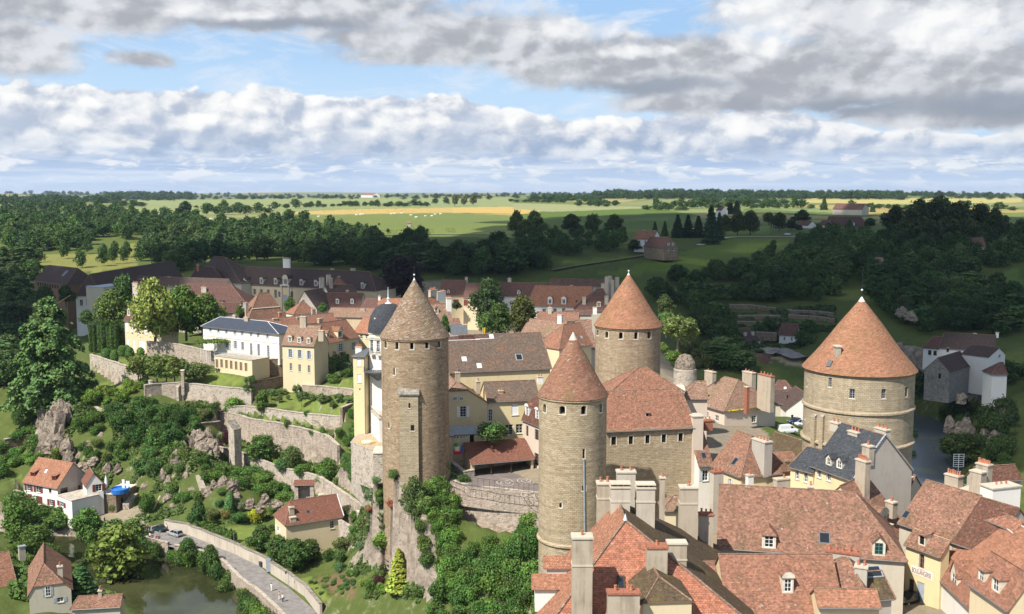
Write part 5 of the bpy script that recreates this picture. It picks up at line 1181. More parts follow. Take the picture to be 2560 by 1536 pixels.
def mansard(key,zf,A,B,d,zb,label,brk,D,pitch,top=24,roof='tile_brown',roof2=None,wall='plaster_pink',name='house',cat='house',group=CON):
 h=hs(key,zf,A,B,d,zb,label,D=D,kind='flat',wall=wall,name=name,cat=cat,group=group); h.tp=math.tan(R(pitch)); q=h.onslope(zf(*brk)); mi=max(q.y,.4); mh=mi*h.tp
 m=MB(); L,he=h.L,h.he; o=.3; up=(D/2-mi)*math.tan(R(top)); u=.06
 z0=he-o*h.tp*.6+u; z1=he+mh+u; z2=z1+up
 slab(m,[[(-.15,-o,z0),(L+.15,-o,z0),(L+.15,mi,z1),(-.15,mi,z1)],[(L+.15,D+o,z0),(-.15,D+o,z0),(-.15,D-mi,z1),(L+.15,D-mi,z1)]],.12,roof,'wood_brown')
 slab(m,[[(-.2,mi-.12,z1+.03),(L+.2,mi-.12,z1+.03),(L+.2,D/2,z2+.03),(-.2,D/2,z2+.03)],[(L+.2,D-mi+.12,z1+.03),(-.2,D-mi+.12,z1+.03),(-.2,D/2,z2+.03),(L+.2,D/2,z2+.03)]],.1,roof2 or roof,'wood_brown')
 m.tube((-.2,D/2,z2+.05),(L+.2,D/2,z2+.05),.1,.1,'mortar',5)
 h.part('roof',m); m=MB()
 for x in (0,L): m.poly([(x,0,he),(x,mi,z1-.06),(x,D/2,z2-.06),(x,D-mi,z1-.06),(x,D,he)],h.wall)
 m.tube((-.1,-o-.05,z0),(L+.1,-o-.05,z0),.08,.08,'gutter',6); h.part('gable',m)
 h.kind='x'; h.mi=mi; h.hr_=z2; h.z1=z1
 base=h.finish
 def fin():
  h.kind='flat0';
  m=MB(); wall_grid(m,h.T('f'),0,h.L,0,h.he,h.ops['f'],h.wall); wall_grid(m,h.T('r'),0,h.D,0,h.he,h.ops['r'],h.wall); wall_grid(m,h.T('l'),0,h.D,0,h.he,h.ops['l'],h.wall)
  m.poly([(0,h.D,0),(h.L,h.D,0),(h.L,h.D,h.he),(0,h.D,h.he)],h.wall); h.part('wall',m)
  for (f,a0,a1,z0,z1,style,frame,shut,closed,name,sill,hole,sur) in h.later:
   m=MB(); window_mesh(m,h.T(f),a0,a1,z0,z1,style,.2,frame); w=m.build(name,h.root)
   if shut: shutters(w,h.T(f),a0,a1,z0,z1,shut,closed)
 h.finish=fin; return h
h=mansard('sm',Z4,(1842,684),(2030,760),211,-1,'mansard house with brick-edged arched windows right of the covered playground',(1872,505),9,68)
for r in rw(Z4,(1868,560,1905,665),(1972,595,2008,700)): h.dormer(*r,wallm='paint_white',style='arch')
for r in rw(Z4,(1875,760,1900,870),(1965,800,2005,910),(1962,1045,2005,1170)): h.win('f',r,'c',frame='wood_brown')
h.finish()
h=hs('pr',Z4,(1312,1153),(1952,1098),201,-1,'open covered playground with a red-brown tiled roof on timber posts',ridge=((1236,946),(1856,892)),name='covered_playground',cat='shelter',kind='shed',pitch=28,roof='tile_clean',wall='plaster_ochre',th=.12,mort=False)
h.ops['f'].append((.7,h.L-.5,.2,h.he-.15))
h.ops['l'].append((.6,h.D*.35,.2,h.he-.3)); m=MB()
for px in ((1517,1275),(1722,1256)):
 q=h.onplane(Z4(*px),.2); x=q.x
 m.tube((x,.2,0),(x,.2,1.1),.2,.16,'limestone',6); m.box(x-.1,.1,1,x+.1,.3,h.he,'wood_dark'); m.tube((x,.2,h.he-1.1),(x-1.1,.2,h.he-.1),.07,.07,'wood_dark',5); m.tube((x,.2,h.he-1.1),(x+1.1,.2,h.he-.1),.07,.07,'wood_dark',5)
h.part('post',m); h.finish()
h=hs('hall',Z5,(935,753),(1897,710),180,-3,'tall stone hall with five arched openings, joined to the nearest round tower',ridge=((960,352),(1748,315)),name='castle_hall',cat='hall',hr=True,pitch=50,roof='tile_red',wall='stone_gold',over=.45,mort='tile_cone_pale')
for r in rw(Z5,(995,840,1048,930),(1185,832,1232,922),(1367,820,1414,912),(1545,812,1592,902),(1728,800,1776,890)): h.win('f',r,'dark',surround='limestone',sill=False)
m=MB()
for i in range(44): m.box(i*h.L/44,-.32,h.he-.75,i*h.L/44+.26,0,h.he-.35,'stone_brown')
m.box(-.1,-.36,h.he-.35,h.L+.1,0,h.he-.1,'stone_brown'); h.part('corbel_course',m)
h.dormer(*Z5(1370,575),*Z5(1412,628),wallm='zinc',win='dark',style='shed')
m=MB(); m.box(h.L-.3,-.5,0,h.L+1.6,2,h.he+1.5,'plaster_pink'); m.box(h.L-.45,-.65,h.he+1.5,h.L+1.75,2.1,h.he+1.7,'cap_stone'); h.part('pilaster',m)
h.finish()
h=hs('hb',A4,(285,1242),(985,1216),199,-2,'red hipped roof with a white chimney leaning against the furthest tower',ridge=((565,1000),(640,1006)),hl=True,hr=True,pitch=46,roof='tile_red',wall='plaster_pink',group=CON); h.chim(A4(650,1094),A4(736,1098),y=2.2,dp=1.4,pots=0,mat='plaster_white').finish()
hs('hb2',A4,(845,1222),(1010,1225),203,-2,'small white flat-topped block behind the stone hall',D=5,kind='flat',wall='plaster_white',roof='limestone',group=CON).finish()
hs('hb3',A4,(985,1290),(1230,1290),207,-2,'small pinkish roof between the stone hall and the hipped corner house',ridge=((1130,1135),(1190,1140)),hl=True,pitch=46,roof='tile_weathered',wall='plaster_pink',group=CON).finish()
h=hs('cr',Z7,(88,428),(487,543),272,-8,'pale corner house under a broad hipped roof with yellow lichen and four chimneys',ridge=((510,165),(655,205)),hl=True,hr=True,pitch=36,D=16.5,roof='tile_weathered',wall='plaster_pink',over=.6,group=CON)
h.win('f',rw(Z7,(170,535,203,600),(275,568,310,632),(385,605,420,668)),'c'); h.win('r',Z7(783,610)+Z7(833,682),'c')
h.chim(Z7(268,122),Z7(356,126),y=14,dp=1.3,pots=2,zlow=h.he-1,potm='terracotta').chim(Z7(680,128),Z7(785,134),y=17,dp=1.4,pots=3,zlow=h.he-1).chim(Z7(700,290),Z7(732,292),y=4,dp=.8,pots=0,mat='brick_red').chim(Z7(846,160),Z7(992,168),y=10,dp=1.3,pots=4,zlow=h.he-.8,cap='brick_red')
m=MB()
for i in range(14):
 y=1+i*1.1*random.random()+i*.4; m.ico((h.L+.55,min(y,h.D-1),h.he-.35),.3,.3+.4*random.random(),.15,'lichen_yellow',6,4,.5)
h.part('lichen',m); h.skylight(Z7(305,395),1.6,1); h.finish()
h=hs('r1',Z7,(350,1140),(667,1264),176,-1,'rust roof house with a brick chimney and a very broad grey chimney breast',ridge=((372,702),(785,826)),hr=True,pitch=46,roof='tile_rust',wall='plaster_cream',group=CON)
h.skylight(Z7(600,1110),1,1.5).chim(Z7(785,868),Z7(926,880),y=4,dp=1.6,pots=4,mat='plaster_grey',zlow=h.he-.6).win('f',Z7(530,1300)+Z7(560,1370),'c',shut='shutter_pale').finish()
h=hs('r2',Z7,(205,1140),(348,1130),181,-1,'narrow recessed rust roof with a white-shuttered window below the hall',ridge=((206,640),(330,655)),pitch=50,roof='tile_rust',wall='plaster_white',group=CON); h.win('f',Z7(245,1205)+Z7(308,1320),'c',shut='shutter_pale').chim(Z7(272,655),Z7(360,665),yf=.42,dp=1.2,pots=2,mat='brick_red',cap='brick_red').skylight(Z7(258,1045),.9,1.2).finish()
hs('r3',Z7,(925,926),(1305,1052),202,-3,'mossy brown roof edged by a white parapet near the widest tower',ridge=((1002,782),(1335,886)),pitch=40,roof='tile_mossy',wall='plaster_white',group=CON).finish()
hs('r4',Z7,(935,1105),(1265,1090),190,-3,'low rusty lean-to roof below the white parapet',ridge=((965,975),(1245,1045)),kind='shed',pitch=30,roof='tile_rust',wall='plaster_cream',group=CON).finish()
hs('r5',Z7,(680,1275),(1100,1232),169,-1,'cream wall with a flat rusty roof behind the small orange pots',ridge=((700,1200),(1120,1180)),kind='shed',pitch=30,roof='tile_rust',wall='plaster_yellow',group=CON).chim(Z7(370,1216),Z7(477,1222),y=-4,dp=1.2,pots=2,mat='chimney_pale',cap='brick_red',zlow=3).chim(Z7(746,1252),Z7(806,1258),y=-5,dp=.8,pots=1,mat='plaster_white',zlow=3).chim(Z7(1062,1290),Z7(1250,1300),y=-2.5,dp=1.2,pots=1,mat='plaster_grey',zlow=3).finish()
h=hs('sl1',Z8,(195,446),(487,550),166,-1,'yellow slate-roofed house with two dormers and a grey gable before the widest tower',ridge=((402,165),(716,256)),pitch=47,roof='slate',wall='plaster_yellow',wallr='plaster_grey',gov=.05,group=CON)
for r in rw(Z8,(230,488,258,540),(296,508,325,562)): h.win('f',r,'c',surround='limestone')
for r in rw(Z8,(289,398,328,458),(362,416,402,480)): h.dormer(*r,wallm='limestone',roof='slate',style='g')
h.chim(Z8(316,152),Z8(372,156),yf=.45,dp=1,pots=2,mat='chimney_pale').chim(Z8(440,215),Z8(506,220),yf=.4,dp=1.3,pots=3,mat='chimney_pale').chim(Z8(540,312),Z8(592,316),yf=.22,dp=1,pots=1).chim(Z8(626,195),Z8(705,200),yf=.62,dp=1,pots=3,mat='chimney_pale').chim(Z8(495,412),Z8(566,418),y=-1.6,dp=1,pots=5,zlow=4)
m=MB()
for s_ in (0,1): m.tube((h.L+.08,-.2,h.he+.2),(h.L+.08,h.D/2,h.hr_+.25),.14,.14,'lead_white',6); m.tube((h.L+.08,h.D+.2,h.he+.2),(h.L+.08,h.D/2,h.hr_+.25),.14,.14,'lead_white',6)
h.part('verge',m); h.finish()
h=hs('sl2',Z8,(48,456),(202,498),169,-1,'lower slate-roofed yellow annexe of the slate house',ridge=((150,342),(268,332)),hl=True,pitch=40,roof='slate',wall='plaster_yellow',group=CON); h.win('f',rw(Z8,(80,482,104,550),(139,502,165,570)),'c',surround='limestone').finish()
h=House('house','longest near roof of mottled rust tiles with a teal-curtained dormer',(1795,1364),(2262,1397),zd((1795,1364),138),-1,ridge=(Z6(1800,240),Z8(490,638)),pitch=44,hr=True,roof='tile_rust',wall='plaster_drab',group=CON); HS['n1']=h
h.dormer(1905,1338,1940,1374,wallm='limestone',style='hip'); h.dormer(*Z8(612,985),*Z8(702,1085),wallm='limestone',style='g',frame='paint_teal').skylight(Z8(280,957),1.5,1.7).chim(Z8(166,595),Z8(206,600),yf=.5,dp=1,pots=1).finish()
h=hs('n2',Z8,(690,985),(857,890),147,-1,'rust roof strip with an arched dormer and small chimney behind the longest near roof',ridge=(500,550),pitch=45,roof='tile_rust',wall='plaster_cream',group=CON); h.dormer(*Z8(648,808),*Z8(715,885),wallm='limestone',style='arch').chim(Z8(695,872),Z8(757,878),y=-.6,dp=1,pots=1,zlow=3).finish()
hs('n3',Z8,(590,640),(832,692),166,-1,'mottled red roof directly below the grey gable',ridge=((545,463),(862,510)),hl=True,pitch=42,roof='tile_rust',wall='plaster_drab',group=CON).chim(Z8(818,528),Z8(882,532),yf=.35,dp=1.1,pots=2).finish()
h=hs('n4',Z8,(800,842),(1168,966),146,-1,'wide rust roof above the bakery with one skylight',ridge=((892,532),(1312,652)),pitch=44,roof='tile_rust',wall='plaster_drab',group=CON); h.skylight(Z8(845,795),.9,1.3).chim(Z8(702,700),Z8(755,705),y=2.5,dp=1.,pots=1,zlow=h.he-1).finish()
h=hs('bk',Z8,(846,986),(1087,1073),140.5,-1,'yellow bakery front with a painted sign, brown window and one attic dormer',ridge=((866,876),(1152,968)),kind='shed',pitch=48,name='bakery',cat='shop',roof='tile_rust',wall='plaster_yellow',mort=False,group=CON)
h.dormer(*Z8(930,932),*Z8(978,1012),wallm='limestone',style='shed',win='dark'); h.win('f',Z8(936,1068)+Z8(972,1168),'c',frame='wood_brown',surround='limestone').win('f',Z8(862,1240)+Z8(897,1345),'c',frame='wood_brown',name='door').win('f',Z8(918,1262)+Z8(970,1400),'solid',frame='paint_blue_grey',name='door')
p,q=h.onplane(Z8(880,1200),0),h.onplane(Z8(1026,1238),0); p2=h.onplane(Z8(880,1175),0)
m=MB(); zz=(p.z+q.z)/2; sh=1.0; m.box(p.x,-.05,zz-.1,q.x,0,zz+sh,'plaster_white'); sg=h.part('sign',m)
fc=bpy.data.curves.new('lettering','FONT'); fc.body='BOULANGERIE'; fc.extrude=.01; fc.align_x='CENTER'; fc.align_y='CENTER'; fc.size=1.05
ft=bpy.data.objects.new('lettering_curve',fc); COL.objects.link(ft); bpy.context.view_layer.update()
lm=bpy.data.meshes.new_from_object(ft.evaluated_get(bpy.context.evaluated_depsgraph_get())); bpy.data.objects.remove(ft)
lm.materials.clear(); lm.materials.append(MT('shutter_red')); xs_=[v.co.x for v in lm.vertices]
fo=bpy.data.objects.new('lettering',lm); COL.objects.link(fo); fo.parent=sg; fo.location=((p.x+q.x)/2,-.07,zz+sh/2-.1); fo.rotation_euler=(R(90),0,0); fo.scale=((q.x-p.x)*.9/(max(xs_)-min(xs_)),.95,1); h.finish()
h=hs('n5',Z8,(1172,972),(1430,1060),138.2,-1,'dark mottled brown roof continuing the bakery-side roof beyond a pale verge',ridge=((1318,664),(1500,718)),pitch=44,roof='tile_brown',wall='plaster_grey',group=CON); h.finish()
h=hs('n6',Z8,(1112,600),(1362,668),158,-1,'bare rendered gable wall topped by clay-potted chimney stacks near the river',D=3,kind='flat',name='gable_wall',cat='wall',wall='plaster_ochre',roof='cap_stone')
h.chim(Z8(1112,515),Z8(1206,522),y=.2,dp=1.3,pots=6).chim(Z8(1286,490),Z8(1366,496),y=.1,dp=1.4,pots=0).chim(Z8(1328,440),Z8(1412,444),y=2.4,dp=1.2,pots=7,zlow=h.he-1).finish()
hs('n7',Z8,(1365,560),(1640,540),163,-1,'dark brown roof at the right edge beside the potted chimney stacks',ridge=((1400,480),(1520,440)),pitch=44,roof='tile_brown',wall='plaster_grey',group=CON).finish()
h=hs('n8',Z8,(1445,622),(1640,602),147,-1,'white rendered block with a tiled rim at the right edge',D=2.5,kind='flat',wall='plaster_white',roof='cap_stone',group=CON); h.chim(Z8(1470,600),Z8(1570,596),y=1,dp=1,pots=3,mat='terracotta',zlow=h.he-.5); h.finish()
h=mansard('n9',Z8,(1030,1182),(1330,1472),139,-1,'orange double-pitched roof with a carved stone dormer opposite the bakery',(1097,1045),15,58,top=40,roof='tile_red',roof2='tile_orange',wall='plaster_white')
h.dormer(*Z8(1152,1200),*Z8(1200,1278),wallm='limestone',style='g',up=.8).skylight(Z8(1080,1140),1.1,1.5)
h.chim(Z8(1440,858),Z8(1600,852),y=8,dp=1.4,pots=1).win('f',rw(Z8,(1065,1260,1085,1330)),'c').finish()
h=mansard('n10',Z8,(1290,1268),(1560,1455),117,-1,'red roof with two big stone dormers in the lower right corner',(1412,1030),12,56,top=38,roof='tile_red',roof2='tile_orange',wall='plaster_cream')
for r in rw(Z8,(1342,1170,1388,1265),(1436,1225,1492,1340)): h.dormer(*r,wallm='limestone',style='hip',up=.6)
h.finish()
h=hs('n11',Z8,(1355,800),(1600,900),139,-1,'red roof edged with pale ridge tiles behind the double-pitched orange roof',ridge=((1375,788),(1540,745)),pitch=35,roof='tile_red',wall='plaster_drab',group=CON); h.finish()
ze=9.
h=House('house','big near house with a brick-red hipped end and a forest of tall chimneys',wpx(3.1,107,ze),wpx(27.2,107,ze),ze,-1,kind='y',D=15,clip=.999,clipD=7.5,ridge=None,roof='tile_brick',wall='plaster_cream',group=CON,cat='house')
h.hr_=20.2; h.ax=9.6
o,d=h.rl(Z6(1050,500));
def roof_split(h):
 L,D,he,hr,g_=h.L,h.D,h.he,h.hr_,h.gov; u=.12; o=.4
 e=o*(hr-he)/h.ax
 A,B=(-o,-o,he-e+u),(L+o,-o,he-e+u); A2,B2=(-o,D,he-e+u),(L+o,D,he-e+u); Rr=(h.ax,h.clipD,hr+u); R1=(h.ax,D,hr+u)
 for nm,polys,mt in (('roof',[[A,B,Rr]],'tile_brick'),('roof_side',[[A2,A,Rr,R1]],'tile_orange'),('roof_side',[[B,(L+o,D+15,he-e+u),R1,Rr]],'tile_mossy')):
  m=MB(); slab(m,polys,.16,mt,'wood_brown'); h.part(nm,m)
 m=MB()
 for a,b in ((Rr,R1),(A,Rr),(B,Rr)): m.tube(a,b,.17,.17,'tile_weathered',6)
 m.lathe([(.25,hr+u),(.1,hr+.6),(.0,hr+.9)],'lead_white',8,(h.ax,h.clipD)); h.part('ridge_tile',m)
 m=MB(); m.box(0,0,0,L,D,he,h.wall); m.poly([(0,D,he),(L,D,he),(h.ax,D,hr)],h.wall); h.part('wall',m)
roof_split(h)
def zch(x0,yt,x1,d,dp,pots,zl,**k):
 y=d-h.O.y; h.chim(Z6(x0,yt),Z6(x1,yt+6),y=y,dp=dp,pots=pots,zlow=zl-h.O.z,**k)
zch(505,742,700,106.6,1.6,1,6,band=True); zch(1225,835,1420,110,1.5,1,9,mat='chimney_render',cap='brick_red'); zch(1425,795,1605,112.5,1.3,0,9,band=True,mat='chimney_render')
zch(875,255,1060,120,1.5,0,14,style='vent',band=True,mat='chimney_pale'); zch(1122,262,1300,120.5,1.5,0,14,style='vent',band=True,mat='chimney_pale'); zch(745,222,880,123,1.4,2,13,band=True); zch(935,110,1112,127,1.3,2,12,mat='chimney_pale')
zch(1350,165,1396,142,.8,1,8); zch(1545,262,1715,131,1.6,1,9,band=True); zch(1730,520,1862,133,1.2,3,8,cap='brick_red'); zch(845,1275,1152,102.5,1.2,2,8,cap='brick_red')
m=MB(); q=Vector(h.onplane(Z6(970,1190),2.6)); yy=2.0; q=h.onplane(Z6(970,1225),1.9)
tpf=(h.hr_-h.he)/h.clipD;
oo,dd=h.rl(Z6(968,1185)); t=(h.he+oo.y*tpf-oo.z)/(dd.z-dd.y*tpf); q=oo+dd*t
nn=Vector((0,-tpf,1)).normalized(); va=Vector((0,1,tpf)).normalized()
for k,(ww,hh_,of,mt) in enumerate(((.85,1.5,.3,'wood_dark'),(.55,1.15,.31,'glass'))):
 P=[q+Vector((a*ww/2,0,0))+va*(b*hh_/2)+nn*of for a,b in ((-1,-1),(1,-1),(1,1),(-1,1))]; m.poly(P,mt)
 if k==0:
  for i in range(4): m.poly([P[i],P[(i+1)%4],P[(i+1)%4]-nn*.3,P[i]-nn*.3],mt)
h.part('skylight',m)
sl_=(h.hr_-h.he)/h.ax
for (x0,y0,x1,y1) in ((275,1050,430,1165),(105,1290,380,1345)):
 oo,dd=h.rl(Z6((x0+x1)/2,y1)); t=(h.he+oo.x*sl_-oo.z)/(dd.z-dd.x*sl_); q=oo+dd*t; w_=(x1-x0)/3.844*.0415/2
 m=MB(); zt=q.z+2.2; m.box(q.x-1.2,q.y-w_,q.z-.8,q.x+2.2,q.y+w_,zt-.25,'plaster_white');
 slab(m,[[(q.x-1.6,q.y-w_-.3,zt-.3),(q.x+2.8,q.y-w_-.3,zt-.3),(q.x+2.8,q.y,zt+.9),(q.x-1.6,q.y,zt+.9)],[(q.x+2.8,q.y+w_+.3,zt-.3),(q.x-1.6,q.y+w_+.3,zt-.3),(q.x-1.6,q.y,zt+.9),(q.x+2.8,q.y,zt+.9)]],.1,'tile_orange'); h.part('dormer',m)
big=h
h=House('house','small mossy hipped roof tucked between chimneys at the bottom edge',Z6(1185,1375),Z6(1650,1360),zd(Z6(1185,1375),104),-1,kind='y',ridge=Z6(1400,1240),D=9,clip=.999,clipD=3.2,roof='tile_mossy',wall='plaster_cream',group=CON); h.finish()
h=House('house','low red-orange roof with an arched stone dormer at the bottom edge',wpx(24.3,112.5,7.6),wpx(37.3,112.5,7.6),7.6,-1,ridge=None,D=13,pitch=43,roof='tile_red',wall='plaster_cream',group=CON); h.dormer(*Z8(-12,1232),*Z8(66,1345),wallm='limestone',style='arch',up=.8).finish()
h=hs('b2',Z8,(210,1262),(548,1310),119,-1,'small rust hipped roof before a wide grey chimney wall at the bottom edge',ridge=((400,1098),(445,1096)),hl=True,hr=True,pitch=42,roof='tile_rust',wall='plaster_cream',group=CON); h.chim(Z8(286,1052),Z8(524,1058),y=9,dp=1.2,pots=5,mat='plaster_grey',zlow=h.he-1,cap='brick_red').chim(Z8(490,1152),Z8(576,1158),y=1.2,dp=1.2,pots=2,mat='plaster_grey',zlow=h.he-2).finish()
hs('b3',Z8,(572,1372),(745,1358),117.5,-1,'speckled mossy roof with a glazed strip at the bottom edge',ridge=((575,1182),(690,1200)),hr=True,pitch=42,roof='tile_mossy',wall='plaster_grey',group=CON).skylight(Z8(615,1190),2.4,1.5,frame='zinc').finish()
hs('b4',Z8,(240,1420),(660,1425),112,-1,'lowest orange roof strip at the bottom edge',ridge=((270,1308),(648,1322)),pitch=35,roof='tile_orange',wall='plaster_cream',group=CON).finish()
hs('b5',Z6,(1690,1420),(2140,1400),117,-1,'rust roof with white skylight boxes right of the mossy slope',ridge=((1840,985),(2080,975)),pitch=44,roof='tile_rust',wall='plaster_white',group=CON).dormer(*Z6(1930,1150),*Z6(2045,1230),wallm='plaster_white',style='shed').finish()
hs('b6',Z6,(1380,470),(1560,470),146,-1,'small weathered roof between the chimneys and the hall',ridge=((1475,345),(1530,350)),hl=True,pitch=40,roof='tile_weathered',wall='plaster_cream',group=CON).finish()
LOW='houses in the river valley'
h=hs('v1',Z1,(200,1345),(492,1304),186,-28,'cream house with a half-hipped rust roof and grey shutters on the near bank',ridge=(300,1178),kind='y',D=16,clip=.72,clipD=3.6,roof='tile_rust',wall='plaster_drab',group=LOW)
h.win('f',rw(Z1,(314,1288,350,1358),(395,1368,440,1400)),'c',shut='paint_blue_grey').chim(Z1(396,1150),Z1(432,1154),y=2.5,dp=.9,pots=1,mat='chimney_pale',zlow=h.he-1).finish()
hs('v2',Z1,(-110,1335),(110,1290),197,-28,'red roof with a zinc-topped chimney at the left edge of the near bank',ridge=((-110,1048),(178,1060)),hr=True,pitch=45,roof='tile_red',wall='plaster_drab',group=LOW).chim(Z1(130,1012),Z1(176,1014),yf=.7,pots=0,mat='chimney_pale',cap='zinc').finish()
hs('v3',Z1,(500,1440),(830,1422),176,-31,'low rusty roof with small chimneys at the bottom edge near the water',ridge=((540,1378),(745,1338)),hl=True,pitch=38,roof='tile_rust',wall='plaster_drab',group=LOW).chim(Z1(678,1318),Z1(702,1320),yf=.4,pots=2).finish()
h=hs('v4',Z1,(163,563),(398,607),266,-27,'white riverside house with an orange roof, brown dormers and red-brown shutters',ridge=((296,392),(468,440)),pitch=46,roof='tile_orange',wall='plaster_white',wallr='plaster_grey',group=LOW,mort=False)  # grey plaster on the right gable paints in its shade; house is white
for r in rw(Z1,(184,583,212,630),(249,596,280,642)): h.win('f',r,'c',frame='paint_white',shut='shutter_red')
h.win('f',rw(Z1,(338,612,356,645)),'c',frame='shutter_red').win('f',rw(Z1,(342,690,368,733)),'c',shut='shutter_red').win('f',rw(Z1,(190,652,222,708),(250,668,294,722)),'solid',frame='shutter_red',name='door')
h.win('r',rw(Z1,(418,608,470,660)),'c',frame='shutter_red').win('r',rw(Z1,(540,590,560,645)),'solid',frame='shutter_red',name='door')
h.dormer(*Z1(210,498),*Z1(240,532),wallm='shutter_red',frame='shutter_red',style='shed').dormer(*Z1(357,524),*Z1(385,560),wallm='shutter_red',frame='shutter_red',style='shed').skylight(Z1(320,495),.9,1.3,pane='lead_white').chim(Z1(462,440),Z1(484,442),yf=.55,pots=0,mat='plaster_grey').finish()
h=hs('v5',Z1,(597,593),(714,578),259,-27,'white gabled annexe with a pink roof beside the white riverside house',ridge=(648,511),kind='y',D=7,roof='tile_clean',wall='plaster_white',group=LOW); h.win('f',rw(Z1,(662,584,705,632)),'c',shut='shutter_red',name='door').finish()
hs('v6',Z1,(398,663),(497,702),259.5,-28,'white terrace block with a shuttered window under the riverside house',D=7,kind='flat',name='terrace_block',cat='terrace',wall='plaster_white',roof='paving').win('f',Z1(412,705)+Z1(440,740),'c',shut='shutter_red').finish()
hs('v7',Z1,(697,650),(802,658),262,-28,'rubble terrace with a pale rim holding a blue paddling pool',D=9,kind='flat',name='terrace_block',cat='terrace',wall='rubble_brown',roof='limestone').win('r',Z1(838,680)+Z1(855,708),'dark').finish()
h=hs('v8',Z3,(827,622),(1367,537),229,-27,'brown hip-roofed house among the lower gardens',ridge=((870,405),(1278,330)),hl=True,pitch=42,roof='tile_clean',wall='plaster_cream',group=LOW,gov=.3)
h.chim(Z3(862,452),Z3(906,456),y=1.4,dp=.9,pots=1,mat='chimney_render').chim(Z3(1150,332),Z3(1194,336),yf=.55,dp=1,pots=0,mat='limestone').skylight(Z3(1040,500),.8,.8).chim(Z3(868,548),Z3(925,552),y=.1,dp=.8,pots=0,mat='chimney_pale')
h.win('l',rw(Z3,(690,625,712,668),(740,645,762,690)),'c',shut='paint_white').win('f',rw(Z3,(1250,590,1290,660)),'c')
m=MB(); m.tube((h.L+.35,-.2,h.he),(h.L+.35,h.D/2,h.hr_+.1),.12,.12,'lead_white',5); h.part('verge',m); h.finish()
h=hs('v9',Z3,(905,242),(1092,238),247,-25,'little stone garden shelter with a tiled lean-to roof below the long garden wall',ridge=((925,190),(1085,206)),kind='shed',name='garden_shelter',cat='shelter',pitch=22,roof='tile_clean',wall='rubble_pale',over=.2,mort=False); h.ops['f'].append((.9,h.L-.9,.3,h.he-.2)); h.finish()
h=hs('v10',Z2,(720,765),(797,748),279,-22,'square stone pier with a sloping slab top on the terrace wall',ridge=((760,640),(880,630)),kind='shed',name='stone_pier',cat='pier',pitch=40,roof='slab_stone',wall='rubble_pale',wallr='rubble_brown',over=.15,mort=False,gut=False); h.finish()
hs('v11',Z1,(1268,728),(1322,728),262,-27,'tiny white garden shed against the rock',D=3,kind='shed',name='garden_shed',cat='shed',pitch=15,roof='zinc',wall='plaster_white',mort=False).finish()
FAR='houses on the far bank and the hill'
hs('f1',A4,(1482,762),(1742,739),430,-13,'white house with a dark roof among trees beyond the furthest tower',ridge=((1452,612),(1645,648)),hr=True,pitch=42,roof='tile_dark',wall='plaster_white',group=FAR).win('f',rw(A4,(1518,765,1540,800),(1660,748,1685,780),(1700,745,1720,778)),'c',shut='paint_blue_grey').chim(A4(1590,665),A4(1612,667),yf=.2,pots=0,mat='chimney_pale').chim(A4(1664,657),A4(1686,659),yf=.2,pots=0,mat='chimney_pale').finish()
hs('f2',A4,(1925,682),(2102,690),452,-14,'tall white house left of the widest tower cone with a plum roof',ridge=((1955,576),(2065,576)),hl=True,pitch=48,roof='tile_plum',wall='plaster_white',group=FAR).win('f',rw(A4,(1965,705,1985,740),(2035,708,2055,745)),'c').finish()
hs('f3',A4,(2105,652),(2460,622),462,-14,'row with dull red roofs behind the widest tower cone',ridge=((2115,572),(2420,590)),pitch=44,roof='tile_plum',wall='plaster_grey',group=FAR).chim(A4(2350,584),A4(2395,588),yf=.4,pots=0,mat='plaster_white').finish()
hs('f4',A4,(1745,1042),(1937,1030),398,-24,'stone barn gable with a plum roof beside the old bridge',ridge=(1842,924),kind='y',D=15,roof='tile_plum',wall='rubble_grey',group=FAR).finish()
hs('f5',A4,(1635,985),(1800,1000),408,-22,'dark roof with a pale verge above the bridge end',ridge=((1680,870),(1795,872)),pitch=46,roof='tile_dark',wall='rubble_grey',group=FAR).finish()
hs('f6',Z7,(1025,325),(1235,335),302,-14,'dull plum gabled roof with a tiny white skylight between corner house and widest tower',ridge=((1070,228),(1150,228)),hl=True,hr=True,pitch=50,roof='tile_plum',wall='plaster_drab',group=FAR).skylight(Z7(1147,308),.8,.8,pane='paint_white').finish()
hs('f7',Z7,(1010,465),(1160,470),290,-12,'dark roof with a pale edge beside the van street',ridge=((1030,330),(1130,335)),pitch=48,roof='tile_dark',wall='plaster_drab',group=FAR).finish()
hs('f8',Z7,(1160,545),(1580,545),284,-10,'white gable of a dark-roofed house in the van street',ridge=(1385,378),kind='y',D=12,roof='tile_dark',wall='plaster_white',group=FAR).win('f',rw(Z7,(1212,600,1238,650)),'dark').finish()
hs('f9',A5,(1655,806),(2195,836),395,-12,'long white farmhouse under a dark roof on the right bank',ridge=((1705,666),(2165,692)),hl=True,pitch=44,roof='tile_dark',wall='plaster_white',group=FAR).win('f',rw(A5,(1725,810,1748,850),(2008,840,2030,880)),'c',frame='wood_dark').chim(A5(1985,670),A5(2015,672),pots=0,mat='plaster_white').chim(A5(2200,660),A5(2230,664),pots=0,mat='plaster_white').finish()
hs('f10',A5,(1500,806),(1662,816),398,-12,'white house end with a red roof left of the long farmhouse',ridge=((1600,708),(1690,700)),hl=True,pitch=44,roof='tile_plum',wall='plaster_white',group=FAR).win('f',rw(A5,(1546,835,1578,880),(1598,840,1630,885)),'c',frame='wood_dark').finish()
hs('f11',A5,(2132,902),(2292,872),366,-16,'white gabled house at the right edge by the farmhouse',ridge=(2232,814),kind='y',D=10,roof='tile_dark',wall='plaster_white',group=FAR).win('f',A5(2225,875)+A5(2245,905),'c').finish()
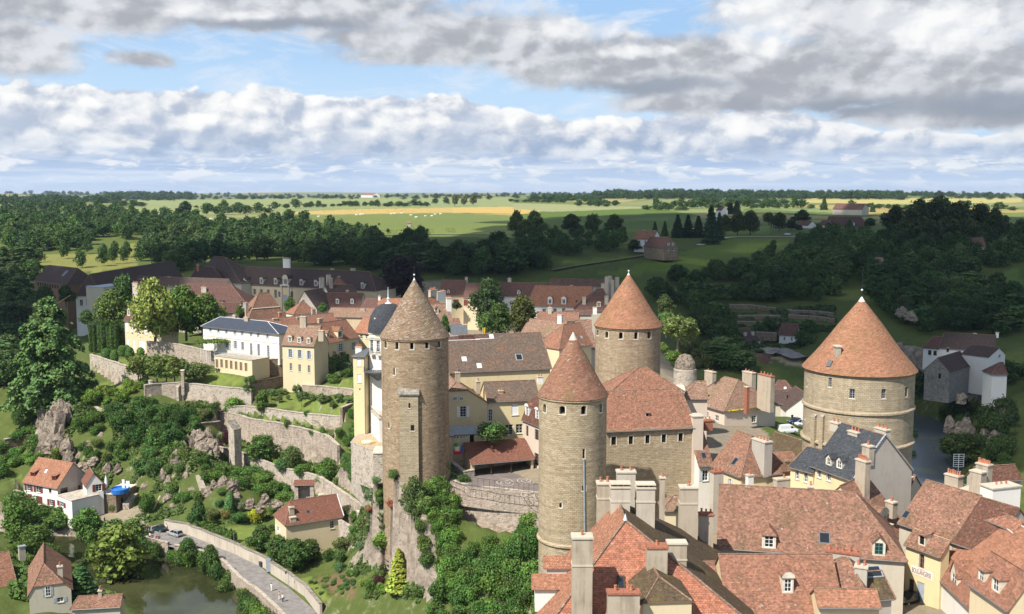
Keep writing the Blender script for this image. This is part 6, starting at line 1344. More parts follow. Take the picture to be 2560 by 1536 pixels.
h=hs('f12',A5,(1755,1046),(1968,976),358,-17,'stone barn with a big dark roof and black gable before the farmhouse',ridge=((1655,925),(1818,836)),pitch=46,roof='tile_dark',wall='rubble_grey',group=FAR); h.win('l',A5(1645,1060)+A5(1670,1110),'dark',name='door').finish()
hs('f13',A5,(2165,1062),(2310,1062),348,-20,'small house with a dull red roof at the right edge above the river',ridge=((2240,952),(2310,954)),hl=True,pitch=44,roof='tile_plum',wall='plaster_white',group=FAR).finish()
h=hs('g1',B2,(590,303),(682,306),625,20,'white hillside house with a red roof and end chimney',ridge=((620,266),(690,266)),pitch=46,roof='tile_red',wall='plaster_white',group=FAR); h.win('f',rw(B2,(612,312,620,322),(640,312,648,330),(660,312,668,322)),'c').chim(B2(630,262),B2(640,262),yf=.5,pots=0,mat='plaster_white').chim(B2(684,264),B2(693,264),yf=.5,pots=0,mat='plaster_white').finish()
h=hs('g2',B2,(735,347),(802,345),592,17,'stone hillside house with a brown roof and gable facing the town',ridge=(768,301),kind='y',D=20,roof='tile_plum',wall='rubble_brown',group=FAR); h.win('f',rw(B2,(752,325,760,335),(775,325,783,335),(750,350,760,362),(775,350,788,362)),'c').finish()
hs('g3',B2,(680,343),(735,345),612,20,'low pinkish roof joining the two hillside houses',ridge=((690,319),(728,319)),pitch=40,roof='tile_weathered',wall='rubble_brown',group=FAR).finish()
hs('g4',B2,(1510,246),(1706,249),852,24,'wide white villa with a brown hipped roof on the right hill',ridge=((1530,196),(1688,198)),hl=True,hr=True,pitch=44,roof='tile_plum',wall='plaster_white',group=FAR).dormer(*B2(1630,228),*B2(1655,243),wallm='plaster_white').win('f',rw(B2,(1530,250,1545,260),(1640,250,1655,262)),'c').finish()
hs('g5',B2,(1255,232),(1300,233),860,24,'white house half hidden by trees, far left of the hill hamlet',ridge=((1258,215),(1298,215)),pitch=44,roof='tile_plum',wall='plaster_white',group=FAR).finish()
hs('g6',B2,(1368,236),(1432,240),850,24,'white house between dark trees in the hill hamlet',ridge=((1372,215),(1428,218)),pitch=44,roof='tile_plum',wall='plaster_white',group=FAR).finish()
hs('g7',B2,(1480,236),(1516,238),856,24,'small white house touching the wide hill villa',ridge=((1482,215),(1514,215)),pitch=44,roof='tile_plum',wall='plaster_white',group=FAR).finish()
hs('g8',B2,(1550,160),(1692,162),1250,24,'far farm with a long brown roof on the skyline fields',ridge=((1562,140),(1665,128)),pitch=40,roof='tile_plum',wall='plaster_drab',group=FAR).finish()
hs('g9',B2,(985,165),(1012,167),1050,24,'tiny white gabled house before the far dark firs',ridge=((987,150),(1010,150)),pitch=44,roof='tile_dark',wall='plaster_white',group=FAR).finish()
hs('g10',B2,(1760,408),(1795,408),575,8,'small white hut alone in the shaded hillside bushes',ridge=((1768,394),(1790,394)),pitch=40,roof='tile_weathered',wall='plaster_white',group=FAR).finish()
hs('g11',B2,(2220,340),(2290,340),620,16,'brown-roofed house among the big trees at the right edge',ridge=((2232,300),(2285,300)),pitch=44,roof='tile_plum',wall='plaster_grey',group=FAR).finish()
hs('g12',B1,(385,150),(412,150),1500,24,'small white house on the far left ridge',ridge=((386,140),(410,140)),pitch=40,roof='tile_weathered',wall='plaster_white',group=FAR).finish()
hs('g13',B1,(412,147),(440,148),1520,24,'second small white house on the far left ridge, slightly higher',ridge=((414,138),(438,138)),pitch=40,roof='tile_weathered',wall='plaster_white',group=FAR).finish()
hs('g14',B1,(1744,93),(1800,94),4000,24,'long red farm roof on the horizon',ridge=((1748,83),(1796,83)),pitch=30,roof='tile_red',wall='plaster_white',group=FAR).finish()
hs('g15',B1,(100,143),(160,146),1800,24,'pale grey barn roof on the far left horizon',ridge=((104,136),(158,138)),pitch=30,roof='zinc',wall='plaster_grey',group=FAR).finish()
hs('g16',B1,(1966,228),(1986,228),900,20,'little stone hut alone in the sheep pasture',ridge=((1968,222),(1984,222)),pitch=35,roof='tile_weathered',wall='rubble_pale',name='field_hut',cat='hut').finish()
# garden and terrace walls
def wall(label,pts,zb,mat='rubble',th=.7,cap='rubble_pale',name='garden_wall',zt=None,group=None,caph=.18,cat='wall'):
 """pts: (zoom pixel, distance) or pixels at height zt, tracing the top of the wall."""
 P=[PY(p,d) if zt is None else PZ(p,zt) for p,d in (pts if zt is None else [(q,0) for q in pts])]
 Q=[]
 for a,b in zip(P,P[1:]):
  n=max(1,int((b-a).length/2.2))
  Q+=[a.lerp(b,i/n) for i in range(n)]
 Q.append(P[-1]); rnd=random.Random(len(label))
 Q=[q+Vector((0,0,(rnd.random()-.5)*.22)) for q in Q]
 O=Vector((Q[0].x,Q[0].y,zb)); L_=[];s=0
 m=MB(); mc=MB()
 def off(i,w):
  t=(Q[min(i+1,len(Q)-1)]-Q[max(i-1,0)]); t.z=0; t.normalize(); return Vector((-t.y,t.x,0))*w
 for i in range(len(Q)-1):
  a,b=Q[i]-O,Q[i+1]-O; ln=(b-a).length
  na,nb=off(i,th),off(i+1,th); a2,b2=a+na,b+nb
  U=[(s,0),(s+ln,0),(s+ln,b.z),(s,a.z)]
  m.poly([(a.x,a.y,0),(b.x,b.y,0),b,a],mat,U); m.poly([(b2.x,b2.y,0),(a2.x,a2.y,0),a2,b2],mat,U)
  if i==0: m.poly([(a2.x,a2.y,0),(a.x,a.y,0),a,a2],mat)
  if i==len(Q)-2: m.poly([(b.x,b.y,0),(b2.x,b2.y,0),b2,b],mat)
  f=.12; A,B=a-na*f/th*1.,b-nb*f/th*1.; A2,B2=a2+na*f/th,b2+nb*f/th; u=Vector((0,0,caph)); d=Vector((0,0,-.02))
  for F_ in ([A+u,B+u,B2+u,A2+u],[A+d,B+d,B+u,A+u],[B2+d,A2+d,A2+u,B2+u],[A2+d,A+d,A+u,A2+u],[B+d,B2+d,B2+u,B+u]): mc.poly(F_,cap)
  s+=ln
 r=tag(empty(name,O),label,cat,group); m.build('masonry',r); mc.build('coping',r); return r
GRP='stone garden walls on the slope'
wall('tall pale wall streaked with damp, holding the topiary garden beside the cedar',[(A1(866,1032),350),(A1(1060,1092),338),(A1(1270,1163),326),(A1(1450,1292),311)],-10,'rubble_pale',group=GRP)
wall('low wall in front of the pollarded grove',[(A1(1395,1330),309),(A1(1560,1310),312),(A1(1765,1302),312)],-9,'rubble',group=GRP)
wall('long tall grey wall under the arcade lawn',[(Z2(112,300),311),(Z2(150,252),313),(Z2(500,290),310),(Z2(905,326),306)],-10,'rubble_pale',group=GRP)
wall('pinkish wall holding up the lime trees beside the white house',[(A1(1415,905),352),(A1(1690,928),350),(A1(1960,985),343),(A1(2080,1012),338)],-3,'rubble',group=GRP)
wall('dark shaded wall with a tiled top below the cream corner house',[(Z2(888,247),307),(Z2(1265,187),319)],-9,'rubble_brown',cap='tile_brown',group=GRP)
wall('grey wall edging the small lawn right of the cream corner house',[(Z2(1462,276),313),(Z2(1750,297),311),(Z2(2028,326),308)],-10,'rubble',group=GRP)
wall('long crumbling wall under the orchard trees',[(Z2(640,520),303),(Z2(820,505),303),(Z2(1090,532),298),(Z2(1500,590),293),(Z2(1902,622),288)],-13,'rubble_pale',group=GRP)
wall('brown end wall at the right of the orchard terrace',[(Z2(1903,522),288),(Z2(2112,445),299)],-17,'rubble_brown',group=GRP)
wall('biggest pinkish terrace wall behind the three round trees',[(Z2(568,572),305),(Z2(700,582),302),(Z2(900,650),296),(Z2(1200,690),290),(Z2(1500,762),285),(Z2(1720,825),281),(Z2(1845,935),272)],-23,'rubble',group=GRP)
wall('low grey ruin wall above the crags, left of the stone pier',[(Z2(232,715),297),(Z2(350,700),293),(Z2(572,672),299)],-22,'rubble_brown',cap='rubble',group=GRP)
wall('long curving wall winding down through the lower gardens',[(Z2(530,952),289),(Z2(700,985),287),(Z2(880,1047),283),(Z2(1200,1167),276),(Z2(1500,1240),269),(Z2(1650,1277),265),(Z2(1800,1382),257),(Z2(1950,1484),249),(Z3(1590,472),239)],-27,'rubble_pale',group=GRP)
wall('white-capped wall below the flower terrace',[(Z3(1508,492),234),(Z3(1600,555),228),(Z3(1755,640),220),(Z3(1912,628),223)],-27,'rubble_pale',cap='limestone',group=GRP)
wall('short broken wall stump beside the brown house',[(Z3(1330,590),232),(Z3(1455,655),228)],-27,'rubble_pale',group=GRP)
wall('white-topped cross wall in the kitchen garden',[(Z3(1465,852),221),(Z3(1590,850),221),(Z3(1768,946),211)],-28,'rubble_pale',cap='limestone',group=GRP)
wall('white-capped stepped wall at the bottom of the kitchen garden',[(Z3(1690,1345),196),(Z3(1855,1290),200),(Z3(1857,1212),202),(Z3(2038,1182),204)],-28,'rubble_brown',cap='limestone',group=GRP)
wall('stone wall of the little court at the bottom edge',[(Z3(1480,1240),203),(Z3(1500,1340),197)],-28,'rubble_pale',cap='limestone',group=GRP)
wall('dark wall below the vegetable plot at the left edge',[(Z1(30,275),300),(Z1(257,236),306)],-24,'rubble_brown',group=GRP)
wall('short wall by the lawn behind the white riverside house',[(Z1(80,432),294),(Z1(188,442),291)],-26,'rubble',group=GRP)
wall('low wall along the lane at the left edge',[(Z1(20,600),275),(Z1(162,655),267)],-28,'rubble',group=GRP)
wall('ruined wall stub with an arch niche on the left crag',[(Z1(330,72),303),(Z1(430,62),304)],-24,'rubble_pale',group=GRP)
wall('pale wall fragment high on the left crag',[(Z1(650,48),305),(Z1(770,112),300)],-16,'rubble_pale',group=GRP)
wall('stone edge wall of the gravel terrace beside the brown tower',[(Z4(70,932),246),(Z4(190,975),236),(Z4(300,1015),228),(Z4(412,1032),224)],-16,'rubble_pale',cap='limestone',group=GRP)
wall('curved retaining wall round the school yard above the cliff',[(Z4(1012,1302),201),(Z4(1200,1372),196),(Z4(1500,1412),193),(Z4(2010,1462),189),(Z5(260,1560),187)],-10,'rubble',cap='rubble_pale',group=GRP)
wall('low stone parapet of the steps beside the covered playground',[(Z4(1095,1135),203.5),(Z4(1235,1240),200.5),(Z4(1345,1215),201)],-4,'rubble_grey',group=GRP)
wall('round walled terrace below the school with a railing',[(Z4(812,1075),207),(Z4(850,1105),205),(Z4(950,1118),204),(Z4(1095,1102),204)],-7,'rubble',cap='limestone',group=GRP)
m=MB(); P=[PZ(Z4(x,y),4.3) for x,y in ((815,1060),(850,1098),(950,1112),(1095,1096),(1100,1030),(850,985))]
rt=tag(empty('terrace',(P[0].x,P[0].y,0)),'paved terrace of the school with iron railings, above the ivy','terrace'); O=Vector((P[0].x,P[0].y,0))
m.poly([p-O for p in P],'paving'); m.poly([Vector((p.x,p.y,-6))-O for p in P],'paving')
for a,b in zip(P,P[1:]+P[:1]): m.poly([a-O,b-O,Vector((b.x,b.y,-6))-O,Vector((a.x,a.y,-6))-O],'rubble')
m.build('slab',rt); m=MB()
def rail(m,pts,O,n,h=1.2,r=.025,mat='iron'):
 for a,b in zip(pts,pts[1:]):
  for i in range(n+1):
   p=a.lerp(b,i/n)-O; m.tube(p,p+Vector((0,0,h)),r,r,mat,4)
  for hh in (h,.15): m.tube(a-O+Vector((0,0,hh)),b-O+Vector((0,0,hh)),r,r,mat,4)
rail(m,P[5:]+P[:4],O,7); m.build('railing',rt)
YZ=.35
P=[PZ(Z4(x,y),YZ) for x,y in ((1020,1305),(1345,1262),(1860,1246),(2100,1330),(2120,1480),(2010,1466),(1500,1415),(1200,1376))]
m=MB(); m.poly(P,'yard'); m.poly([p-Vector((0,0,4)) for p in P][::-1],'yard')
for a,b in zip(P,P[1:]+P[:1]): m.poly([a,b,b-Vector((0,0,4)),a-Vector((0,0,4))],'rubble')
o=m.build('school_yard'); o['kind']='structure'
for k,(cx,cy,lab) in enumerate(((1652,1345,'white snail hopscotch on the school yard, left of the two by the posts'),(1865,1328,'white snail hopscotch on the school yard, beside the pale pavement'),(1905,1470,'white snail hopscotch on the school yard nearest the iron railing'))):
 c=PZ(Z4(cx,cy),YZ+.006); m=MB(); pr=None
 for i in range(90):
  t=i/89; a=t*4.6*math.pi; r=.25+1.55*t; q=c+Vector((math.cos(a)*r*1.15+(t-.5)*.0,math.sin(a)*r*1.5-.35*math.cos(a)*r,0));
  if pr is not None:
   d=(q-pr).normalized(); nrm=Vector((-d.y,d.x,0))*.05; m.poly([pr-nrm,q-nrm,q+nrm,pr+nrm],'limestone')
  if i%9==0 and i>30:
   d=(c-q).normalized(); nrm=Vector((-d.y,d.x,0))*.05; e=q+d*.6; m.poly([q-nrm,e-nrm,e+nrm,q+nrm],'limestone')
  pr=q
 tag(m.build('yard_marking'),lab,'marking','painted snail games on the school yard')
P=[PZ(Z4(x,y),YZ+.9) for x,y in ((1020,1300),(1200,1370),(1500,1410),(1750,1436),(2010,1462))]
rf=tag(empty('railing_fence',(P[0].x,P[0].y,YZ)),'thin black iron railing along the curved edge of the school yard','fence'); m=MB(); O=Vector((P[0].x,P[0].y,YZ))
rail(m,P,O,5,1.7,.035); m.build('rails',rf)
m=MB(); a,b=PZ(Z4(1862,1248),YZ+.1),PZ(Z4(2012,1328),YZ+.1); n=Vector((b.y-a.y,a.x-b.x,0)).normalized()*-1.6
m.poly([a,b,b+n,a+n],'paving'); m.poly([a-Vector((0,0,.1)),b-Vector((0,0,.1)),b,a],'paving'); o=m.build('pavement'); o['kind']='structure'
t=tag(empty('play_frame',PZ(Z4(1170,1050),4.4)),'red, green and white toy play house beside the covered playground','play house'); m=MB(); m.box(-.75,-.6,0,.75,.6,.6,'toy_red'); m.box(-.5,-.4,.6,.4,.4,1.5,'toy_cream'); m.build('base',t); m=MB(); m.ico((-.2,0,1.8),.45,.4,.4,'toy_green'); m.build('roof',t); m=MB(); m.box(.75,-.3,0,1.2,.3,1.7,'toy_blue'); m.build('slide',t)
def pier(label,zf,x0,x1,yt,d,zb,dp,mat,name='stone_pier',capm='limestone'):
 a,b=PY(zf(x0,yt),d),PY(zf(x1,yt),d); r=tag(empty(name,(a.x,a.y,zb)),label,'pier'); m=MB(); w=b.x-a.x; h=a.z-zb
 m.box(0,0,0,w,dp,h,mat); m.build('shaft',r); m=MB(); m.box(-.15,-.15,h,w+.15,dp+.15,h+.3,capm); m.build('cap',r); return r
pier('square stone corner pier of the gravel terrace beside the brown tower',Z4,300,412,1050,212,-18,5,'rubble_pale')
pier('slim gate pillar at the end of the grove wall',A1,1745,1772,1190,311,-5,.9,'rubble')
pier('squat pillar at the corner of the kitchen garden court',Z3,1590,1700,1300,197,-28,2.2,'rubble_pale')
m=MB(); P=[PZ(Z4(x,y),-.55) for x,y in ((72,925),(110,870),(200,830),(420,840),(430,1030),(300,1012),(190,972))]; m.poly(P,'gravel')
for a,b in zip(P,P[1:]+P[:1]): m.poly([a,b,b-Vector((0,0,9)),a-Vector((0,0,9))],'rubble_pale')
m.poly([p-Vector((0,0,9)) for p in P][::-1],'gravel'); o=m.build('gravel_terrace'); o['kind']='structure'
c=PZ(Z4(238,938),-.54); t=tag(empty('flower_bed',c),'round flower bed ringed with yellow blooms on the gravel terrace','flower bed'); m=MB(); m.lathe([(1.3,0),(1.3,.35),(.9,.4),(0,.45)],'limestone',20); m.build('rim',t); m=MB()
for i in range(22):
 a=i*.2856; r=1.55+.15*random.random(); m.ico((r*math.cos(a),r*math.sin(a),.2),.14,.14,.14,'flower_yellow',6,4,.3)
o=m.build('flowers',t); o['kind']='stuff'
RW=[Z1(1135,832),Z1(1290,862),Z3(0,668),Z3(190,752),Z3(330,803),Z3(440,857),Z3(615,935),Z3(690,992),Z3(850,1092),Z3(1000,1203),Z3(1150,1390)]
wr=wall('long buff roadside wall with a white door and an iron gate',RW,-29,'chimney_pale',th=.5,cap='slab_stone',zt=-24.7)
def flat_on_wall(zf,x0,x1,yt,yb,label,mat,name):
 a=PZ(zf(x0,yb),-27); b=PZ(zf(x1,yb),-27); d=(b-a); d.z=0; L=d.length; h=(yb-yt)/3.845*mpp(a)*1.02
 O=wr.location; r=math.atan2(d.y,d.x); m=MB(); nn=Vector((d.y,-d.x,0)).normalized()
 for k in range(1):
  A=a-O+nn*.25; B=b-O+nn*.25; u=Vector((0,0,h)); m.poly([A,B,B+u,A+u],mat); C_,D_2=A-nn*.6,B-nn*.6; m.poly([A+u,B+u,D_2+u,C_+u],mat); m.poly([B,D_2,D_2+u,B+u],mat); m.poly([C_,A,A+u,C_+u],mat)
 m.build(name,wr)
flat_on_wall(Z3,444,464,862,945,'','paint_white','door'); flat_on_wall(Z3,638,684,950,1075,'','zinc','gate')
wall('low river wall along the road, stained white at the water',[proj((p.x,p.y,-26.6))[:2] for p in RRt[9:]],-32.5,'rubble',th=.5,cap='rubble_pale',zt=-26.6)
wall('low parapet where people sit at the end of the road',[proj((p.x,p.y,-26.6))[:2] for p in RRt[:9]],-32.5,'rubble',th=.5,zt=-26.6)
def stair(label,zf,A,B,dA,dB,w,n):
 a,b=PY(zf(*A),dA),PY(zf(*B),dB); d=b-a; ang=math.atan2(d.y,d.x); L=math.hypot(d.x,d.y); r=tag(empty('garden_stair',a,ang),label,'stairs'); m=MB()
 for i in range(n):
  z=d.z*(i+1)/n; m.box(L*i/n,-w/2,min(z,0)-1.5+0*i if d.z>0 else z-1.2,L*(i+1)/n+.05,w/2,z,'paving' if i%2 else 'rubble_pale')
 m.build('step',r); return r
stair('grey garden steps climbing beside the ivy bank under the brown tower',Z3,(1705,440),(1620,205),222,243,2.2,18)
stair('rough stone steps climbing between the crags',Z1,(1410,612),(1372,520),261,268,1.3,12)
stair('concrete steps beside the blue paddling pool',Z1,(870,720),(935,645),262,268,1.6,14)
stair('steps from the terrace of the white riverside house',Z1,(605,735),(660,672),259,264,1.5,10)
TG='ruined terrace walls on the far bank'
for lab,pts in (('short upper terrace wall, left end',((1280,450),(1440,475))),('upper terrace wall with a gap in the middle',((1440,395),(1660,400),(1890,430))),('middle terrace wall below the bushes',((1530,500),(1720,495),(1935,500))),('lower terrace wall above the white house',((1520,555),(1700,560),(1920,575))),('upper terrace wall right of the gap, beside the widest tower',((2010,445),(2240,455),(2450,478))),('lower terrace wall right of the gap, beside the widest tower',((2010,490),(2240,505),(2460,535))),('lowest crumbled terrace wall behind the far row',((1700,660),(1900,670)))):
 P=[]
 for x,y in pts:
  p=A4(x,y); d=float(np.interp(-(p[1]+11),[-a for a,_ in BACK],[b for _,b in BACK])); P.append((p,d))
 wall('far-bank '+lab,P,min(PY(*q).z for q in P)-3.4,'rubble_brown',group=TG,th=.6,cap='rubble')
m=MB(); a,b=PY(A4(1930,985),430),PY(A4(2230,1000),415); d=b-a; r=tag(empty('stone_bridge',(a.x,a.y,-30),math.atan2(d.y,d.x)),'old stone arch bridge under the road with parked cars','bridge'); L=math.hypot(d.x,d.y); h=a.z+30
for y in (0,5):
 xs=[i*L/40 for i in range(41)]
 def arch(x):
  z=0
  for c in (L*.3,L*.72):
   if abs(x-c)<L*.15: z=max(z,(h-2.)*math.sqrt(max(0,1-((x-c)/(L*.15))**2)))
  return z
 for x0,x1 in zip(xs,xs[1:]): m.poly([(x0,y,arch(x0)),(x1,y,arch(x1)),(x1,y,h+.9),(x0,y,h+.9)],'rubble_brown')
for x0,x1 in zip(xs,xs[1:]): m.poly([(x0,0,arch(x0)),(x1,0,arch(x1)),(x1,5,arch(x1)),(x0,5,arch(x0))],'rubble_brown');
m.poly([(0,0,h),(L,0,h),(L,5,h),(0,5,h)],'asphalt'); m.build('arch',r)
C=PY(A4(1015,1015),240); m=MB(); r_=112/3.864*mpp(C)*.95; rr0=tag(empty('ruined_tower',(C.x,C.y,-14)),'squat broken round turret overgrown on top, between the furthest tower and the hipped house','tower'); h=C.z+14
m.lathe([(r_*1.08,0),(r_*1.04,h),(r_*.98,h+.1)],'rubble_pale',32); m.lathe([(r_*.98,h+.1),(r_*.9,h+1.6),(r_*.5,h+3.2),(0,h+3.6)],'rock',20,smooth=False); m.build('masonry',rr0)
def rocks(zf,specs,label,grp):
 for (x,y,w,h,d) in specs:
  c=PY(zf(x,y),d); k=mpp(c)*1.15; w_,h_=w*k,h*k; rnd=random.Random(int(x*7+y)); m=MB()
  for bl in range(4):
   cx,cy=(rnd.uniform(-.3,.3)*w_,rnd.uniform(-.15,.25)*w_) if bl else (0,0); sx=w_*(.5 if bl==0 else rnd.uniform(.22,.38)); sz=h_*(1 if bl==0 else rnd.uniform(.45,.95)); n,mm=8,5; g_=[]; ph=rnd.uniform(0,6); tx,ty=rnd.uniform(-.2,.2),rnd.uniform(-.05,.2)
   for j in range(mm+1):
    t=j/mm; pr=(1,.98,.9,.8,.6,.22)[j]; row=[]
    for i in range(n):
     th_=ph+2*math.pi*i/n; q=1+.6*(rnd.random()-.5)
     row.append(Vector((cx+sx*math.cos(th_)*pr*q+tx*sz*t,cy+sx*.75*math.sin(th_)*pr*q+ty*sz*t,sz*(t-.4)+sz*.13*(rnd.random()-.5))))
    g_.append(row)
   for j in range(mm):
    for i in range(n):
     a,b,c_,d_=g_[j][i],g_[j][(i+1)%n],g_[j+1][(i+1)%n],g_[j+1][i]; m.poly([a,b,c_],'rock'); m.poly([a,c_,d_],'rock')
   m.poly(g_[mm],'rock')
  o=m.build('rock_outcrop',loc=c,weld=True); tag(o,label,'rock',grp)
def fr(zf,s): return s
rocks(Z1,[(330,250,70,96,294),(400,170,60,84,300),(455,120,34,50,303),(300,140,30,44,303),(420,290,50,60,294),(370,340,50,50,290),(350,330,36,30,289),(470,330,34,34,287),(480,420,28,40,283),(560,470,36,20,281),(640,430,24,20,281),(700,260,22,18,291),(790,290,26,22,289),(740,480,20,24,277),(815,480,16,20,276),(600,330,30,24,288)],'brown crag breaking out of the slope left of the green thicket','crags on the left slope')
rocks(Z1,[(1240,420,34,40,272),(1180,600,26,36,268),(1160,700,26,40,264),(1200,780,34,30,262),(1290,540,20,22,268),(1130,520,14,26,270),(1265,850,30,16,260),(1440,650,26,24,261),(1330,640,26,20,263),(1000,600,20,14,270),(1480,590,16,18,264),(1600,600,22,28,261),(1640,680,18,20,259)],'jagged crag above the road beside the garden steps','crags in the lower gardens')
rocks(Z2,[(300,850,28,30,283),(380,880,30,32,280),(440,850,24,36,283),(480,940,28,26,279),(400,980,30,28,276),(340,960,24,26,277),(250,930,18,40,280),(120,1100,36,36,274),(520,1010,16,22,277),(180,980,20,30,277)],'pinkish broken crag under the low ruin wall','crags under the ruin wall')
rocks(Z3,[(1940,620,24,60,212),(1990,560,22,50,210),(1930,760,22,50,210),(1980,850,26,50,206),(2010,1000,26,60,203),(2050,1180,24,60,201),(2130,560,26,36,203),(2200,640,30,30,201),(2120,700,30,44,202),(2180,780,28,40,199),(2240,720,22,30,199),(2100,860,26,40,202),(2200,900,22,36,197),(2150,1000,26,36,199),(2280,1290,34,40,195),(2230,1180,20,30,197),(1960,930,20,40,205),(2080,760,24,40,203),(1900,880,16,36,209)],'steep pink-brown rock face below the school and the brown tower','rock face below the castle')
rocks(Z3,[(240,260,40,40,265),(330,330,24,30,262),(150,200,22,28,268),(80,320,36,26,262),(480,430,22,22,256),(620,400,24,30,252),(740,430,26,18,249),(580,460,18,26,252)],'grey crag among bushes above the brown-roofed house','crags behind the brown house')
rocks(Z8,[(1160,180,30,36,331),(1240,200,34,40,328),(1390,260,34,30,322),(1460,290,30,40,316),(1540,140,22,40,334),(1290,220,20,30,326),(1480,230,26,30,320)],'shaded grey cliff on the river bank right of the widest tower','cliffs on the right bank')
rocks(A5,[(1380,510,24,22,425),(1290,470,22,22,430),(1870,1310,22,22,345)],'pale bare rock on the shaded far slope','pale rocks on the far slope')
rocks(Z3,[(280,1195,8,5,226),(320,1220,9,5,224),(360,1250,9,6,222),(395,1280,9,6,219),(430,1310,9,5,217),(345,1225,7,4,223),(300,1205,6,4,225),(410,1300,7,4,218)],'flat pale boulder at the foot of the river wall','boulders along the river edge')
# vegetation
NPR=np.random.default_rng(11)
def leafcloud(P,N,S,rs):
 """quads at P, facing N (roughly), of size S -> verts, faces"""
 n=len(P); N=N/np.maximum(np.linalg.norm(N,axis=1,keepdims=True),1e-6)
 A=rs.normal(size=(n,3)); U=np.cross(N,A); U/=np.maximum(np.linalg.norm(U,axis=1,keepdims=True),1e-6); V=np.cross(N,U)
 a=rs.uniform(.6,1.25,(n,1))*S[:,None]; b=rs.uniform(.6,1.25,(n,1))*S[:,None]
 q=np.stack([P-U*a-V*b*.6,P+U*a*.55-V*b,P+U*a+V*b*.6,P-U*a*.55+V*b],1)   # lopsided quads
 q+=N[:,None,:]*(rs.uniform(-.35,.35,(n,4,1))*S[:,None,None])
 return q.reshape(-1,3)
def quadmesh(name,V,mat):
 me=bpy.data.meshes.new(name); n=len(V)//4
 me.vertices.add(len(V)); me.vertices.foreach_set('co',V.astype(np.float32).ravel()); me.loops.add(len(V)); me.polygons.add(n)
 me.loops.foreach_set('vertex_index',np.arange(len(V),dtype=np.int32)); me.polygons.foreach_set('loop_start',(np.arange(n)*4).astype(np.int32)); me.update(calc_edges=True)
 me.materials.append(MT(mat)); return me
def lobes_crown(lobes,n,leaf,rs,top=.3,inner=.22):
 L=np.array(lobes); w=(L[:,3]*L[:,4])**1.0; w/=w.sum(); k=rs.choice(len(L),n,p=w)
 d=rs.normal(size=(n,3)); d[:,2]+=top; d/=np.linalg.norm(d,axis=1,keepdims=True)
 r=np.where(rs.random(n)<inner,rs.uniform(.3,.8,n),rs.uniform(.84,1.06,n))
 r=np.where(rs.random(n)<.09,rs.uniform(1.06,1.34,n),r)
 bump=1+.16*np.sin(d[:,0]*7+k)*np.sin(d[:,1]*6+k*2)+.1*np.sin(d[:,2]*9+k)
 R3=np.stack([L[k,3],L[k,3],L[k,4]],1); P=L[k,:3]+d*R3*(r*bump)[:,None]
 N=d/R3; N/=np.linalg.norm(N,axis=1,keepdims=True); N=N+rs.normal(size=(n,3))*.55
 return leafcloud(P,N,leaf*rs.uniform(.65,1.3,n),rs)
def mk_broad(seed,n,leaf,nl=13,rx=.36,z0=.2,z1=1.,squash=1.):
 rs=np.random.default_rng(seed); lb=[]
 for i in range(nl):
  t=(i+.5)/nl; a=i*2.39996+rs.uniform(-.3,.3); hz_=z0+.14+(z1-z0-.26)*t; rad=rx*math.sin(math.pi*min(.98,(t*.82+.17)))*rs.uniform(.35,1.02)
  r=rx*rs.uniform(.32,.64)*(1-.25*t); lb.append((rad*math.cos(a),rad*math.sin(a),hz_,r,r*.85*squash))
 lb.append((0,0,(z0+z1)/2,rx*.7,(z1-z0)*.36))
 return quadmesh('crown',norm(lobes_crown(lb,n,leaf,rs),.4),'leaf')
def norm(V,hw):
 r=np.hypot(V[:,0],V[:,1]); V[:,:2]*=hw/np.quantile(r,.985); V[:,2]*=1/np.quantile(V[:,2],.995); return V
def mk_bush(seed,n,leaf,nl=9,flat=1.):
 rs=np.random.default_rng(seed); lb=[(0,0,.36,.4,.42)]
 for i in range(nl):
  a=i*2.4+rs.uniform(-.4,.4); r=rs.uniform(.2,.3); d=rs.uniform(.15,.34); lb.append((d*math.cos(a),d*math.sin(a),rs.uniform(.22,.72),r,r))
 V=lobes_crown(lb,n,leaf,rs,.45,.12); V[:,2]=np.maximum(V[:,2],-.05); V=norm(V,.475); return quadmesh('shrub',V,'leaf')
def mk_cedar(seed,n,leaf):
 rs=np.random.default_rng(seed); P=[];N=[];S_=[]
 for tier in range(13):
  t=tier/12; z=.07+.86*t; R_=.46*(1-t)**.5+.05; nb=int(10-4*t)
  for b in range(nb):
   a=2*math.pi*b/nb+tier*1.3+rs.uniform(-.35,.35); ln=R_*rs.uniform(.62,1.12); m=int(n/13/nb*(1.35-.6*t)); z0=z+rs.uniform(-.03,.03)
   s=rs.uniform(.1,1,m)**.6; wd=.12*(1-t*.45)*np.sin(np.pi*np.clip(s*.8+.17,0,1)); off=rs.normal(size=m)*wd*.75
   z_=z0+.04*s-.10*s**2.4-np.abs(off)*.3+rs.normal(size=m)*.008-rs.random(m)**3*.05
   x=s*ln; P.append(np.stack([x*math.cos(a)-off*math.sin(a),x*math.sin(a)+off*math.cos(a),z_],1))
   nn=np.stack([.5*s*math.cos(a),.5*s*math.sin(a),np.full(m,.9)],1)+rs.normal(size=(m,3))*.42; N.append(nn); S_.append(np.full(m,leaf))
 P=np.concatenate(P);N=np.concatenate(N);S_=np.concatenate(S_)*rs.uniform(.6,1.3,len(P)); return quadmesh('crown',leafcloud(P,N,S_,rs),'needle')
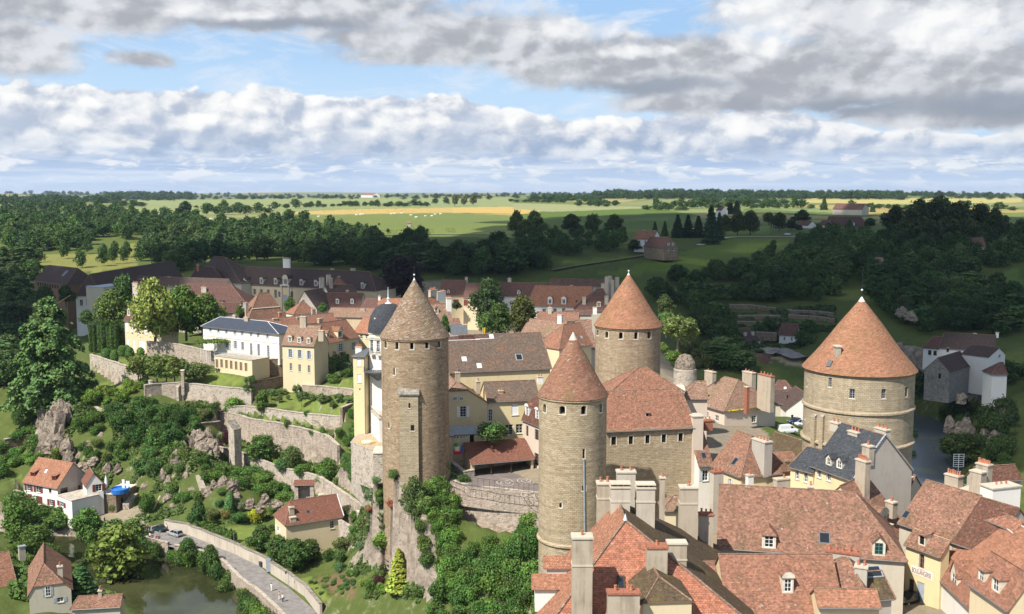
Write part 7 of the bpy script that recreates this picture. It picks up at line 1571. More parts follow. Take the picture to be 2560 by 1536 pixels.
def mk_fir(seed,n,leaf,r=.2,droop=.1):
 rs=np.random.default_rng(seed); t=rs.random(n)**1.5; a=rs.uniform(0,2*np.pi,n); lay=.5+.5*np.abs(np.sin(t*26+a*.5)); R_=r*(1-t)**.85*lay*rs.uniform(.55,1.1,n)+.01
 P=np.stack([R_*np.cos(a),R_*np.sin(a),.05+.95*t-R_*droop*3],1); N=np.stack([np.cos(a),np.sin(a),np.full(n,.9)],1)+rs.normal(size=(n,3))*.4
 return quadmesh('crown',leafcloud(P,N,leaf*rs.uniform(.6,1.3,n),rs),'needle')
def mk_topiary(seed,n,leaf,rx=.33):
 rs=np.random.default_rng(seed); t=rs.random(n); a=rs.uniform(0,2*np.pi,n); r=rx*np.sqrt(np.clip(1-np.clip((t-.35)/.65,0,1)**2.2,0,1))*np.clip(.75+t*1.2,0,1)*rs.uniform(.92,1.05,n)
 P=np.stack([r*np.cos(a),r*np.sin(a),t],1); N=np.stack([np.cos(a),np.sin(a),np.clip((t-.3)*2.2,0,3)],1)+rs.normal(size=(n,3))*.25; return quadmesh('topiary',leafcloud(P,N,np.full(n,leaf),rs),'needle')
def mk_column(seed,n,leaf,rx=.2):
 rs=np.random.default_rng(seed); lb=[(rs.uniform(-.05,.05),rs.uniform(-.05,.05),.1+.82*i/9,rx*(.6+.5*math.sin(math.pi*(i+1.5)/11)),.14) for i in range(10)]
 return quadmesh('crown',lobes_crown(lb,n,leaf,rs),'leaf')
def mk_palm_open(seed,n,leaf):
 rs=np.random.default_rng(seed); lb=[]
 for i in range(16):
  a=i*2.4; d=rs.uniform(.1,.4); lb.append((d*math.cos(a),d*math.sin(a),rs.uniform(.4,.9),rs.uniform(.09,.15),rs.uniform(.08,.13)))
 return quadmesh('crown',lobes_crown(lb,n,leaf,rs),'leaf')
PT={'broad':[mk_broad(i,6000,.021,15,.37,.04) for i in range(4)],'mid':[mk_broad(20+i,4000,.0245,12,.36,.12) for i in range(5)],'low':[mk_broad(40+i,1500,.038,9,.4,.08) for i in range(5)],
 'bush':[mk_bush(60+i,2600,.034,11) for i in range(5)],'cedar':[mk_cedar(80,24000,.014)],'fir':[mk_fir(90+i,2200,.026) for i in range(3)],'egg':[mk_topiary(95,900,.045)],'column':[mk_column(97,2600,.03)],'open':[mk_palm_open(99,3000,.022)],
 'slim':[mk_broad(101+i,2600,.028,11,.24,.12) for i in range(2)]}
def mk_trunk(seed,h=.55,r=.022,nb=7,pale=False):
 rnd=random.Random(seed); m=MB(); mat='bark_pale' if pale else 'bark'; p=Vector((0,0,-.06)); q=Vector((rnd.uniform(-.02,.02),rnd.uniform(-.02,.02),h*.5)); e=Vector((rnd.uniform(-.03,.03),rnd.uniform(-.03,.03),h))
 m.tube(p,q,r*1.25,r*.85,mat,7); m.tube(q,e,r*.85,r*.45,mat,6)
 for i in range(nb):
  a=i*2.4; z=h*(.45+.5*i/nb); b=Vector((0,0,z)); t=Vector((math.cos(a)*.24,math.sin(a)*.24,z+.17)); mdl=b.lerp(t,.5)+Vector((0,0,.02)); m.tube(b,mdl,r*.42,r*.28,mat,5,False); m.tube(mdl,t,r*.28,r*.1,mat,5,False)
 return m
TRK={}
def trunk_mesh(kind,pale=False):
 k=(kind,pale)
 if k not in TRK:
  o=mk_trunk(len(TRK),.9 if kind in('cedar','fir','column') else .6,.02,0 if kind in('fir',) else 7,pale).build('trunk'); TRK[k]=o.data; bpy.data.objects.remove(o)
 return TRK[k]
CNT=[0]
VR=random.Random(5)
def put(kind,P,h,w,col,label,name='tree',cat='tree',group=None,trunk=True,pale=False,stretch=1.,var=.14):
 """One plant standing at P, h metres tall and w wide."""
 CNT[0]+=1; wd={'broad':.80,'mid':.80,'low':.86,'bush':.95,'cedar':.86,'fir':.42,'egg':.66,'column':.44,'open':.9,'slim':.56}[kind]
 me=VR.choice(PT[kind]); s=w/wd; rz=VR.uniform(0,6.28); k=1+VR.uniform(-var,var)
 k*=1.5 if P[1]<420 else 1.18; c4=(col[0]*k*(1+VR.uniform(-.06,.1)),col[1]*k,col[2]*k,1)
 if kind in('bush','egg') or not trunk:
  o=bpy.data.objects.new(name,me); COL.objects.link(o); o.location=P; o.rotation_euler=(0,0,rz); o.scale=(s,s*stretch,h); o.color=c4; return tag(o,label,cat,group)
 r=empty(name,P,rz); r.scale=(s,s*stretch,h); tag(r,label,cat,group)
 c=bpy.data.objects.new('crown',me); COL.objects.link(c); c.parent=r; c.color=c4
 t=bpy.data.objects.new('trunk',trunk_mesh(kind,pale)); COL.objects.link(t); t.parent=r; return r
def tree(zf,x,yb,yt,w,kind,col,label,d=None,s=None,z=None,**k):
 s=s or {Z1:2.769,Z2:4.365,Z3:3.845,Z4:4.122,Z5:4.365,Z6:3.844,Z7:4.365,Z8:2.768,B1:1.933,B2:1.933}.get(zf,3.864)
 p=zf(x,yb); P=PY(p,d) if d else G(p)
 if d is None or z=='g': P=Vector((P.x,P.y,H(P.x,P.y)))
 k_=mpp(P); return put(kind,P,max(.3,(yb-yt)/s*k_),w/s*k_,col,label,**k)
DG=(.042,.085,.022); MG=(.065,.125,.028); BG=(.10,.175,.032); YG=(.15,.205,.04); OL=(.09,.115,.035)
cd=tree(A1,500,1500,412,780,'cedar',(.055,.108,.03),'huge blue-green cedar with drooping tiers at the left edge',d=312,name='cedar_tree')
tree(A1,1500,905,308,470,'broad',(.19,.225,.05),'big bright yellow-green lime tree in front of the white mansard house',d=352,name='lime_tree')
tree(A1,1800,870,372,400,'broad',(.075,.135,.022),'dark green tree touching the bright lime tree on its right',d=366,name='broadleaf_tree')
tree(A1,2020,880,452,330,'broad',(.075,.13,.022),'rounded dark green tree between the lime trees and the slate-roofed white house',d=368,name='broadleaf_tree')
tree(A1,1090,800,412,340,'broad',(.085,.135,.03),'broad green tree left of the white mansard house',d=386,name='broadleaf_tree'); tree(A1,1200,640,265,210,'mid',MG,'tree rising behind the flat-roofed convent block',d=430,name='broadleaf_tree')
tree(A1,850,760,600,160,'mid',DG,'dark tree below the white wall with outside stairs',d=410,name='broadleaf_tree'); tree(A1,640,560,360,200,'mid',DG,'dark tree under the brown timber block, right end',d=470,name='broadleaf_tree'); tree(A1,430,560,370,220,'mid',DG,'dark tree under the brown timber block, left end',d=470,name='broadleaf_tree'); tree(A1,1250,860,640,170,'mid',DG,'small dark tree by the corner of the white mansard house',d=372,name='broadleaf_tree')
for i,(x,yb,yt,w,lab) in enumerate(((893,1010,915,66,'leftmost clipped egg yew by the hedge block'),(1000,1010,905,62,'tall clipped yew before the hedge block'),(1131,1000,892,64,'tall narrow clipped yew near the white house'),(1182,1050,945,84,'plump clipped yew near the white house'),(1226,1015,940,62,'small clipped yew behind the plump one'),(1255,1085,962,84,'tallest pointed clipped yew beside the lawn'),(1028,1085,968,90,'dark clipped yew in the shade near the garden wall'),(1104,1105,988,80,'clipped yew nearest the garden wall'),(1360,1040,962,72,'round clipped yew against the dark terrace wall'),(1322,1195,1110,74,'clipped yew at the left end of the grove'))):
 tree(A1,x,yb,yt,w,'egg',(.045,.10,.018),lab,name='clipped_yew',cat='topiary',group='clipped yews in the left garden')
def hedge(label,P0,P1,h,th,col,name='hedge',dens=26):
 P0,P1=Vector(P0),Vector(P1); d=P1-P0; L=d.length; rs=np.random.default_rng(int(L*100)); n=int(dens*(L*h*2+L*th)); u=rs.random(n); f=rs.random(n); fr=h/(2*h+th)
 side=np.where(f<fr,0,np.where(f<2*fr,1,2)); y=np.where(side==0,-th/2,np.where(side==1,th/2,rs.uniform(-th/2,th/2,n))); z=np.where(side==2,h,rs.uniform(0,h,n))
 wob=1+.10*np.sin(u*L*1.7)+.06*np.sin(u*L*4.1); P=np.stack([u*L,y*wob+rs.normal(size=n)*.06,z*wob+rs.normal(size=n)*.06+d.z*u],1); N=np.stack([rs.normal(size=n)*.4,np.where(side==0,-1,np.where(side==1,1,0)),np.where(side==2,1.,.25)],1)+rs.normal(size=(n,3))*.35
 m2=int(dens*h*th*1.2)+4
 for e in (0,1):
  Pe=np.stack([np.full(m2,e*L),rs.uniform(-th/2,th/2,m2),rs.uniform(0,h,m2)+d.z*e],1); Ne=np.stack([np.full(m2,e*2-1.),rs.normal(size=m2)*.3,rs.normal(size=m2)*.3],1); P=np.concatenate([P,Pe]); N=np.concatenate([N,Ne])
 me=quadmesh(name,leafcloud(P,N,.17*rs.uniform(.7,1.3,len(P)),rs),'leaf'); o=bpy.data.objects.new(name,me); COL.objects.link(o); o.location=P0; o.rotation_euler=(0,0,math.atan2(d.y,d.x)); o.color=(*col,1); return tag(o,label,'hedge')
hedge('tall dark clipped hedge block between the cedar and the white mansard house',PY(A1(900,985),372),PY(A1(1180,985),372),9.2,7,(.055,.11,.02))
a,b=PY(A2(160,1190),326),PY(A2(520,1245),320); hedge('low grey-green lavender hedge at the foot of the arcade',a,b,.9,1.2,(.10,.13,.06))
a,b=PY(A2(1100,1290),317),PY(A2(1110,1100),328); hedge('dark ivy wall hedge on the side of the cream corner house',PY(A2(1112,1290),318)-Vector((0,0,.5)),PY(A2(1420,1250),330)-Vector((0,0,.5)),8.,2.,(.05,.11,.018))
hedge('low clipped hedge on the small lawn beside the cream corner house',PY(A2(1240,1305),318),PY(A2(1410,1265),325),.9,1.1,(.07,.13,.025))
for i,(x,w,yb,yt) in enumerate(((1335,190,1265,1040),(1425,190,1285,1045),(1520,210,1290,1030),(1605,200,1295,1035),(1690,200,1290,1045),(1765,130,1270,1070))):
 tree(A1,x,yb,yt,w*1.15,'mid',(.105,.14,.035),('pollarded plane at the left end of the grove by the garden wall','second pollarded plane from the left in the grove','widest pollarded plane in the middle of the grove','fourth pollarded plane from the left in the grove','fifth pollarded plane from the left in the grove','small pollarded plane by the slim gate pillar')[i],d=313+i*.5,name='plane_tree',group='pollarded planes on the terrace')
tree(A1,1900,1275,1110,270,'bush',OL,'loose olive-green shrub left of the arcade lawn',d=318,name='shrub',cat='shrub')
tree(A1,2420,1330,1235,130,'bush',MG,'green shrub at the right end of the arcade lawn',d=309,name='shrub',cat='shrub')
ORC='small orchard trees under the cream corner house'
for x,yb,yt,w in ((1130,465,322,125),(1215,502,432,85),(1410,430,258,120),(1460,528,342,125),(1575,470,395,90),(1682,505,392,115),(1800,575,492,82),(1500,440,360,110),(1755,470,400,90),(1865,490,372,130),(1970,480,400,120),(2050,480,412,110),(1310,440,385,60),(1640,430,380,80),(1240,385,325,120),(1180,400,340,110)):
 tree(Z2,x,yb,yt,w,'open' if w>115 else 'mid',(.095,.145,.05),'small leafy fruit tree on the orchard lawn',name='fruit_tree',group=ORC)
tree(Z2,1030,592,372,120,'column',(.06,.12,.02),'tall dense green column tree at the orchard wall',name='columnar_tree')
for x,yb,yt,w,c,l in ((730,560,408,230,BG,'bright spreading bush left of the column tree'),(890,470,388,150,DG,'dark bush between the bright bush and the shaded wall'),(500,555,482,100,MG,'small bush at the foot of the long grey wall'),(400,645,540,140,OL,'olive bush above the low ruin wall'),(530,625,560,95,BG,'bright little bush above the low ruin wall'),(660,640,560,110,MG,'bush leaning over the biggest terrace wall, left end'),(1300,770,665,80,MG,'bush leaning over the biggest terrace wall, middle'),(1510,635,560,60,MG,'small bush on the crumbling orchard wall'),(1570,830,775,80,MG,'bush leaning over the biggest terrace wall, right end'),(640,950,890,150,OL,'low bronze-green bush beside the purple one'),(560,930,820,80,MG,'upright bush left of the purple one'),(340,690,620,90,OL,'scrubby bush on the low ruin wall'),(1690,880,800,60,MG,'ivy tuft at the corner of the biggest terrace wall'),(2035,830,775,110,BG,'fresh green bush at the gravel terrace'),(1880,900,780,130,MG,'leafy bush beside the gravel terrace stairs'),(1960,990,880,120,MG,'lower leafy bush beside the gravel terrace stairs')):
 tree(Z2,x,yb,yt,w,'bush',c,l,name='shrub',cat='shrub',z='g',d=None)
tree(Z2,650,930,768,140,'bush',(.05,.012,.016),'round dark purple bush beside the stone pier',d=289,name='shrub',cat='shrub')
tree(Z2,1030,1068,785,350,'broad',(.05,.10,.022),'dark round tree before the biggest terrace wall',d=283,name='broadleaf_tree',z='g'); tree(Z2,1345,1180,925,290,'broad',(.085,.12,.035),'olive-toned middle tree before the biggest terrace wall',d=277,name='broadleaf_tree',z='g'); tree(Z2,1740,1290,985,300,'broad',(.065,.125,.025),'tallest right-hand tree before the biggest terrace wall',d=268,name='broadleaf_tree',z='g')
for x,yb,yt,w in ((1130,1120,1065,90),(1190,1165,1085,110),(1480,1225,1155,130),(1580,1245,1165,130),(1660,1270,1190,100),(1850,1350,1290,110),(1920,1390,1330,90)): tree(Z2,x,yb,yt,w,'bush',BG,'low fresh-green bush on the strip behind the curving wall',name='shrub',cat='shrub',group='low bushes behind the curving wall')
tree(Z4,1535,925,722,350,'bush',(.06,.115,.03),'round dark tree against the school behind the covered playground',d=206.5,name='broadleaf_tree')
def strip(zf,pts,n,h,col,label,grp,s=4.365,w=60,kind='bush'):
 rnd=random.Random(len(label)*7+n)
 for i in range(n):
  t=i/(n-1)*(len(pts)-1); k=min(int(t),len(pts)-2); f=t-k; x=pts[k][0]*(1-f)+pts[k+1][0]*f+rnd.uniform(-.3,.3)*w; y=pts[k][1]*(1-f)+pts[k+1][1]*f+rnd.uniform(-.2,.2)*w
  tree(zf,x,y+h/2,y-h/2,w*rnd.uniform(.8,1.3),kind,col,label,name='ivy_clump',cat='ivy',group=grp)
strip(Z2,((2030,620),(2100,720),(2030,800)),7,110,(.055,.115,.022),'dark ivy clump beside the white annexe','ivy by the white annexe',w=110)
strip(Z2,((1930,1080),(2010,1220),(2100,1400)),11,80,(.06,.12,.03),'ivy clump on the left of the grassy ramp','ivy along the grassy ramp',w=110)
strip(Z2,((1990,1010),(2120,1180),(2240,1310)),9,45,(.11,.18,.03),'bright low clump on the right of the grassy ramp','bright clumps along the grassy ramp',w=80)
strip(Z3,((1430,100),(1500,200),(1590,330)),9,80,(.06,.12,.028),'ivy clump left of the grey garden steps','ivy left of the garden steps',w=110)
strip(Z3,((1740,260),(1760,360),(1730,460)),6,70,(.08,.14,.03),'leafy clump right of the grey garden steps','clumps right of the garden steps',w=90)
strip(Z4,((850,1160),(950,1180),(1060,1230)),8,80,(.10,.17,.03),'bright ivy clump hanging below the school terrace','ivy below the school terrace',w=120)
for x,yb,yt,w,kd,c,l in ((800,240,122,160,'bush',(.04,.085,.03),'round dark bush left of the garden shelter'),(1100,340,285,90,'bush',YG,'yellowish bush right of the garden shelter'),(290,505,348,84,'egg',(.045,.10,.03),'clipped dark column in the rock garden'),(545,612,478,180,'bush',(.26,.30,.025),'bright yellow shrub left of the brown house'),(375,606,524,175,'bush',(.05,.11,.025),'dark flat-topped shrub by the lawn'),(250,590,498,110,'bush',(.13,.12,.03),'bronze shrub below the clipped column'),(180,480,412,90,'bush',(.05,.12,.04),'round green shrub in the rock garden'),(700,532,455,100,'bush',(.06,.12,.02),'rounded shrub behind the brown house'),(120,585,480,140,'bush',OL,'dull shrub at the left of the rock garden'),(400,520,440,100,'bush',(.12,.15,.08),'pale grey-green shrub in the rock garden'),(210,360,300,110,'bush',MG,'shrub at the foot of the garden steps crag'),
(590,905,650,270,'broad',(.045,.085,.02),'dark garden tree before the brown house, left one'),(760,1010,730,270,'broad',(.05,.09,.022),'dark garden tree in the middle of the grove below the brown house'),(930,1070,775,340,'broad',(.05,.09,.022),'largest dark garden tree below the brown house'),(1060,980,770,240,'broad',(.055,.095,.025),'dark garden tree at the right of the grove'),(1110,775,602,200,'mid',(.05,.11,.025),'green tree against the front of the brown house'),(1285,690,583,110,'bush',(.24,.28,.02),'bright yellow bush at the corner of the brown house'),(1285,800,675,120,'mid',(.05,.11,.025),'slim green tree under the yellow bush'),(987,795,710,95,'egg',(.055,.115,.022),'clipped green ball before the brown house'),(1190,805,748,80,'bush',YG,'small yellow-green bush below the brown house'),(1370,880,760,210,'bush',OL,'brownish shrub in the kitchen garden'),(1230,985,868,130,'bush',MG,'shrub at the edge of the grove'),(870,730,690,90,'bush',BG,'bright shrub under the brown house wall'),(690,700,640,70,'bush',MG,'shrub by the shuttered windows of the brown house'),(860,690,630,70,'mid',MG,'little tree at the front corner of the brown house'),(1350,1010,860,160,'bush',(.06,.12,.03),'tall shrub on the garden path'),(1350,1080,990,140,'bush',(.07,.13,.05),'bluish shrub by the vegetable beds'),
(1912,1240,845,270,'fir',(.17,.215,.03),'golden-green conifer at the foot of the rock face'),(1745,1090,945,200,'bush',BG,'clipped bright hedge bush beside the golden conifer'),(1722,1235,1138,120,'bush',(.06,.016,.02),'small purple-leaved tree in the little court'),(1640,1295,1165,130,'bush',(.075,.13,.025),'green bush in the little court'),(1560,1230,1160,90,'bush',YG,'yellow-green bush at the court entrance'),(1760,1310,1225,130,'bush',BG,'bright bush behind the stepped wall'),(1655,795,645,180,'mid',(.10,.13,.07),'grey-green tree before the white-capped wall'),(1540,860,790,110,'bush',(.1,.14,.07),'pale shrub under the white-capped wall'),(1410,540,460,90,'bush',(.07,.08,.03),'dark bronze shrub at the broken wall'),(1480,620,490,110,'mid',(.08,.14,.03),'leafy tree by the narrow steps'),(1470,740,650,90,'bush',MG,'shrub on the narrow steps'),(1800,800,720,150,'bush',OL,'shrub right of the grey-green tree'),(1500,1130,1050,70,'bush',MG,'shrub by the path in the kitchen garden'),
(1630,510,470,90,'bush',(.22,.09,.05),'reddish shrub on the flower terrace'),(1840,600,530,100,'bush',(.22,.08,.05),'second reddish shrub on the flower terrace'),(1700,600,530,100,'bush',(.09,.14,.05),'green shrub on the flower terrace'),(1755,560,500,60,'bush',(.4,.42,.3),'white flowering shrub on the flower terrace'),(1640,440,395,90,'bush',MG,'shrub above the flower terrace'),(1860,520,440,110,'bush',MG,'shrub at the rock edge above the flower terrace'),
(2060,640,215,240,'broad',(.055,.09,.03),'tall dark tree clinging to the rock under the brown tower'),(2270,210,20,250,'bush',(.11,.18,.035),'bright ivy mass under the school terrace'),(640,1370,1268,230,'bush',MG,'round bush beside the road at the bottom edge'),(110,1130,830,230,'broad',(.05,.095,.022),'bushy tree between the road and the river, right one'),(300,1200,1060,160,'bush',MG,'low bush on the river wall')):
 tree(Z3,x,yb,yt,w,kd,c,l,name='shrub' if kd=='bush' else ('clipped_shrub' if kd=='egg' else 'conifer' if kd=='fir' else 'garden_tree'),cat='shrub' if kd in('bush','egg') else 'tree')
for x,yb,yt,w,kd,c,l in ((1380,905,688,140,'mid',(.05,.10,.025),'upright tree beside the tiny white shed'),(1020,780,652,110,'bush',(.055,.12,.022),'round tree beside the leaning planks'),(400,420,342,90,'bush',YG,'yellow-green bush behind the orange roof of the riverside house'),(1590,800,668,66,'egg',(.045,.10,.03),'clipped dark column above the road lawn'),
(830,1312,868,430,'mid',(.085,.125,.025),'spreading tree with a bare trunk standing at the water'),(600,1010,775,220,'broad',(.06,.115,.025),'tree on the river bank left of the water gap'),(400,905,780,190,'mid',(.075,.13,.03),'tree before the white riverside house, right one'),(290,890,772,200,'mid',(.06,.12,.025),'tree before the white riverside house, middle one'),(130,1000,715,260,'broad',(.06,.11,.02),'dark bushy tree at the left edge by the water'),(250,1080,880,270,'broad',(.06,.11,.022),'wide tree on the near bank, upper left'),(330,1150,1000,180,'mid',(.05,.10,.02),'lower tree on the near bank'),(565,1370,1130,240,'fir',(.035,.075,.022),'dark conifer on the near bank'),(655,1210,925,100,'column',(.06,.12,.025),'ivy-wrapped trunk on the near bank'),(800,1000,830,190,'mid',(.055,.10,.025),'tree behind the spreading tree'),(930,1050,860,170,'mid',(.07,.12,.03),'tree between the spreading tree and the road'),(1000,1065,940,120,'bush',MG,'bush by the people at the end of the road'),(1120,1080,1000,80,'bush',MG,'little bush below the road parapet'),(1305,1180,975,190,'broad',(.055,.105,.025),'bushy tree between the road and the river, left one'),(1200,1130,1040,100,'bush',MG,'bush at the river wall foot'),(620,1370,1330,80,'bush',BG,'bright bush behind the lowest rusty roof'),(1000,60,20,10,'bush',MG,''),(790,780,710,80,'bush',MG,'bush beside the blue tarpaulin'),(100,700,650,60,'bush',OL,'bush by the lane at the left edge'),(110,1060,990,110,'bush',BG,'bush behind the zinc-topped chimney')):
 if l: tree(Z1,x,yb,yt,w,kd,c,l,name='shrub' if kd=='bush' else ('clipped_shrub' if kd=='egg' else 'conifer' if kd=='fir' else 'river_tree'),cat='shrub' if kd in('bush','egg') else 'tree')
def fill(zf,poly,du,dv,hpx,wpx_,kind,cols,label,grp,name,cat,s,jit=.4,lim=400,trunk=False,d=None):
 P=[zf(*p) for p in poly]; u0,u1=min(p[0] for p in P),max(p[0] for p in P); v0,v1=min(p[1] for p in P),max(p[1] for p in P); out=[]; row=0; v=v0
 du,dv=du/s,dv/s
 while v<=v1:
  u=u0+(row%2)*du/2
  while u<=u1:
   a,b=u+VR.uniform(-jit,jit)*du,v+VR.uniform(-jit,jit)*dv
   if inpoly(np.array([a]),np.array([b]),P)[0]: out.append((a,b))
   u+=du
  v+=dv; row+=1
 VR.shuffle(out)
 for a,b in out[:lim]:
  q=G((a,b+hpx/s*.45)); k=mpp(q); e=VR.uniform(.7,1.35); put(kind,q-Vector((0,0,.3)),hpx/s*k*e*VR.uniform(.85,1.15),wpx_/s*k*e,VR.choice(cols),label,name=name,cat=cat,group=grp,trunk=trunk)
 return len(out)
fill(Z1,((720,60),(1000,20),(1330,60),(1380,170),(1290,260),(1180,330),(1000,330),(900,270),(760,180)),78,66,105,115,'bush',((.045,.095,.022),(.055,.11,.025),(.04,.085,.02)),'small dark green tree in the thicket below the grove wall','thicket below the grove wall','thicket_tree','tree',2.769)
fill(Z1,((960,340),(1120,320),(1100,480),(1040,560),(950,520)),70,62,95,100,'bush',((.07,.13,.04),(.06,.12,.03)),'fresh green bush low in the thicket gully','gully bushes','shrub','shrub',2.769)
fill(Z1,((490,90),(700,120),(720,220),(640,280),(520,200)),70,60,80,95,'bush',((.06,.115,.022),(.075,.13,.03)),'bush on the crag above the riverside house','crag bushes above the riverside house','shrub','shrub',2.769)
fill(Z1,((500,290),(660,260),(860,320),(850,420),(640,420),(510,390)),80,66,80,95,'bush',((.055,.11,.02),(.07,.125,.03),(.09,.12,.035)),'bush on the stony slope above the paddling pool','bushes above the paddling pool','shrub','shrub',2.769)
fill(A1,((700,1440),(900,1380),(1100,1320),(1380,1280),(1420,1340),(1330,1430),(1100,1500),(760,1520)),92,60,95,125,'bush',((.115,.185,.03),(.10,.17,.028),(.135,.2,.035)),'bright green mound on the bank below the garden wall','bright mounds below the garden wall','shrub','shrub',3.864)
fill(A1,((100,1330),(380,1300),(620,1340),(700,1484),(100,1500)),110,70,110,140,'bush',((.06,.12,.025),(.08,.145,.03)),'bush at the foot of the cedar','bushes under the cedar','shrub','shrub',3.864)
fill(Z1,((110,330),(260,330),(290,400),(170,420)),60,50,60,75,'bush',((.08,.145,.03),(.1,.16,.035)),'bush between the dark wall and the orange roof','bushes by the dark wall','shrub','shrub',2.769)
fill(Z3,((20,30),(400,60),(540,110),(700,200),(860,300),(1040,300),(1000,380),(840,410),(640,380),(420,240),(140,190),(20,200)),98,62,88,130,'bush',((.07,.14,.028),(.085,.155,.03),(.06,.12,.025)),'leafy green bush on the bank above the brown house','bushes on the bank above the brown house','shrub','shrub',3.845,lim=60)
fill(Z1,((1150,380),(1240,310),(1310,420),(1230,520),(1150,500)),62,52,70,80,'bush',((.075,.13,.03),(.09,.14,.035)),'bush between the crags above the road','bushes between the road crags','shrub','shrub',2.769)
fill(Z1,((1180,600),(1330,590),(1400,660),(1300,720),(1180,690)),66,52,75,90,'bush',((.06,.12,.028),(.075,.135,.03)),'bush on the ledge above the tiny white shed','ledge bushes above the white shed','shrub','shrub',2.769)
fill(Z3,((2120,240),(2460,200),(2461,560),(2450,760),(2461,1350),(2240,1350),(2290,1000),(2230,720),(2130,420)),84,72,130,140,'bush',((.08,.15,.03),(.095,.17,.032),(.06,.12,.025)),'vine-covered bush on the cliff below the school yard','cliff bushes below the school yard','cliff_bush','vine',3.845,lim=70)  # bushes on the cliff, filed under the vine category
fill(Z6,((0,650),(110,630),(180,760),(190,980),(270,1130),(230,1240),(100,1330),(0,1350)),74,84,150,135,'bush',((.06,.125,.028),(.075,.15,.03),(.09,.165,.035)),'dense green bush at the foot of the nearest tower','bushes at the foot of the nearest tower','shrub','shrub',3.844,lim=40)
fill(D0,((1085,1330),(1160,1296),(1300,1306),(1312,1500),(1040,1500),(1062,1420)),36,32,52,50,'bush',((.065,.13,.028),(.08,.155,.032),(.055,.11,.025)),'leafy young tree in the hollow between the two nearest towers','young trees in the hollow between the towers','young_tree','tree',.966,lim=80)
fill(D0,((985,1180),(1060,1180),(1130,1210),(1120,1260),(1060,1290),(1000,1230)),26,22,34,36,'bush',((.07,.13,.03),(.1,.15,.04)),'bush clinging to the rock under the school terrace','bushes under the school terrace','shrub','shrub',.966,lim=30)
fill(Z1,((-40,300),(60,300),(70,520),(-40,520)),80,60,80,100,'bush',((.07,.14,.03),(.055,.11,.025)),'bush at the far left edge below the plot','far left edge bushes','shrub','shrub',2.769)
fill(Z1,((70,260),(250,240),(280,330),(260,420),(70,480)),80,50,70,95,'bush',((.08,.15,.03),(.06,.12,.025)),'bush on the bank below the vegetable plot at the left edge','left edge bank bushes','shrub','shrub',2.769)
fill(Z1,((60,0),(300,0),(280,120),(200,170),(70,170)),80,50,80,100,'bush',((.05,.1,.025),(.07,.13,.03)),'dark bush behind the left crag','bushes behind the left crag','shrub','shrub',2.769)
for i in range(1,len(RRt)-1,1):
 if i in (8,9): continue
 p=RRt[i]; tn=(RRt[i+1]-RRt[i-1]).normalized(); nn=Vector((tn.y,-tn.x))
 if VR.random()<.78 if i<22 else .3:
  w_=VR.uniform(2.2,4.2); put('bush',Vector((p.x+nn.x*w_*.55,p.y+nn.y*w_*.55,-31+VR.uniform(.0,1.2))),VR.uniform(3.2,5.2) if i<22 else 3.,w_,VR.choice((MG,DG,BG)),'leafy bush on the river bank under the road wall',name='bank_bush',cat='bush',group='bank bushes under the road wall')
fill(Z3,((2080,1080),(2200,1060),(2230,1260),(2150,1340),(2080,1300)),80,80,120,120,'bush',((.06,.11,.028),(.08,.13,.03)),'bush in the cleft of the rock face','cleft bushes in the rock face','shrub','shrub',3.845)
fill(Z1,((70,760),(260,740),(420,770),(500,860),(330,930),(90,900)),90,70,120,130,'bush',((.05,.10,.022),(.065,.115,.025)),'riverside bush below the white house','riverside bushes below the white house','shrub','shrub',2.769)
fill(Z1,((80,1080),(360,1090),(480,1180),(560,1290),(420,1240),(200,1120)),95,75,110,120,'bush',((.055,.105,.022),(.075,.125,.028)),'bush on the near river bank','bushes on the near river bank','shrub','shrub',2.769)
fill(Z3,((1100,1150),(1430,1080),(1500,1200),(1440,1320),(1300,1300)),70,44,42,70,'bush',((.07,.13,.03),(.1,.16,.045),(.05,.1,.03)),'leafy vegetable plant in the kitchen garden beds','vegetable plants','vegetable_plant','plant',3.845)
fill(Z3,((960,1150),(1060,1130),(1280,1310),(1230,1330)),60,50,36,50,'bush',((.06,.11,.03),),'low edging plant beside the bottom lawn','edging plants of the bottom lawn','shrub','shrub',3.845,lim=20)
a,b=PZ(Z3(20,655),-25.4),PZ(Z3(330,775),-25.4); hedge('long clipped hedge behind the buff roadside wall',a,b,1.7,1.6,(.07,.125,.025))
tree(A4,940,850,462,380,'open',(.12,.155,.045),'sunlit tree with pale bare limbs right of the furthest tower',d=265,name='broadleaf_tree',pale=True); tree(A4,905,962,838,190,'bush',(.07,.125,.022),'dense round bush above the broken turret',d=250,name='shrub',cat='shrub')
tree(A4,820,560,300,220,'mid',(.055,.085,.025),'dull tree immediately right of the furthest cone',d=330,name='broadleaf_tree')
for x,yb,yt,w,c in ((830,700,470,200,(.06,.1,.025)),(1060,760,520,190,(.07,.11,.03)),(800,880,760,120,(.09,.14,.03))): tree(A4,x,yb,yt,w,'mid',c,'half-lit tree crowding behind the sunlit pale-limbed one',d=285,name='broadleaf_tree',group='trees crowding behind the furthest tower')
fill(A4,((1000,740),(1190,770),(1260,900),(1270,1000),(1200,1060),(1130,960),(1010,850)),90,80,130,130,'bush',((.075,.09,.03),(.06,.09,.025)),'brownish bush on the mound beside the broken turret','mound bushes by the broken turret','shrub','shrub',3.864)
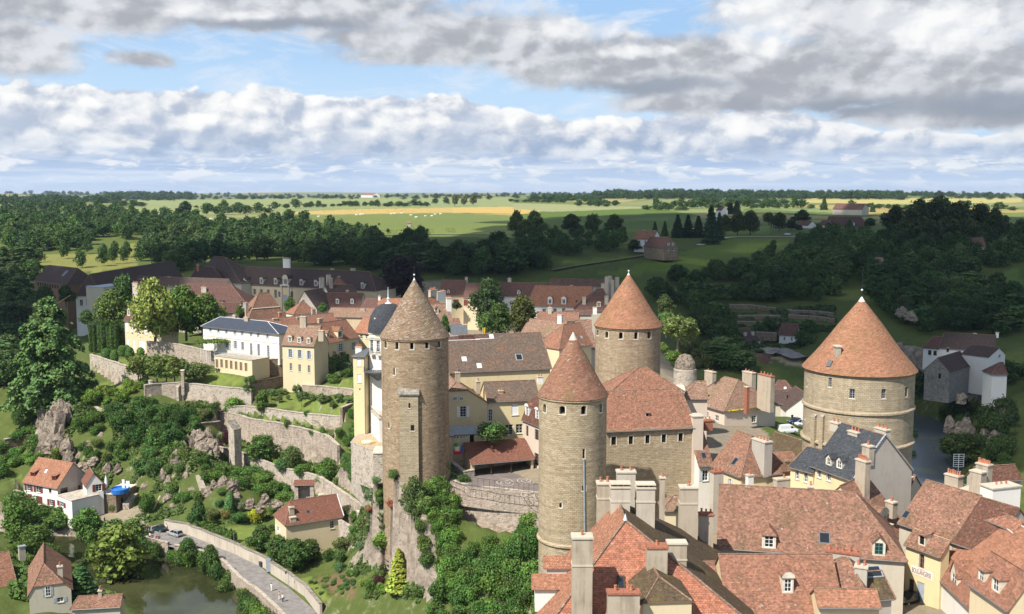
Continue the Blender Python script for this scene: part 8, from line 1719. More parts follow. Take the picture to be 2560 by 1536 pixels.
for x,yb,yt,w,d,c,l,kd in ((860,760,305,390,372,(.035,.062,.02),'large dark tree at the head of the town street','broad'),(1180,850,465,330,335,(.05,.062,.016),'dark olive yew in the middle of the town','broad'),(960,850,540,330,338,(.045,.075,.02),'dark green tree left of the olive yew','broad'),(830,850,620,200,330,(.07,.12,.03),'lighter green round tree beside the street','mid'),(545,600,520,110,418,(.04,.065,.02),'little dark tree before the red-shuttered house','mid')):
 tree(A3,x,yb,yt,w,kd,c,l,d=d,name='town_tree')
tree(A2,1960,520,95,520,'broad',(.022,.014,.016),'huge dark copper beech behind the pale cone',d=490,name='copper_beech')
for x,yb,yt,w,d,l in ((385,690,555,95,392,'small conical tree left of the red pavilion roof'),(870,670,470,120,400,'leafy tree right of the red pavilion roof'),(1190,640,530,120,398,'bushy tree right of the small bright red roof'),(480,510,455,100,430,'low shrubby tree before the convent'),(2370,900,650,120,262,'sunlit sapling at the right foot of the pale cone')): tree(A2,x,yb,yt,w,'mid',MG,l,d=d,name='town_tree')
fill(A2,((1110,1180),(1300,1150),(1480,1080),(1470,1280),(1250,1290),(1120,1300)),95,62,90,120,'bush',((.055,.11,.022),(.075,.14,.03),(.1,.14,.06)),'garden shrub on the lawn right of the cream corner house','lawn shrubs by the cream corner house','shrub','shrub',3.864)
fill(A2,((520,1110),(640,1090),(790,1150),(790,1230),(620,1230)),75,50,80,90,'bush',((.07,.13,.03),(.08,.14,.035)),'climbing shrub against the rough retaining block','climbers on the retaining block','shrub','shrub',3.864)
fill(A2,((20,870),(190,855),(200,900),(60,940)),36,20,24,60,'bush',((.14,.2,.035),),'vine','pergola vine','vine','vine',3.864,lim=1) if False else None
me=quadmesh('vine',lobes_crown([(x,y,.0,1.7,.5) for x in (0,1.6,3.2,4.8,6.4,8) for y in (0,1.6,3.2)],2600,.2,np.random.default_rng(4)),'leaf'); o=bpy.data.objects.new('vine',me); COL.objects.link(o); q=PZ(A2(20,915),7.8); o.location=q; o.rotation_euler=(0,0,.45); o.color=(.16,.23,.045,1); tag(o,'bright green vine spread over the white pergola','vine')
tree(Z8,1250,445,235,370,'broad',(.05,.085,.02),'half-lit spreading tree on the river bank at the right',d=322,name='broadleaf_tree',z='g')
fill(Z8,((1100,60),(1300,40),(1570,60),(1580,420),(1440,440),(1300,330),(1140,300)),105,84,150,150,'bush',((.05,.085,.022),(.06,.1,.025),(.04,.07,.02)),'bush on the right river bank cliff','bushes on the right river cliff','shrub','shrub',2.768,lim=45)
fill(Z8,((1380,370),(1580,330),(1580,440),(1420,430)),70,46,80,90,'bush',((.08,.13,.03),(.07,.12,.03)),'sunlit bush above the potted chimneys, right bank','sunlit bushes above the chimneys','shrub','shrub',2.768)
fill(Z8,((868,200),(905,210),(915,480),(870,480)),40,70,95,60,'bush',((.05,.09,.025),),'ivy clump at the waterside foot of the widest tower','ivy at the widest tower','ivy_clump','ivy',2.768)
# woods
def hitpoly(zf,poly,du,dv,s,hb=0):
 P=[zf(*p) for p in poly]; u0,u1=min(p[0] for p in P),max(p[0] for p in P); v0,v1=min(p[1] for p in P),max(p[1] for p in P); out=[]; row=0; v=v0
 while v<=v1:
  u=u0+(row%2)*du/2
  while u<=u1:
   a,b=u+VR.uniform(-.45,.45)*du,v+VR.uniform(-.45,.45)*dv
   if inpoly(np.array([a]),np.array([b]),P)[0]: out.append((a,b))
   u+=du
  v+=dv; row+=1
 return out
HOUSE_PX=[(1490,790,1740,860)]
WOODS=[]
def wood(zf,poly,du,dv,s,h,w,cols,label,grp,kind='low',clear=()):
 for (a,b) in hitpoly(zf,poly,du,dv,s):
  q=G((a,b),300);
  if segdist(np.array([q.x]),np.array([q.y]),RIVR)[0]<13: continue
  if any(math.hypot(q.x-x,q.y-y)<r for x,y,r in CLEAR): continue
  WOODS.append((q,h*VR.uniform(.7,1.3),w*VR.uniform(.75,1.25),VR.choice(cols),label,grp,kind))
CLEAR=[]
for k,h in HS.items():
 c=h.wld((h.L/2,h.D/2,0));
 if c.y>300: CLEAR.append((c.x,c.y,max(h.L,h.D)*.5+3.5)); c2=h.wld((h.L/2,-6,0)); CLEAR.append((c2.x,c2.y,h.L*.5+1))
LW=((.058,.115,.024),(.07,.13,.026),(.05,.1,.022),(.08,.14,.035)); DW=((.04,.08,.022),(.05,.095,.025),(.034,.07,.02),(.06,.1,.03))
wood(B1,((0,105),(260,110),(500,150),(620,205),(760,225),(1010,225),(1000,310),(860,318),(640,312),(500,318),(420,350),(300,372),(0,378)),23,11,1,13,16.5,LW,'sunlit broadleaf tree in the woods left of the convent','sunlit woods on the left')
wood(A1,((-100,130),(120,150),(330,210),(340,400),(280,480),(250,640),(200,900),(150,1330),(-150,1400)),30,20,1,11,12,DW,'tree on the steep bank behind the cedar','trees behind the cedar')
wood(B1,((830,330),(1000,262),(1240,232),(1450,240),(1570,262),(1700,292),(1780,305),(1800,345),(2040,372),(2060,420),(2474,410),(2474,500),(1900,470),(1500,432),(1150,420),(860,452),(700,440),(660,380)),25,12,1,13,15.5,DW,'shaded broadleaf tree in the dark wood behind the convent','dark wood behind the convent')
wood(A1,((100,80),(330,60),(480,100),(420,160),(150,170)),50,26,1,9,9,LW,'lone tree in the pale pasture on the left','lone trees in the left pasture')
for x,y in ((620,110),(780,200),(990,180),(1090,160),(1200,150),(1110,95),(1230,95),(850,60),(250,105),(1010,120)): q=G(A1(x,y),300); WOODS.append((q,11,9,VR.choice(LW),'lone tree in the pale pasture on the left','lone trees in the left pasture','low'))
wood(B1,((700,470),(900,440),(1000,440),(870,470)),24,14,1,10,10,LW,'small tree behind the steep pavilion roof','trees behind the pavilion roof')
wood(A3,((480,150),(900,140),(1380,110),(1440,220),(1050,250),(1000,290),(700,300),(420,300)),30,15,1,9,10,DW,'shaded tree on the slope behind the town','trees on the slope behind the town')
wood(B2,((0,300),(250,290),(560,290),(600,370),(560,380),(190,395),(180,470),(0,480)),28,13,1,8,9,DW,'shaded garden tree beside the hillside houses','trees beside the hillside houses')
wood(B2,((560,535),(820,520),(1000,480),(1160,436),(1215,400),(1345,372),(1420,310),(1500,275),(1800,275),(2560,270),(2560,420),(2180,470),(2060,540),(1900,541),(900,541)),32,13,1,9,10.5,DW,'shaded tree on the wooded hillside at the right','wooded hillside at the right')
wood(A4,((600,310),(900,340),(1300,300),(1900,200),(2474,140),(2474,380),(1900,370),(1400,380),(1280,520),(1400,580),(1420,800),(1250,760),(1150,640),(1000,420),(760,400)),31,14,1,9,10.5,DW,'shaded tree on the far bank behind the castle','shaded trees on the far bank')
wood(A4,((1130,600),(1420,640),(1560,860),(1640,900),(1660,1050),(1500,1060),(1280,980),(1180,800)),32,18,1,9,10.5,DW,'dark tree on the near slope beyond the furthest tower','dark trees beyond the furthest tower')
wood(A4,((1720,620),(1920,640),(1920,860),(1760,860),(1700,760)),30,16,1,7,8,DW,'dark tree between the two white far-bank houses','trees between the far-bank houses')
wood(A4,((2060,700),(2300,680),(2320,860),(2140,880)),34,18,1,9,11,DW,'rounded dark tree before the tall white far-bank house','trees before the tall white house')
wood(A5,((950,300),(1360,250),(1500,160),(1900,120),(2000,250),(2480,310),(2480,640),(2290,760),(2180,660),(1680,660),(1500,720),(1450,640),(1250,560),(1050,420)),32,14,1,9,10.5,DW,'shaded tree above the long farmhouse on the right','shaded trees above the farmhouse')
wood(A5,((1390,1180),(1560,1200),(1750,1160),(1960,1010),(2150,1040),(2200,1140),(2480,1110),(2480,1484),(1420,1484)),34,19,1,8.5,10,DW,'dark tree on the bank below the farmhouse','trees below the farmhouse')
def single(zf,x,yb,yt,w,kind,col,label,grp,name='tree'): tree(zf,x,yb,yt,w,kind,col,label,name=name,group=grp)
for x,yb,yt,w in ((20,295,168,90),(110,300,172,120),(60,300,215,90)): single(B2,x,yb,yt,w,'mid',(.055,.085,.025),'tall shaded tree at the edge of the dark hill field','tall trees at the dark field edge','field_tree')
for x,w,l in ((286,104,'left'),(390,80,'middle'),(495,92,'right')): single(B2,x,280,188,w,'mid',(.06,.085,.025),f'{l} tree of the row of three above the hill hedge','row of three trees on the hill','field_tree')
for x,yb,yt,w in ((690,292,222,44),(738,292,220,46),(800,300,190,80),(850,300,192,80),(900,300,196,80),(960,330,150,110),(1000,310,180,70)): single(B2,x,yb,yt,w,'fir',(.026,.05,.018),'tall black-green fir behind the hillside houses','firs behind the hillside houses','fir_tree')
for x,yb,yt,w in ((1090,290,180,90),(1150,285,170,100),(1030,290,190,80),(1290,270,180,80),(1400,240,165,100),(1240,240,178,60)): single(B2,x,yb,yt,w,'mid',(.055,.075,.02),'thin-stemmed roadside tree before the hill hamlet','roadside trees before the hamlet','field_tree')
for x,yb,yt,w in ((1850,300,150,150),(1960,310,120,170),(2060,310,108,190),(2160,310,130,170),(2260,310,140,170),(2330,320,160,120),(2010,340,215,140),(1900,330,220,130),(2110,330,200,140),(2220,340,210,130)): single(B2,x,yb,yt,w,'mid',(.045,.07,.02),'massive shaded tree in the big clump at the right edge','big clump at the right edge','field_tree')
for x,yb,yt,w,kd,l in ((1508,165,98,42,'fir','dark fir in front of the far farm'),(1742,175,130,34,'fir','small fir right of the far farm'),(1375,370,282,60,'fir','dark cypress standing alone on the hillside'),(2062,112,72,46,'mid','lone skyline tree on the right'),(1085,185,120,60,'fir','dark fir by the tiny white house'),(1055,185,130,60,'fir','second dark fir by the tiny white house'),(1348,265,215,60,'mid','round dark tree before the hill hamlet houses'),(1385,268,238,44,'mid','small round dark tree before the hill hamlet houses'),(1730,250,205,60,'mid','dark tree at the right end of the hill villa'),(600,375,310,80,'mid','dark bush-like tree left of the stone hillside house'),(1745,105,72,30,'mid','small lone tree on the pale skyline field'),(2235,102,74,14,'fir','thin lone skyline fir at the right'),(2308,108,78,36,'mid','round lone skyline tree at the far right')): single(B2,x,yb,yt,w,kd,(.035,.06,.02),l,None,'field_tree')
for x,yb,yt,w,l in ((2198,148,90,44,'left'),(2242,145,98,40,'middle'),(2286,142,92,40,'right')): single(B1,x,yb,yt,w,'mid',(.11,.13,.05),f'{l} one of three pale trees by the skyline fields','three pale skyline trees','field_tree')
for x,yb,yt,w in ((1805,278,258,20),(1874,278,254,22),(2065,275,254,18),(1832,240,228,14),(1745,290,240,40)): single(B1,x,yb,yt,w,'mid',MG,'little round tree at the foot of the sheep pasture','little trees in the sheep pasture','field_tree')
single(B1,895,215,125,100,'mid',(.03,.06,.025),'dark rounded tree standing alone above the left woods',None,'field_tree')
HR=[((680,205),(800,215),40,30),((1005,190),(1300,182),62,42),((1010,170),(1150,165),66,40),((1330,165),(1480,155),48,34),((1500,155),(1640,150),34,28),((1660,150),(2060,150),40,30),((1560,112),(1650,112),20,24),((950,155),(1000,155),16,22),((530,200),(640,190),34,36),((640,150),(680,150),34,36),((560,150),(600,150),30,30),((2100,140),(2160,138),30,26)]
for (a,b,hh,st) in HR:
 n=max(2,int((b[0]-a[0])/st))
 for i in range(n):
  t=i/(n-1); x,y=a[0]+(b[0]-a[0])*t+VR.uniform(-6,6),a[1]+(b[1]-a[1])*t; q=G(B1(x,y),500); k=mpp(q); WOODS.append((q,hh/1.933*k*VR.uniform(.45,1.05),st*VR.uniform(1.4,2.3)/1.933*k,VR.choice(DW),'hedgerow tree between the far fields','hedgerow trees on the plain','low'))
for (a,b,hh,st) in [((230,118),(500,140),20,26),((330,150),(500,150),34,30),((700,160),(1400,160),60,36),((650,165),(840,170),30,30),((0,128),(240,132),24,26),((420,96),(700,90),22,26),((1440,160),(1500,158),40,30),((1640,150),(1900,170),34,34),((2120,150),(2200,150),32,34),((2280,165),(2420,170),40,40)]:
 n=max(2,int((b[0]-a[0])/st))
 for i in range(n):
  t=i/(n-1); x,y=a[0]+(b[0]-a[0])*t+VR.uniform(-6,6),a[1]+(b[1]-a[1])*t; q=G(B2(x,y),500); k=mpp(q); WOODS.append((q,hh/1.933*k*VR.uniform(.45,1.05),st*VR.uniform(1.4,2.3)/1.933*k,VR.choice(DW),'hedgerow tree between the far fields','hedgerow trees on the plain','low'))
WOODS.sort(key=lambda t:-t[1]/proj(t[0])[2])
IND=285
for (q,h,w,c,l,gp,kd) in WOODS[:IND]:
 put(VR.choice(('mid','mid','mid','slim','broad')) if proj(q)[2]<650 else 'low',q-Vector((0,0,.4)),h,w,c,l,name='wood_tree',group=gp)
def lowverts(seed):
 return np.array([v.co[:] for v in PT['low'][seed%5].vertices])
LV=[lowverts(i) for i in range(5)]
def mass(items,name,label,keep=1.):
 out=[]
 for j,(q,h,w) in enumerate(items):
  V=LV[j%5].reshape(-1,4,3); m=NPR.random(len(V))<keep; V=V[m].reshape(-1,3); a=VR.uniform(0,6.28); c,s_=math.cos(a),math.sin(a); k=w/.86
  out.append(np.stack([(V[:,0]*c-V[:,1]*s_)*k+q[0],(V[:,0]*s_+V[:,1]*c)*k+q[1],V[:,2]*h+q[2]],1))
 me=quadmesh(name,np.concatenate(out),'leaf'); o=bpy.data.objects.new(name,me); COL.objects.link(o); o.color=(.045,.09,.024,1); tag(o,label,None,None,'stuff'); return o
mass([(q,h,w) for (q,h,w,*_) in WOODS[IND:]],'woodland','distant mixed woodland covering the slopes',.6)
sky_=[]
def skyline(x0,x1,d0,d1,h,n,jit=1.):
 for i in range(n):
  t=VR.random(); u=x0+(x1-x0)*t; d=VR.uniform(d0,d1); x=d*(u-CX)/F; sky_.append(((x,d,H(x,d)-1),h*VR.uniform(.6,1.2),h*VR.uniform(1.2,2.2)))
skyline(0,2560,2600,5200,13,420); skyline(270,480,3600,4300,26,120); skyline(1480,2250,2700,3300,22,420); skyline(0,300,2200,3000,20,90); skyline(1330,1500,2300,2700,14,50); skyline(1730,1960,2000,2500,14,40); skyline(2200,2560,3400,4200,18,70); skyline(-600,0,2500,4500,16,90); skyline(2560,3200,2500,4500,16,90); skyline(0,2560,6000,8000,24,260)
mass(sky_,'far_woods','wooded skyline of the far plain',.35)
def ground_cover(zf,poly,n,size,col,name,label,thr=.0,seed=1):
 P=[zf(*p) for p in poly]; u0,u1=min(p[0] for p in P),max(p[0] for p in P); v0,v1=min(p[1] for p in P),max(p[1] for p in P); rs=np.random.default_rng(seed)
 C_=[G((u,v),100,500) for u in np.linspace(u0,u1,9) for v in np.linspace(v0,v1,9)]
 xs=[c.x for c in C_]; ys=[c.y for c in C_]; x=rs.uniform(min(xs),max(xs),n*4); y=rs.uniform(min(ys),max(ys),n*4); z=hz(x,y)
 dep=y*CS-(z-CH)*SN; up=y*SN+(z-CH)*CS; u=CX+F*x/dep; v=CY-F*up/dep; m=inpoly(u,v,P)&(vnoise(x,y,6,21)+vnoise(x,y,2.5,22)*.6>thr)&(z>-28.5)
 x,y,z=x[m][:n],y[m][:n],z[m][:n]; k=len(x); hgt=np.clip(vnoise(x,y,4,23)+.5,0,1)*1.3
 Pp=np.stack([x,y,z+rs.random(k)*hgt],1); N=np.stack([rs.normal(size=k)*.5,rs.normal(size=k)*.5-.3,np.full(k,.9)],1)
 me=quadmesh(name,leafcloud(Pp,N,size*rs.uniform(.5,1.3,k),rs),'leaf'); o=bpy.data.objects.new(name,me); COL.objects.link(o); o.color=(*col,1); return tag(o,label,None,None,'stuff')
ground_cover(Z1,((80,280),(330,20),(800,10),(1400,40),(1500,120),(1772,480),(1772,760),(1300,780),(1000,860),(700,800),(560,560),(300,380)),26000,.36,(.075,.115,.03),'undergrowth','scrub and weeds over the left crags',.04,3)
ground_cover(Z3,((20,20),(500,60),(900,250),(1450,480),(1480,840),(1300,960),(1000,420),(600,620),(60,620)),16000,.32,(.085,.14,.035),'undergrowth','plants covering the bank above the brown house',.0,4)
ground_cover(Z3,((1480,480),(1950,380),(1990,900),(2090,1350),(1500,1350),(1420,960)),13000,.3,(.085,.135,.035),'undergrowth','garden plants of the terraces below the brown tower',.0,5)
ground_cover(Z3,((1900,200),(2461,150),(2461,1380),(2050,1380),(1960,900)),15000,.36,(.08,.13,.03),'undergrowth','creepers over the castle rock',.12,6)
ground_cover(Z6,((0,300),(190,350),(190,1000),(300,1200),(100,1360),(0,1360)),9000,.3,(.07,.13,.03),'undergrowth','creepers at the foot of the nearest tower',.05,7)
ground_cover(Z1,((60,660),(500,760),(1000,960),(1050,1060),(1240,1130),(1772,1400),(1700,1420),(1000,1100),(600,960),(60,1000)),9000,.4,(.07,.125,.03),'undergrowth','bank plants along the river',.02,8)
ground_cover(Z1,((60,1000),(420,1100),(700,1240),(960,1390),(500,1400),(60,1400)),9000,.36,(.085,.15,.03),'undergrowth','weeds of the near river bank',.03,9)
ground_cover(Z2,((100,400),(560,480),(700,500),(1080,600),(1900,780),(2100,900),(2250,1300),(1900,1400),(1500,1200),(900,960),(560,920),(300,1000)),14000,.3,(.085,.14,.035),'undergrowth','weeds on the terraces behind the curving wall',.05,10)
ground_cover(A4,((1200,330),(2474,330),(2474,700),(1900,880),(1600,860),(1250,640)),14000,.6,(.05,.085,.025),'undergrowth','shaded scrub between the far-bank terrace walls',.0,11)
for (x0,x1,y,l) in ((1830,1955,285,'left'),(1975,2092,278,'middle'),(2160,2195,275,'right')): a,b=G(B1(x0,y),500),G(B1(x1,y),500); hedge(f'{l} dark clipped hedge along the lane below the sheep pasture',a,b,3.5,3,(.035,.07,.02),dens=1.6)
a,b=G(B1(1560,178),600),G(B1(2180,176),600); hedge('long thin hedge under the golden wheat field',a,b,5,5,(.04,.075,.02),dens=.5)
m=MB()
m.ico((0,0,1.05),1.05,.42,.48,'cow_white',10,6); m.ico((1.15,0,1.25),.42,.2,.24,'cow_white',8,5); m.tube((.75,0,1.2),(1.1,0,1.35),.28,.2,'cow_white',7,False)
for x in (-.7,.65):
 for y in (-.24,.24): m.tube((x,y,1),(x,y,0),.13,.08,'cow_white',6)
m.tube((-1,0,1.3),(-1.15,0,.6),.05,.03,'cow_white',5)
c0=m.build('cow'); first=True
CW=[(1018,215),(1105,216),(1178,214),(1186,212),(1242,210),(1262,212),(1304,226),(1322,209),(1332,205),(1340,202),(1335,210),(1362,201),(1376,200),(1412,208),(1538,203),(1722,194),(1740,193),(1752,192),(1890,190),(1906,188),(1940,186),(1985,196),(2010,206),(2055,200),(2086,199),(2102,192),(2128,190)]
for (x,y) in CW:
 o=c0 if first else c0.copy()
 if not first: COL.objects.link(o)
 first=False; q=G(B1(x,y),500); o.location=(q.x,q.y,q.z+.1); o.rotation_euler=(0,0,VR.uniform(-.6,.6)); o.scale=(1.35,1.35,1.35); tag(o,'white cow grazing in the sunny far pasture','cow','white cows in the far pasture')
# cars, people and small things
def car(label,P,ang,paint,L=4.3,Wd=1.75,Hh=1.45,van=False,estate=False):
 r=tag(empty('parked_car' if not van else 'parked_van',P,ang),label,'van' if van else 'car'); m=MB(); w=Wd/2
 def sec(x,z0,z1,ww): return [(x,-ww,z0),(x,-ww*1.02,(z0+z1)/2),(x,-ww*.93,z1),(x,ww*.93,z1),(x,ww*1.02,(z0+z1)/2),(x,ww,z0)]
 if van: st=[(-L/2,.35,.95,w*.9),(-L/2+.2,.3,1.05,w),(-L/2+.9,.28,1.25,w),(L/2-.1,.28,1.2,w),(L/2,.35,1.1,w*.95)]
 else: st=[(-L/2,.38,.62,w*.8),(-L/2+.25,.28,.76,w*.95),(-L/2+1.2,.25,.88,w),(0,.25,.92,w),(L/2-.7,.26,.92,w),(L/2-.1,.3,.85,w*.94),(L/2,.4,.7,w*.85)]
 S_=[sec(*s) for s in st]
 for a,b in zip(S_,S_[1:]):
  for i in range(5): m.poly([a[i],b[i],b[i+1],a[i+1]],paint,smooth=True)
  m.poly([a[0],b[0],b[5],a[5]],'tyre')
 m.poly(S_[0][::-1],paint); m.poly(S_[-1],paint); m.build('body',r)
 if van: b0,b1,t0,t1=-L/2+.9,L/2-.05,-L/2+1.7,L/2-.15; z0,z1=1.22,2.05
 elif estate: b0,b1,t0,t1=-L/2+1.15,L/2-.1,-L/2+2.,L/2-.55; z0,z1=.9,Hh
 else: b0,b1,t0,t1=-L/2+1.1,L/2-.55,-L/2+1.9,L/2-1.3; z0,z1=.9,Hh
 m=MB(); wb,wt=w*.92,w*.76 if not van else w*.88
 A=[(b0,-wb,z0),(b1,-wb,z0),(b1,wb,z0),(b0,wb,z0)]; B_=[(t0,-wt,z1),(t1,-wt,z1),(t1,wt,z1),(t0,wt,z1)]
 side=paint if van else 'glass'
 for i in range(4): m.poly([A[i],A[(i+1)%4],B_[(i+1)%4],B_[i]],'glass' if (i==3 or not van) else side)
 m.build('cabin',r); m=MB()
 m.poly([(x,y,z1+.01) for x,y,_ in B_],paint); m.poly([(x,y,z1-.05) for x,y,_ in B_],paint)
 for i in range(4): m.poly([(*B_[i][:2],z1-.05),(*B_[(i+1)%4][:2],z1-.05),(*B_[(i+1)%4][:2],z1+.01),(*B_[i][:2],z1+.01)],paint)
 for i,(p,q) in enumerate(zip(A,B_)): m.tube(p,q,.05,.05,paint,4)
 for y in (-1,1): m.tube(((b0+b1)/2,y*wb*1.0,z0),((t0+t1)/2,y*wt*1.0,z1),.05,.05,paint,4)
 m.build('roof',r)
 if van:
  m=MB()
  for y in (-1,1):
   k=y*(wb*.99); m.poly([(b0+.35,y*wb*1.005,z0+.08),(b0+1.2,y*wb*1.005,z0+.08),(b0+1.2,y*(wt+.02),z1-.2),(b0+.75,y*(wt+.025),z1-.2)],'glass')
  m.build('window',r)
 for x in (-L*.31,L*.3):
  for y in (-1,1):
   m=MB(); m.tube((x,y*(w-.2),.31),(x,y*(w+.02),.31),.31,.31,'tyre',14); wl=m.build('wheel',r); m=MB(); m.tube((x,y*(w+.01),.31),(x,y*(w+.035),.31),.19,.17,'car_silver',10); m.build('rim',wl)
 for y in (-1,1):
  m=MB(); m.box(-L/2-.01,y*w*.68-.16,.6,-L/2+.1,y*w*.68+.16,.74,'lead_white'); m.build('headlight',r)
  m=MB(); m.box(L/2-.12,y*w*.7-.12,.62,L/2-.01,y*w*.7+.12,.8,'car_red'); m.build('tail_light',r)
 return r
c=PZ(Z1(1212,938),-27.15); car('silver estate car parked by the buff roadside wall',c,math.atan2(RPW[3].y-RPW[2].y,RPW[3].x-RPW[2].x)-.05,'car_silver',4.5,1.75,1.45,estate=True)
c=PZ(Z1(1104,905),-27.15); car('dark green car parked at the end of the road',c,-.55,'car_green',4.1,1.7,1.45)
car('white delivery van parked in the side street behind the widest tower',PZ(Z7(1178,795),-5.),-2.9,'car_white',4.9,1.95,2.05,van=True)
car('dark blue car half hidden in the side street behind the widest tower',PZ(Z7(1260,690),-5.5),.25,'car_navy',4.3,1.75,1.5); car('small white car half hidden by the widest tower',PZ(Z7(1330,715),-5.3),.3,'car_white',3.9,1.65,1.45)
for x,y,l,cl in ((1965,915,'silver car on the far-bank road before the bridge',"car_silver"),(2060,940,'pale blue car on the far-bank road at the bridge end',"car_silver")):
 q=PY(A4(x,y),438); car(l,Vector((q.x,q.y,H(q.x,q.y)+.05)),.2,cl)
car('black car at the bottom edge of the bakery street',PZ(Z8(875,1400),0.02),.5,'car_black')
for x,y,l in ((1720,268,'white car by the hill villa'),(1330,288,'pale car on the hill lane'),(2390,245,'white car at the far right edge')): q=G(B2(x,y),400); car(l,q+Vector((0,0,.1)),.2,'car_white')
def person(label,P,ang,top,legs,pose='stand',h=1.72,hat=None):
 m=MB(); k=h/1.72; z0=0
 r=tag(empty('person',P,ang),label,'person')
 bm_v=[];ed=[];rad=[]
 def v(x,y,z,rr): bm_v.append((x*k,y*k,z*k)); rad.append(rr*k); return len(bm_v)-1
 if pose=='sit': hipz,knee,foot=.48,(.42,.5),(.45,.05)
 else: hipz,knee,foot=.9,(.03,.48),(-.02,.05)
 p=v(0,0,hipz,.13); b=v(0,0,hipz+.3,.14); sh=v(0,0,hipz+.52,.13); nk=v(0,0,hipz+.62,.06); hd=v(.02,0,hipz+.74,.1); ht=v(.02,0,hipz+.83,.085); ed+=[(p,b),(b,sh),(sh,nk),(nk,hd),(hd,ht)]
 for s in (-1,1):
  st=.12 if pose=='walk' else 0
  a=v(0,.11*s,hipz-.03,.095); kn=v(knee[0]+st*s,.1*s,knee[1],.065); an=v(foot[0]+st*s*1.4,.1*s,.08,.045); to=v(foot[0]+st*s*1.4+.16,.11*s,.04,.04); ed+=[(p,a),(a,kn),(kn,an),(an,to)]
  s1=v(0,.2*s,hipz+.5,.065); el=v(.02-st*s*.6,.25*s,hipz+.24,.048); w_=v(.12 if pose!='sit' else .3,.22*s,hipz+.03 if pose!='sit' else hipz+.1,.036); f=v(.17 if pose!='sit' else .36,.21*s,hipz-.04 if pose!='sit' else hipz+.08,.03); ed+=[(sh,s1),(s1,el),(el,w_),(w_,f)]
 me=bpy.data.meshes.new('body'); me.from_pydata(bm_v,ed,[]); o=bpy.data.objects.new('body',me); COL.objects.link(o); o.parent=r
 sk=o.modifiers.new('skin','SKIN');
 for i,sv in enumerate(me.skin_vertices[0].data): sv.radius=(rad[i],rad[i])
 me.skin_vertices[0].data[0].use_root=True
 sb=o.modifiers.new('sub','SUBSURF'); sb.levels=1; sb.render_levels=1; me.materials.append(MT('skin'))
 m=MB(); m.lathe([(.17*k,(hipz-.02)*k),(.175*k,(hipz+.25)*k),(.19*k,(hipz+.48)*k),(.08*k,(hipz+.6)*k)],top,10);
 for s in (-1,1): m.tube((0,.19*s*k,(hipz+.52)*k),(.02*k,.255*s*k,(hipz+.2)*k),.085*k,.065*k,top,7)
 m.build('shirt',r); m=MB()
 for s in (-1,1):
  st=.12 if pose=='walk' else 0
  m.tube((0,.1*s*k,(hipz+.03)*k),((knee[0]+st*s)*k,.1*s*k,knee[1]*k),.115*k,.085*k,legs,7); m.tube(((knee[0]+st*s)*k,.1*s*k,knee[1]*k),((foot[0]+st*s*1.4)*k,.1*s*k,.1*k),.085*k,.065*k,legs,7)
 m.build('trousers',r); m=MB(); m.ico((.005*k,0,(hipz+.8)*k),.105*k,.1*k,.085*k,hat or 'hair',8,6); m.build('hair',r); return r
PG='people by the river road'
def pz(zf,x,y,z): return PZ(zf(x,y),z)
for zf,x,y,z,a,t,l,ps,lab in ((Z1,1022,915,-27.2,.5,'cloth_dark','cloth_dark','stand','person in dark clothes standing at the parapet, far end'),(Z1,1036,912,-27.2,2.,'cloth_tan','cloth_blue','stand','person in a tan top standing behind the parapet'),(Z1,1152,905,-27.2,-2,'cloth_white','cloth_white','stand','person in white leaning between the two parked cars'),(Z1,1040,955,-26.75,-1.8,'cloth_white','cloth_dark','sit','seated person in white at the left of the parapet group'),(Z1,1058,962,-26.75,-1.8,'cloth_blue','cloth_dark','sit','seated person in blue in the parapet group'),(Z1,1085,968,-26.75,-1.8,'cloth_red','cloth_dark','sit','seated person in red in the parapet group'),(Z1,1103,972,-26.75,-1.8,'cloth_dark','cloth_dark','sit','seated person in black at the right of the parapet group'),(Z1,725,855,-26.3,.3,'cloth_dark','cloth_dark','stand','person in black walking on the lane past the rubble'),(Z1,279,722,-25.2,1.2,'cloth_blue','cloth_blue','stand','person in blue at the brown door of the riverside house'),(Z1,178,698,-25.2,1.2,'cloth_dark','cloth_dark','stand','dark figure at the left corner of the riverside house'),
(Z3,688,1262,-27.2,.8,'cloth_white','cloth_white','walk','person in white riding up the road, furthest of the three'),(Z3,762,1345,-27.2,.8,'cloth_tan','cloth_white','walk','person in white and tan walking on the road near the bottom edge'),(Z3,796,1365,-27.2,.8,'cloth_white','cloth_dark','walk','person in a white top at the bottom edge of the road'),(Z2,1312,365,-5.4,-1,'cloth_tan','cloth_tan','stand','person in tan standing in the orchard under the cream corner house')):
 P=pz(zf,x,y,z);
 if zf is Z2: P.z=H(P.x,P.y)
 person(lab,P,a,t,l,ps)
def lamp(label,zf,x,yb,yt,z):
 P=pz(zf,x,yb,z); h=(yb-yt)/3.845*mpp(P)*1.03; r=tag(empty('street_lamp',P),label,'street lamp'); m=MB(); m.tube((0,0,0),(0,0,h-.5),.07,.05,'zinc',6); m.tube((0,0,h-.5),(-.5,-.3,h),.045,.04,'zinc',5); m.build('pole',r); m=MB(); m.lathe([(.08,h-.75),(.22,h-.35),(.06,h-.1),(0,h)],'iron',8,(-.5,-.3)); m.build('lantern',r)
lamp('grey street lamp by the garden wall beside the clipped hedge',Z3,330,895,650,-27); lamp('grey street lamp near the iron gate at the bottom of the road',Z3,855,1260,1060,-27); lamp('street lamp at the corner of the riverside house',Z1,527,770,660,-26)
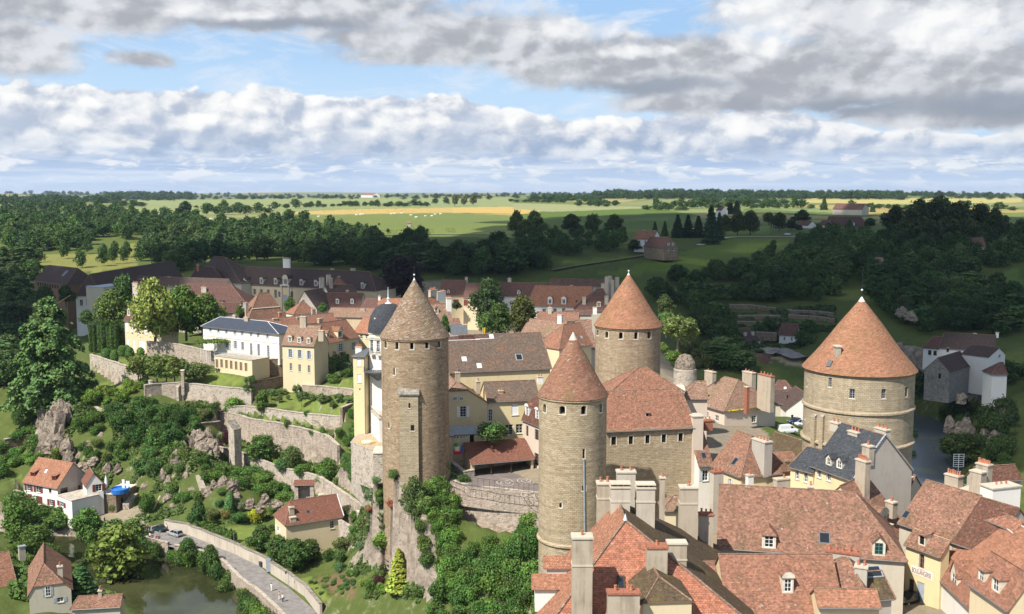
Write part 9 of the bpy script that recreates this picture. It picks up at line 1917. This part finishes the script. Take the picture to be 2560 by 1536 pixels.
P=pz(Z3,588,1025,-27.1); r=tag(empty('waste_bin',P,-.8),'dark wheeled waste bin against the buff roadside wall','bin'); m=MB(); m.box(-.4,-.35,.12,.4,.35,1.0,'bin_dark'); m.box(-.44,-.4,1.0,.44,.4,1.12,'bin_dark'); m.build('body',r); m=MB(); m.tube((-.42,.3,.12),(.42,.3,.12),.12,.12,'tyre',8); m.build('wheel',r)
zt=HS['v7'].zb+HS['v7'].he+.2
P=pz(Z1,832,640,zt); r=tag(empty('paddling_pool',P,.2),'blue paddling pool on the rubble terrace','pool'); m=MB(); m.lathe([(2.2,0),(2.3,1.1),(2.2,1.2),(2.1,1.1),(2.1,.8),(0,.8)],'blue_tarp',18); m.build('rim',r)
for x,y,l in ((737,640,'closed white parasol on the rubble terrace'),(868,630,'white board leaning behind the paddling pool')):
 P=pz(Z1,x,y,zt); r=tag(empty('parasol' if 'parasol' in l else 'board',P),l,'parasol' if 'parasol' in l else 'board'); m=MB()
 if 'parasol' in l: m.tube((0,0,0),(0,0,4.6),.05,.05,'paint_white',6); m.lathe([(.2,1.2),(.45,2.2),(.3,3.6),(0,4.5)],'paint_white',8); m.lathe([(.5,0),(.5,.15),(0,.2)],'paint_white',10)
 else: m.box(-.8,-.06,0,-.1,.06,3,'paint_white'); m.box(.2,-.06,0,1.2,.06,2.6,'paint_white'); m.box(-.8,-.1,0,1.2,-.06,.3,'paint_white')
 m.build('canopy' if 'parasol' in l else 'panel',r)
P=pz(Z1,750,740,-25.5); m=MB(); m.ico((0,0,.3),1.6,1.1,.6,'blue_tarp',9,6,.35); tag(m.build('tarpaulin',loc=P),'crumpled blue tarpaulin on the ground below the paddling pool','tarpaulin')
m=MB(); a,b=pz(Z1,1050,780,-25.8),PY(Z1(1110,665),262); m.tube((0,0,0),b-a,.22,.22,'plaster_cream',5); tag(m.build('plank',loc=a),'long pale plank leaning on the slope beside the round tree','plank')
m=MB(); m.ico((0,0,.2),2.,1.2,1.,'wood_brown',9,6,.6); tag(m.build('log_pile',loc=pz(Z1,700,725,-25.4)),'heap of wood between the steps and the rubble terrace','log pile')
P=PY(Z8(1205,500),160); r=tag(empty('aerial',P),'grey television aerial on a pole beside the potted chimney stacks','aerial'); m=MB(); h=130/2.768*mpp(P); m.tube((0,0,-2),(0,0,h),.05,.04,'zinc',5); m.build('pole',r); m=MB()
for i in range(7): m.tube((-.8,0,h-.1-i*.33),(.8,0,h-.1-i*.33),.035,.035,'zinc',4)
m.tube((-.8,0,h-2.1),(-.8,0,h),.035,.035,'zinc',4); m.tube((.8,0,h-2.1),(.8,0,h),.035,.035,'zinc',4); m.build('antenna',r)
P=PY(A2(893,560),440); r=tag(empty('mast',P),'thin tall radio mast in front of the convent','mast'); m=MB(); m.tube((0,0,-5),(0,0,540/3.864*mpp(P)),.16,.06,'iron',5); m.build('pole',r)
P=PY(A3(797,860),236); r=tag(empty('flag',P),'small yellow and red flag on a pole behind the long grey-brown roof','flag'); m=MB(); m.tube((0,0,-3),(0,0,95/3.864*mpp(P)),.05,.04,'zinc',5); m.build('pole',r); m=MB(); z1_=90/3.864*mpp(P)
for i in range(3): m.box(.04+.18*i,-.01+.04*(i%2),z1_-2.2,.22+.18*i,.02+.04*(i%2),z1_,'flower_yellow' if i!=1 else 'cloth_red')
m.build('cloth',r)
def drape(zf,pts,w,mat,name,lift=.25):
 P=[G(zf(*p),300) for p in pts]; S2=smooth([(p.x,p.y) for p in P],5); m=MB(); L_=[];R_=[]
 for i,p in enumerate(S2):
  t=(S2[min(i+1,len(S2)-1)]-S2[max(i-1,0)]).normalized(); n=Vector((-t.y,t.x)); a=p+n*w/2; b=p-n*w/2; z=max(H(a.x,a.y),H(b.x,b.y),H(p.x,p.y))+lift; L_.append(Vector((*a,z))); R_.append(Vector((*b,z)))
 for i in range(len(S2)-1): m.poly([R_[i],R_[i+1],L_[i+1],L_[i]],mat)
 o=m.build(name); o['kind']='structure'; return o
drape(B2,((905,338),(980,315),(1055,299),(1180,297),(1340,296),(1420,290)),5,'paving','lane'); drape(B1,((1770,292),(1960,288),(2180,284),(2420,285)),5,'paving','lane'); drape(B2,((190,465),(260,455),(330,440),(560,405),(640,388)),3,'rubble_brown','path',.6)
drape(A4,((1770,880),(1900,850),(2050,930),(2170,975)),9,'asphalt','lane',.3)
# the cloud whose shadow lies on the woods
def cloudbank(label,outline,base,seed):
 """outline: ground points of the shade; the cloud floats where the sun throws that shade"""
 off=TOSUN*(base/TOSUN.z); P=[(x+off.x,y+off.y) for x,y in outline]; rs=random.Random(seed); xs=[p[0] for p in P]; ys=[p[1] for p in P]; m=MB(); st=70
 x=min(xs)
 n=0
 while x<max(xs):
  y=min(ys)
  while y<max(ys):
   a,b=x+rs.uniform(-20,20),y+rs.uniform(-20,20)
   if inpoly(np.array([a]),np.array([b]),P)[0]: r=rs.uniform(48,66); m.ico((a,b,base+rs.uniform(0,18)),r,r,r*rs.uniform(.5,.95),'cloud',10,6,.12,rs); n+=1
   y+=st
  x+=st
 o=m.build('cloud'); o['kind']='stuff'; o['label']=label; return o
SH=[(-230,395),(-150,455),(-92,475),(-20,455),(40,425),(66,380),(82,330),(85,275),(112,250),(190,255),(330,300),(520,480),(640,800),(560,1180),(330,1330),(150,1290),(60,1150),(20,900),(-40,780),(-130,700),(-190,610),(-300,560),(-330,470)]
cloudbank('grey cloud bank that shades the right-hand hillside and the convent',SH,650.,3)
# the air
m=MB(); m.box(-9000,-300,-36,9000,9500,92,'air'); o=m.build('haze'); o['kind']='stuff'; o['label']='thin blue summer haze over the far fields'
GR={}
for o in COL.objects:
 if o.parent is None and o.get('group') and o.get('label'): GR.setdefault((o['label'],o['group']),[]).append(o)
ORD='leftmost second third fourth fifth sixth seventh eighth ninth tenth eleventh twelfth thirteenth fourteenth'.split()
for (l,gp),L_ in GR.items():
 if 2<=len(L_)<=14:
  L_.sort(key=lambda o:proj(o.location)[0])
  for i,o in enumerate(L_): o['label']=l+', '+('leftmost' if i==0 else 'rightmost' if i==len(L_)-1 else ORD[i]+' from left')
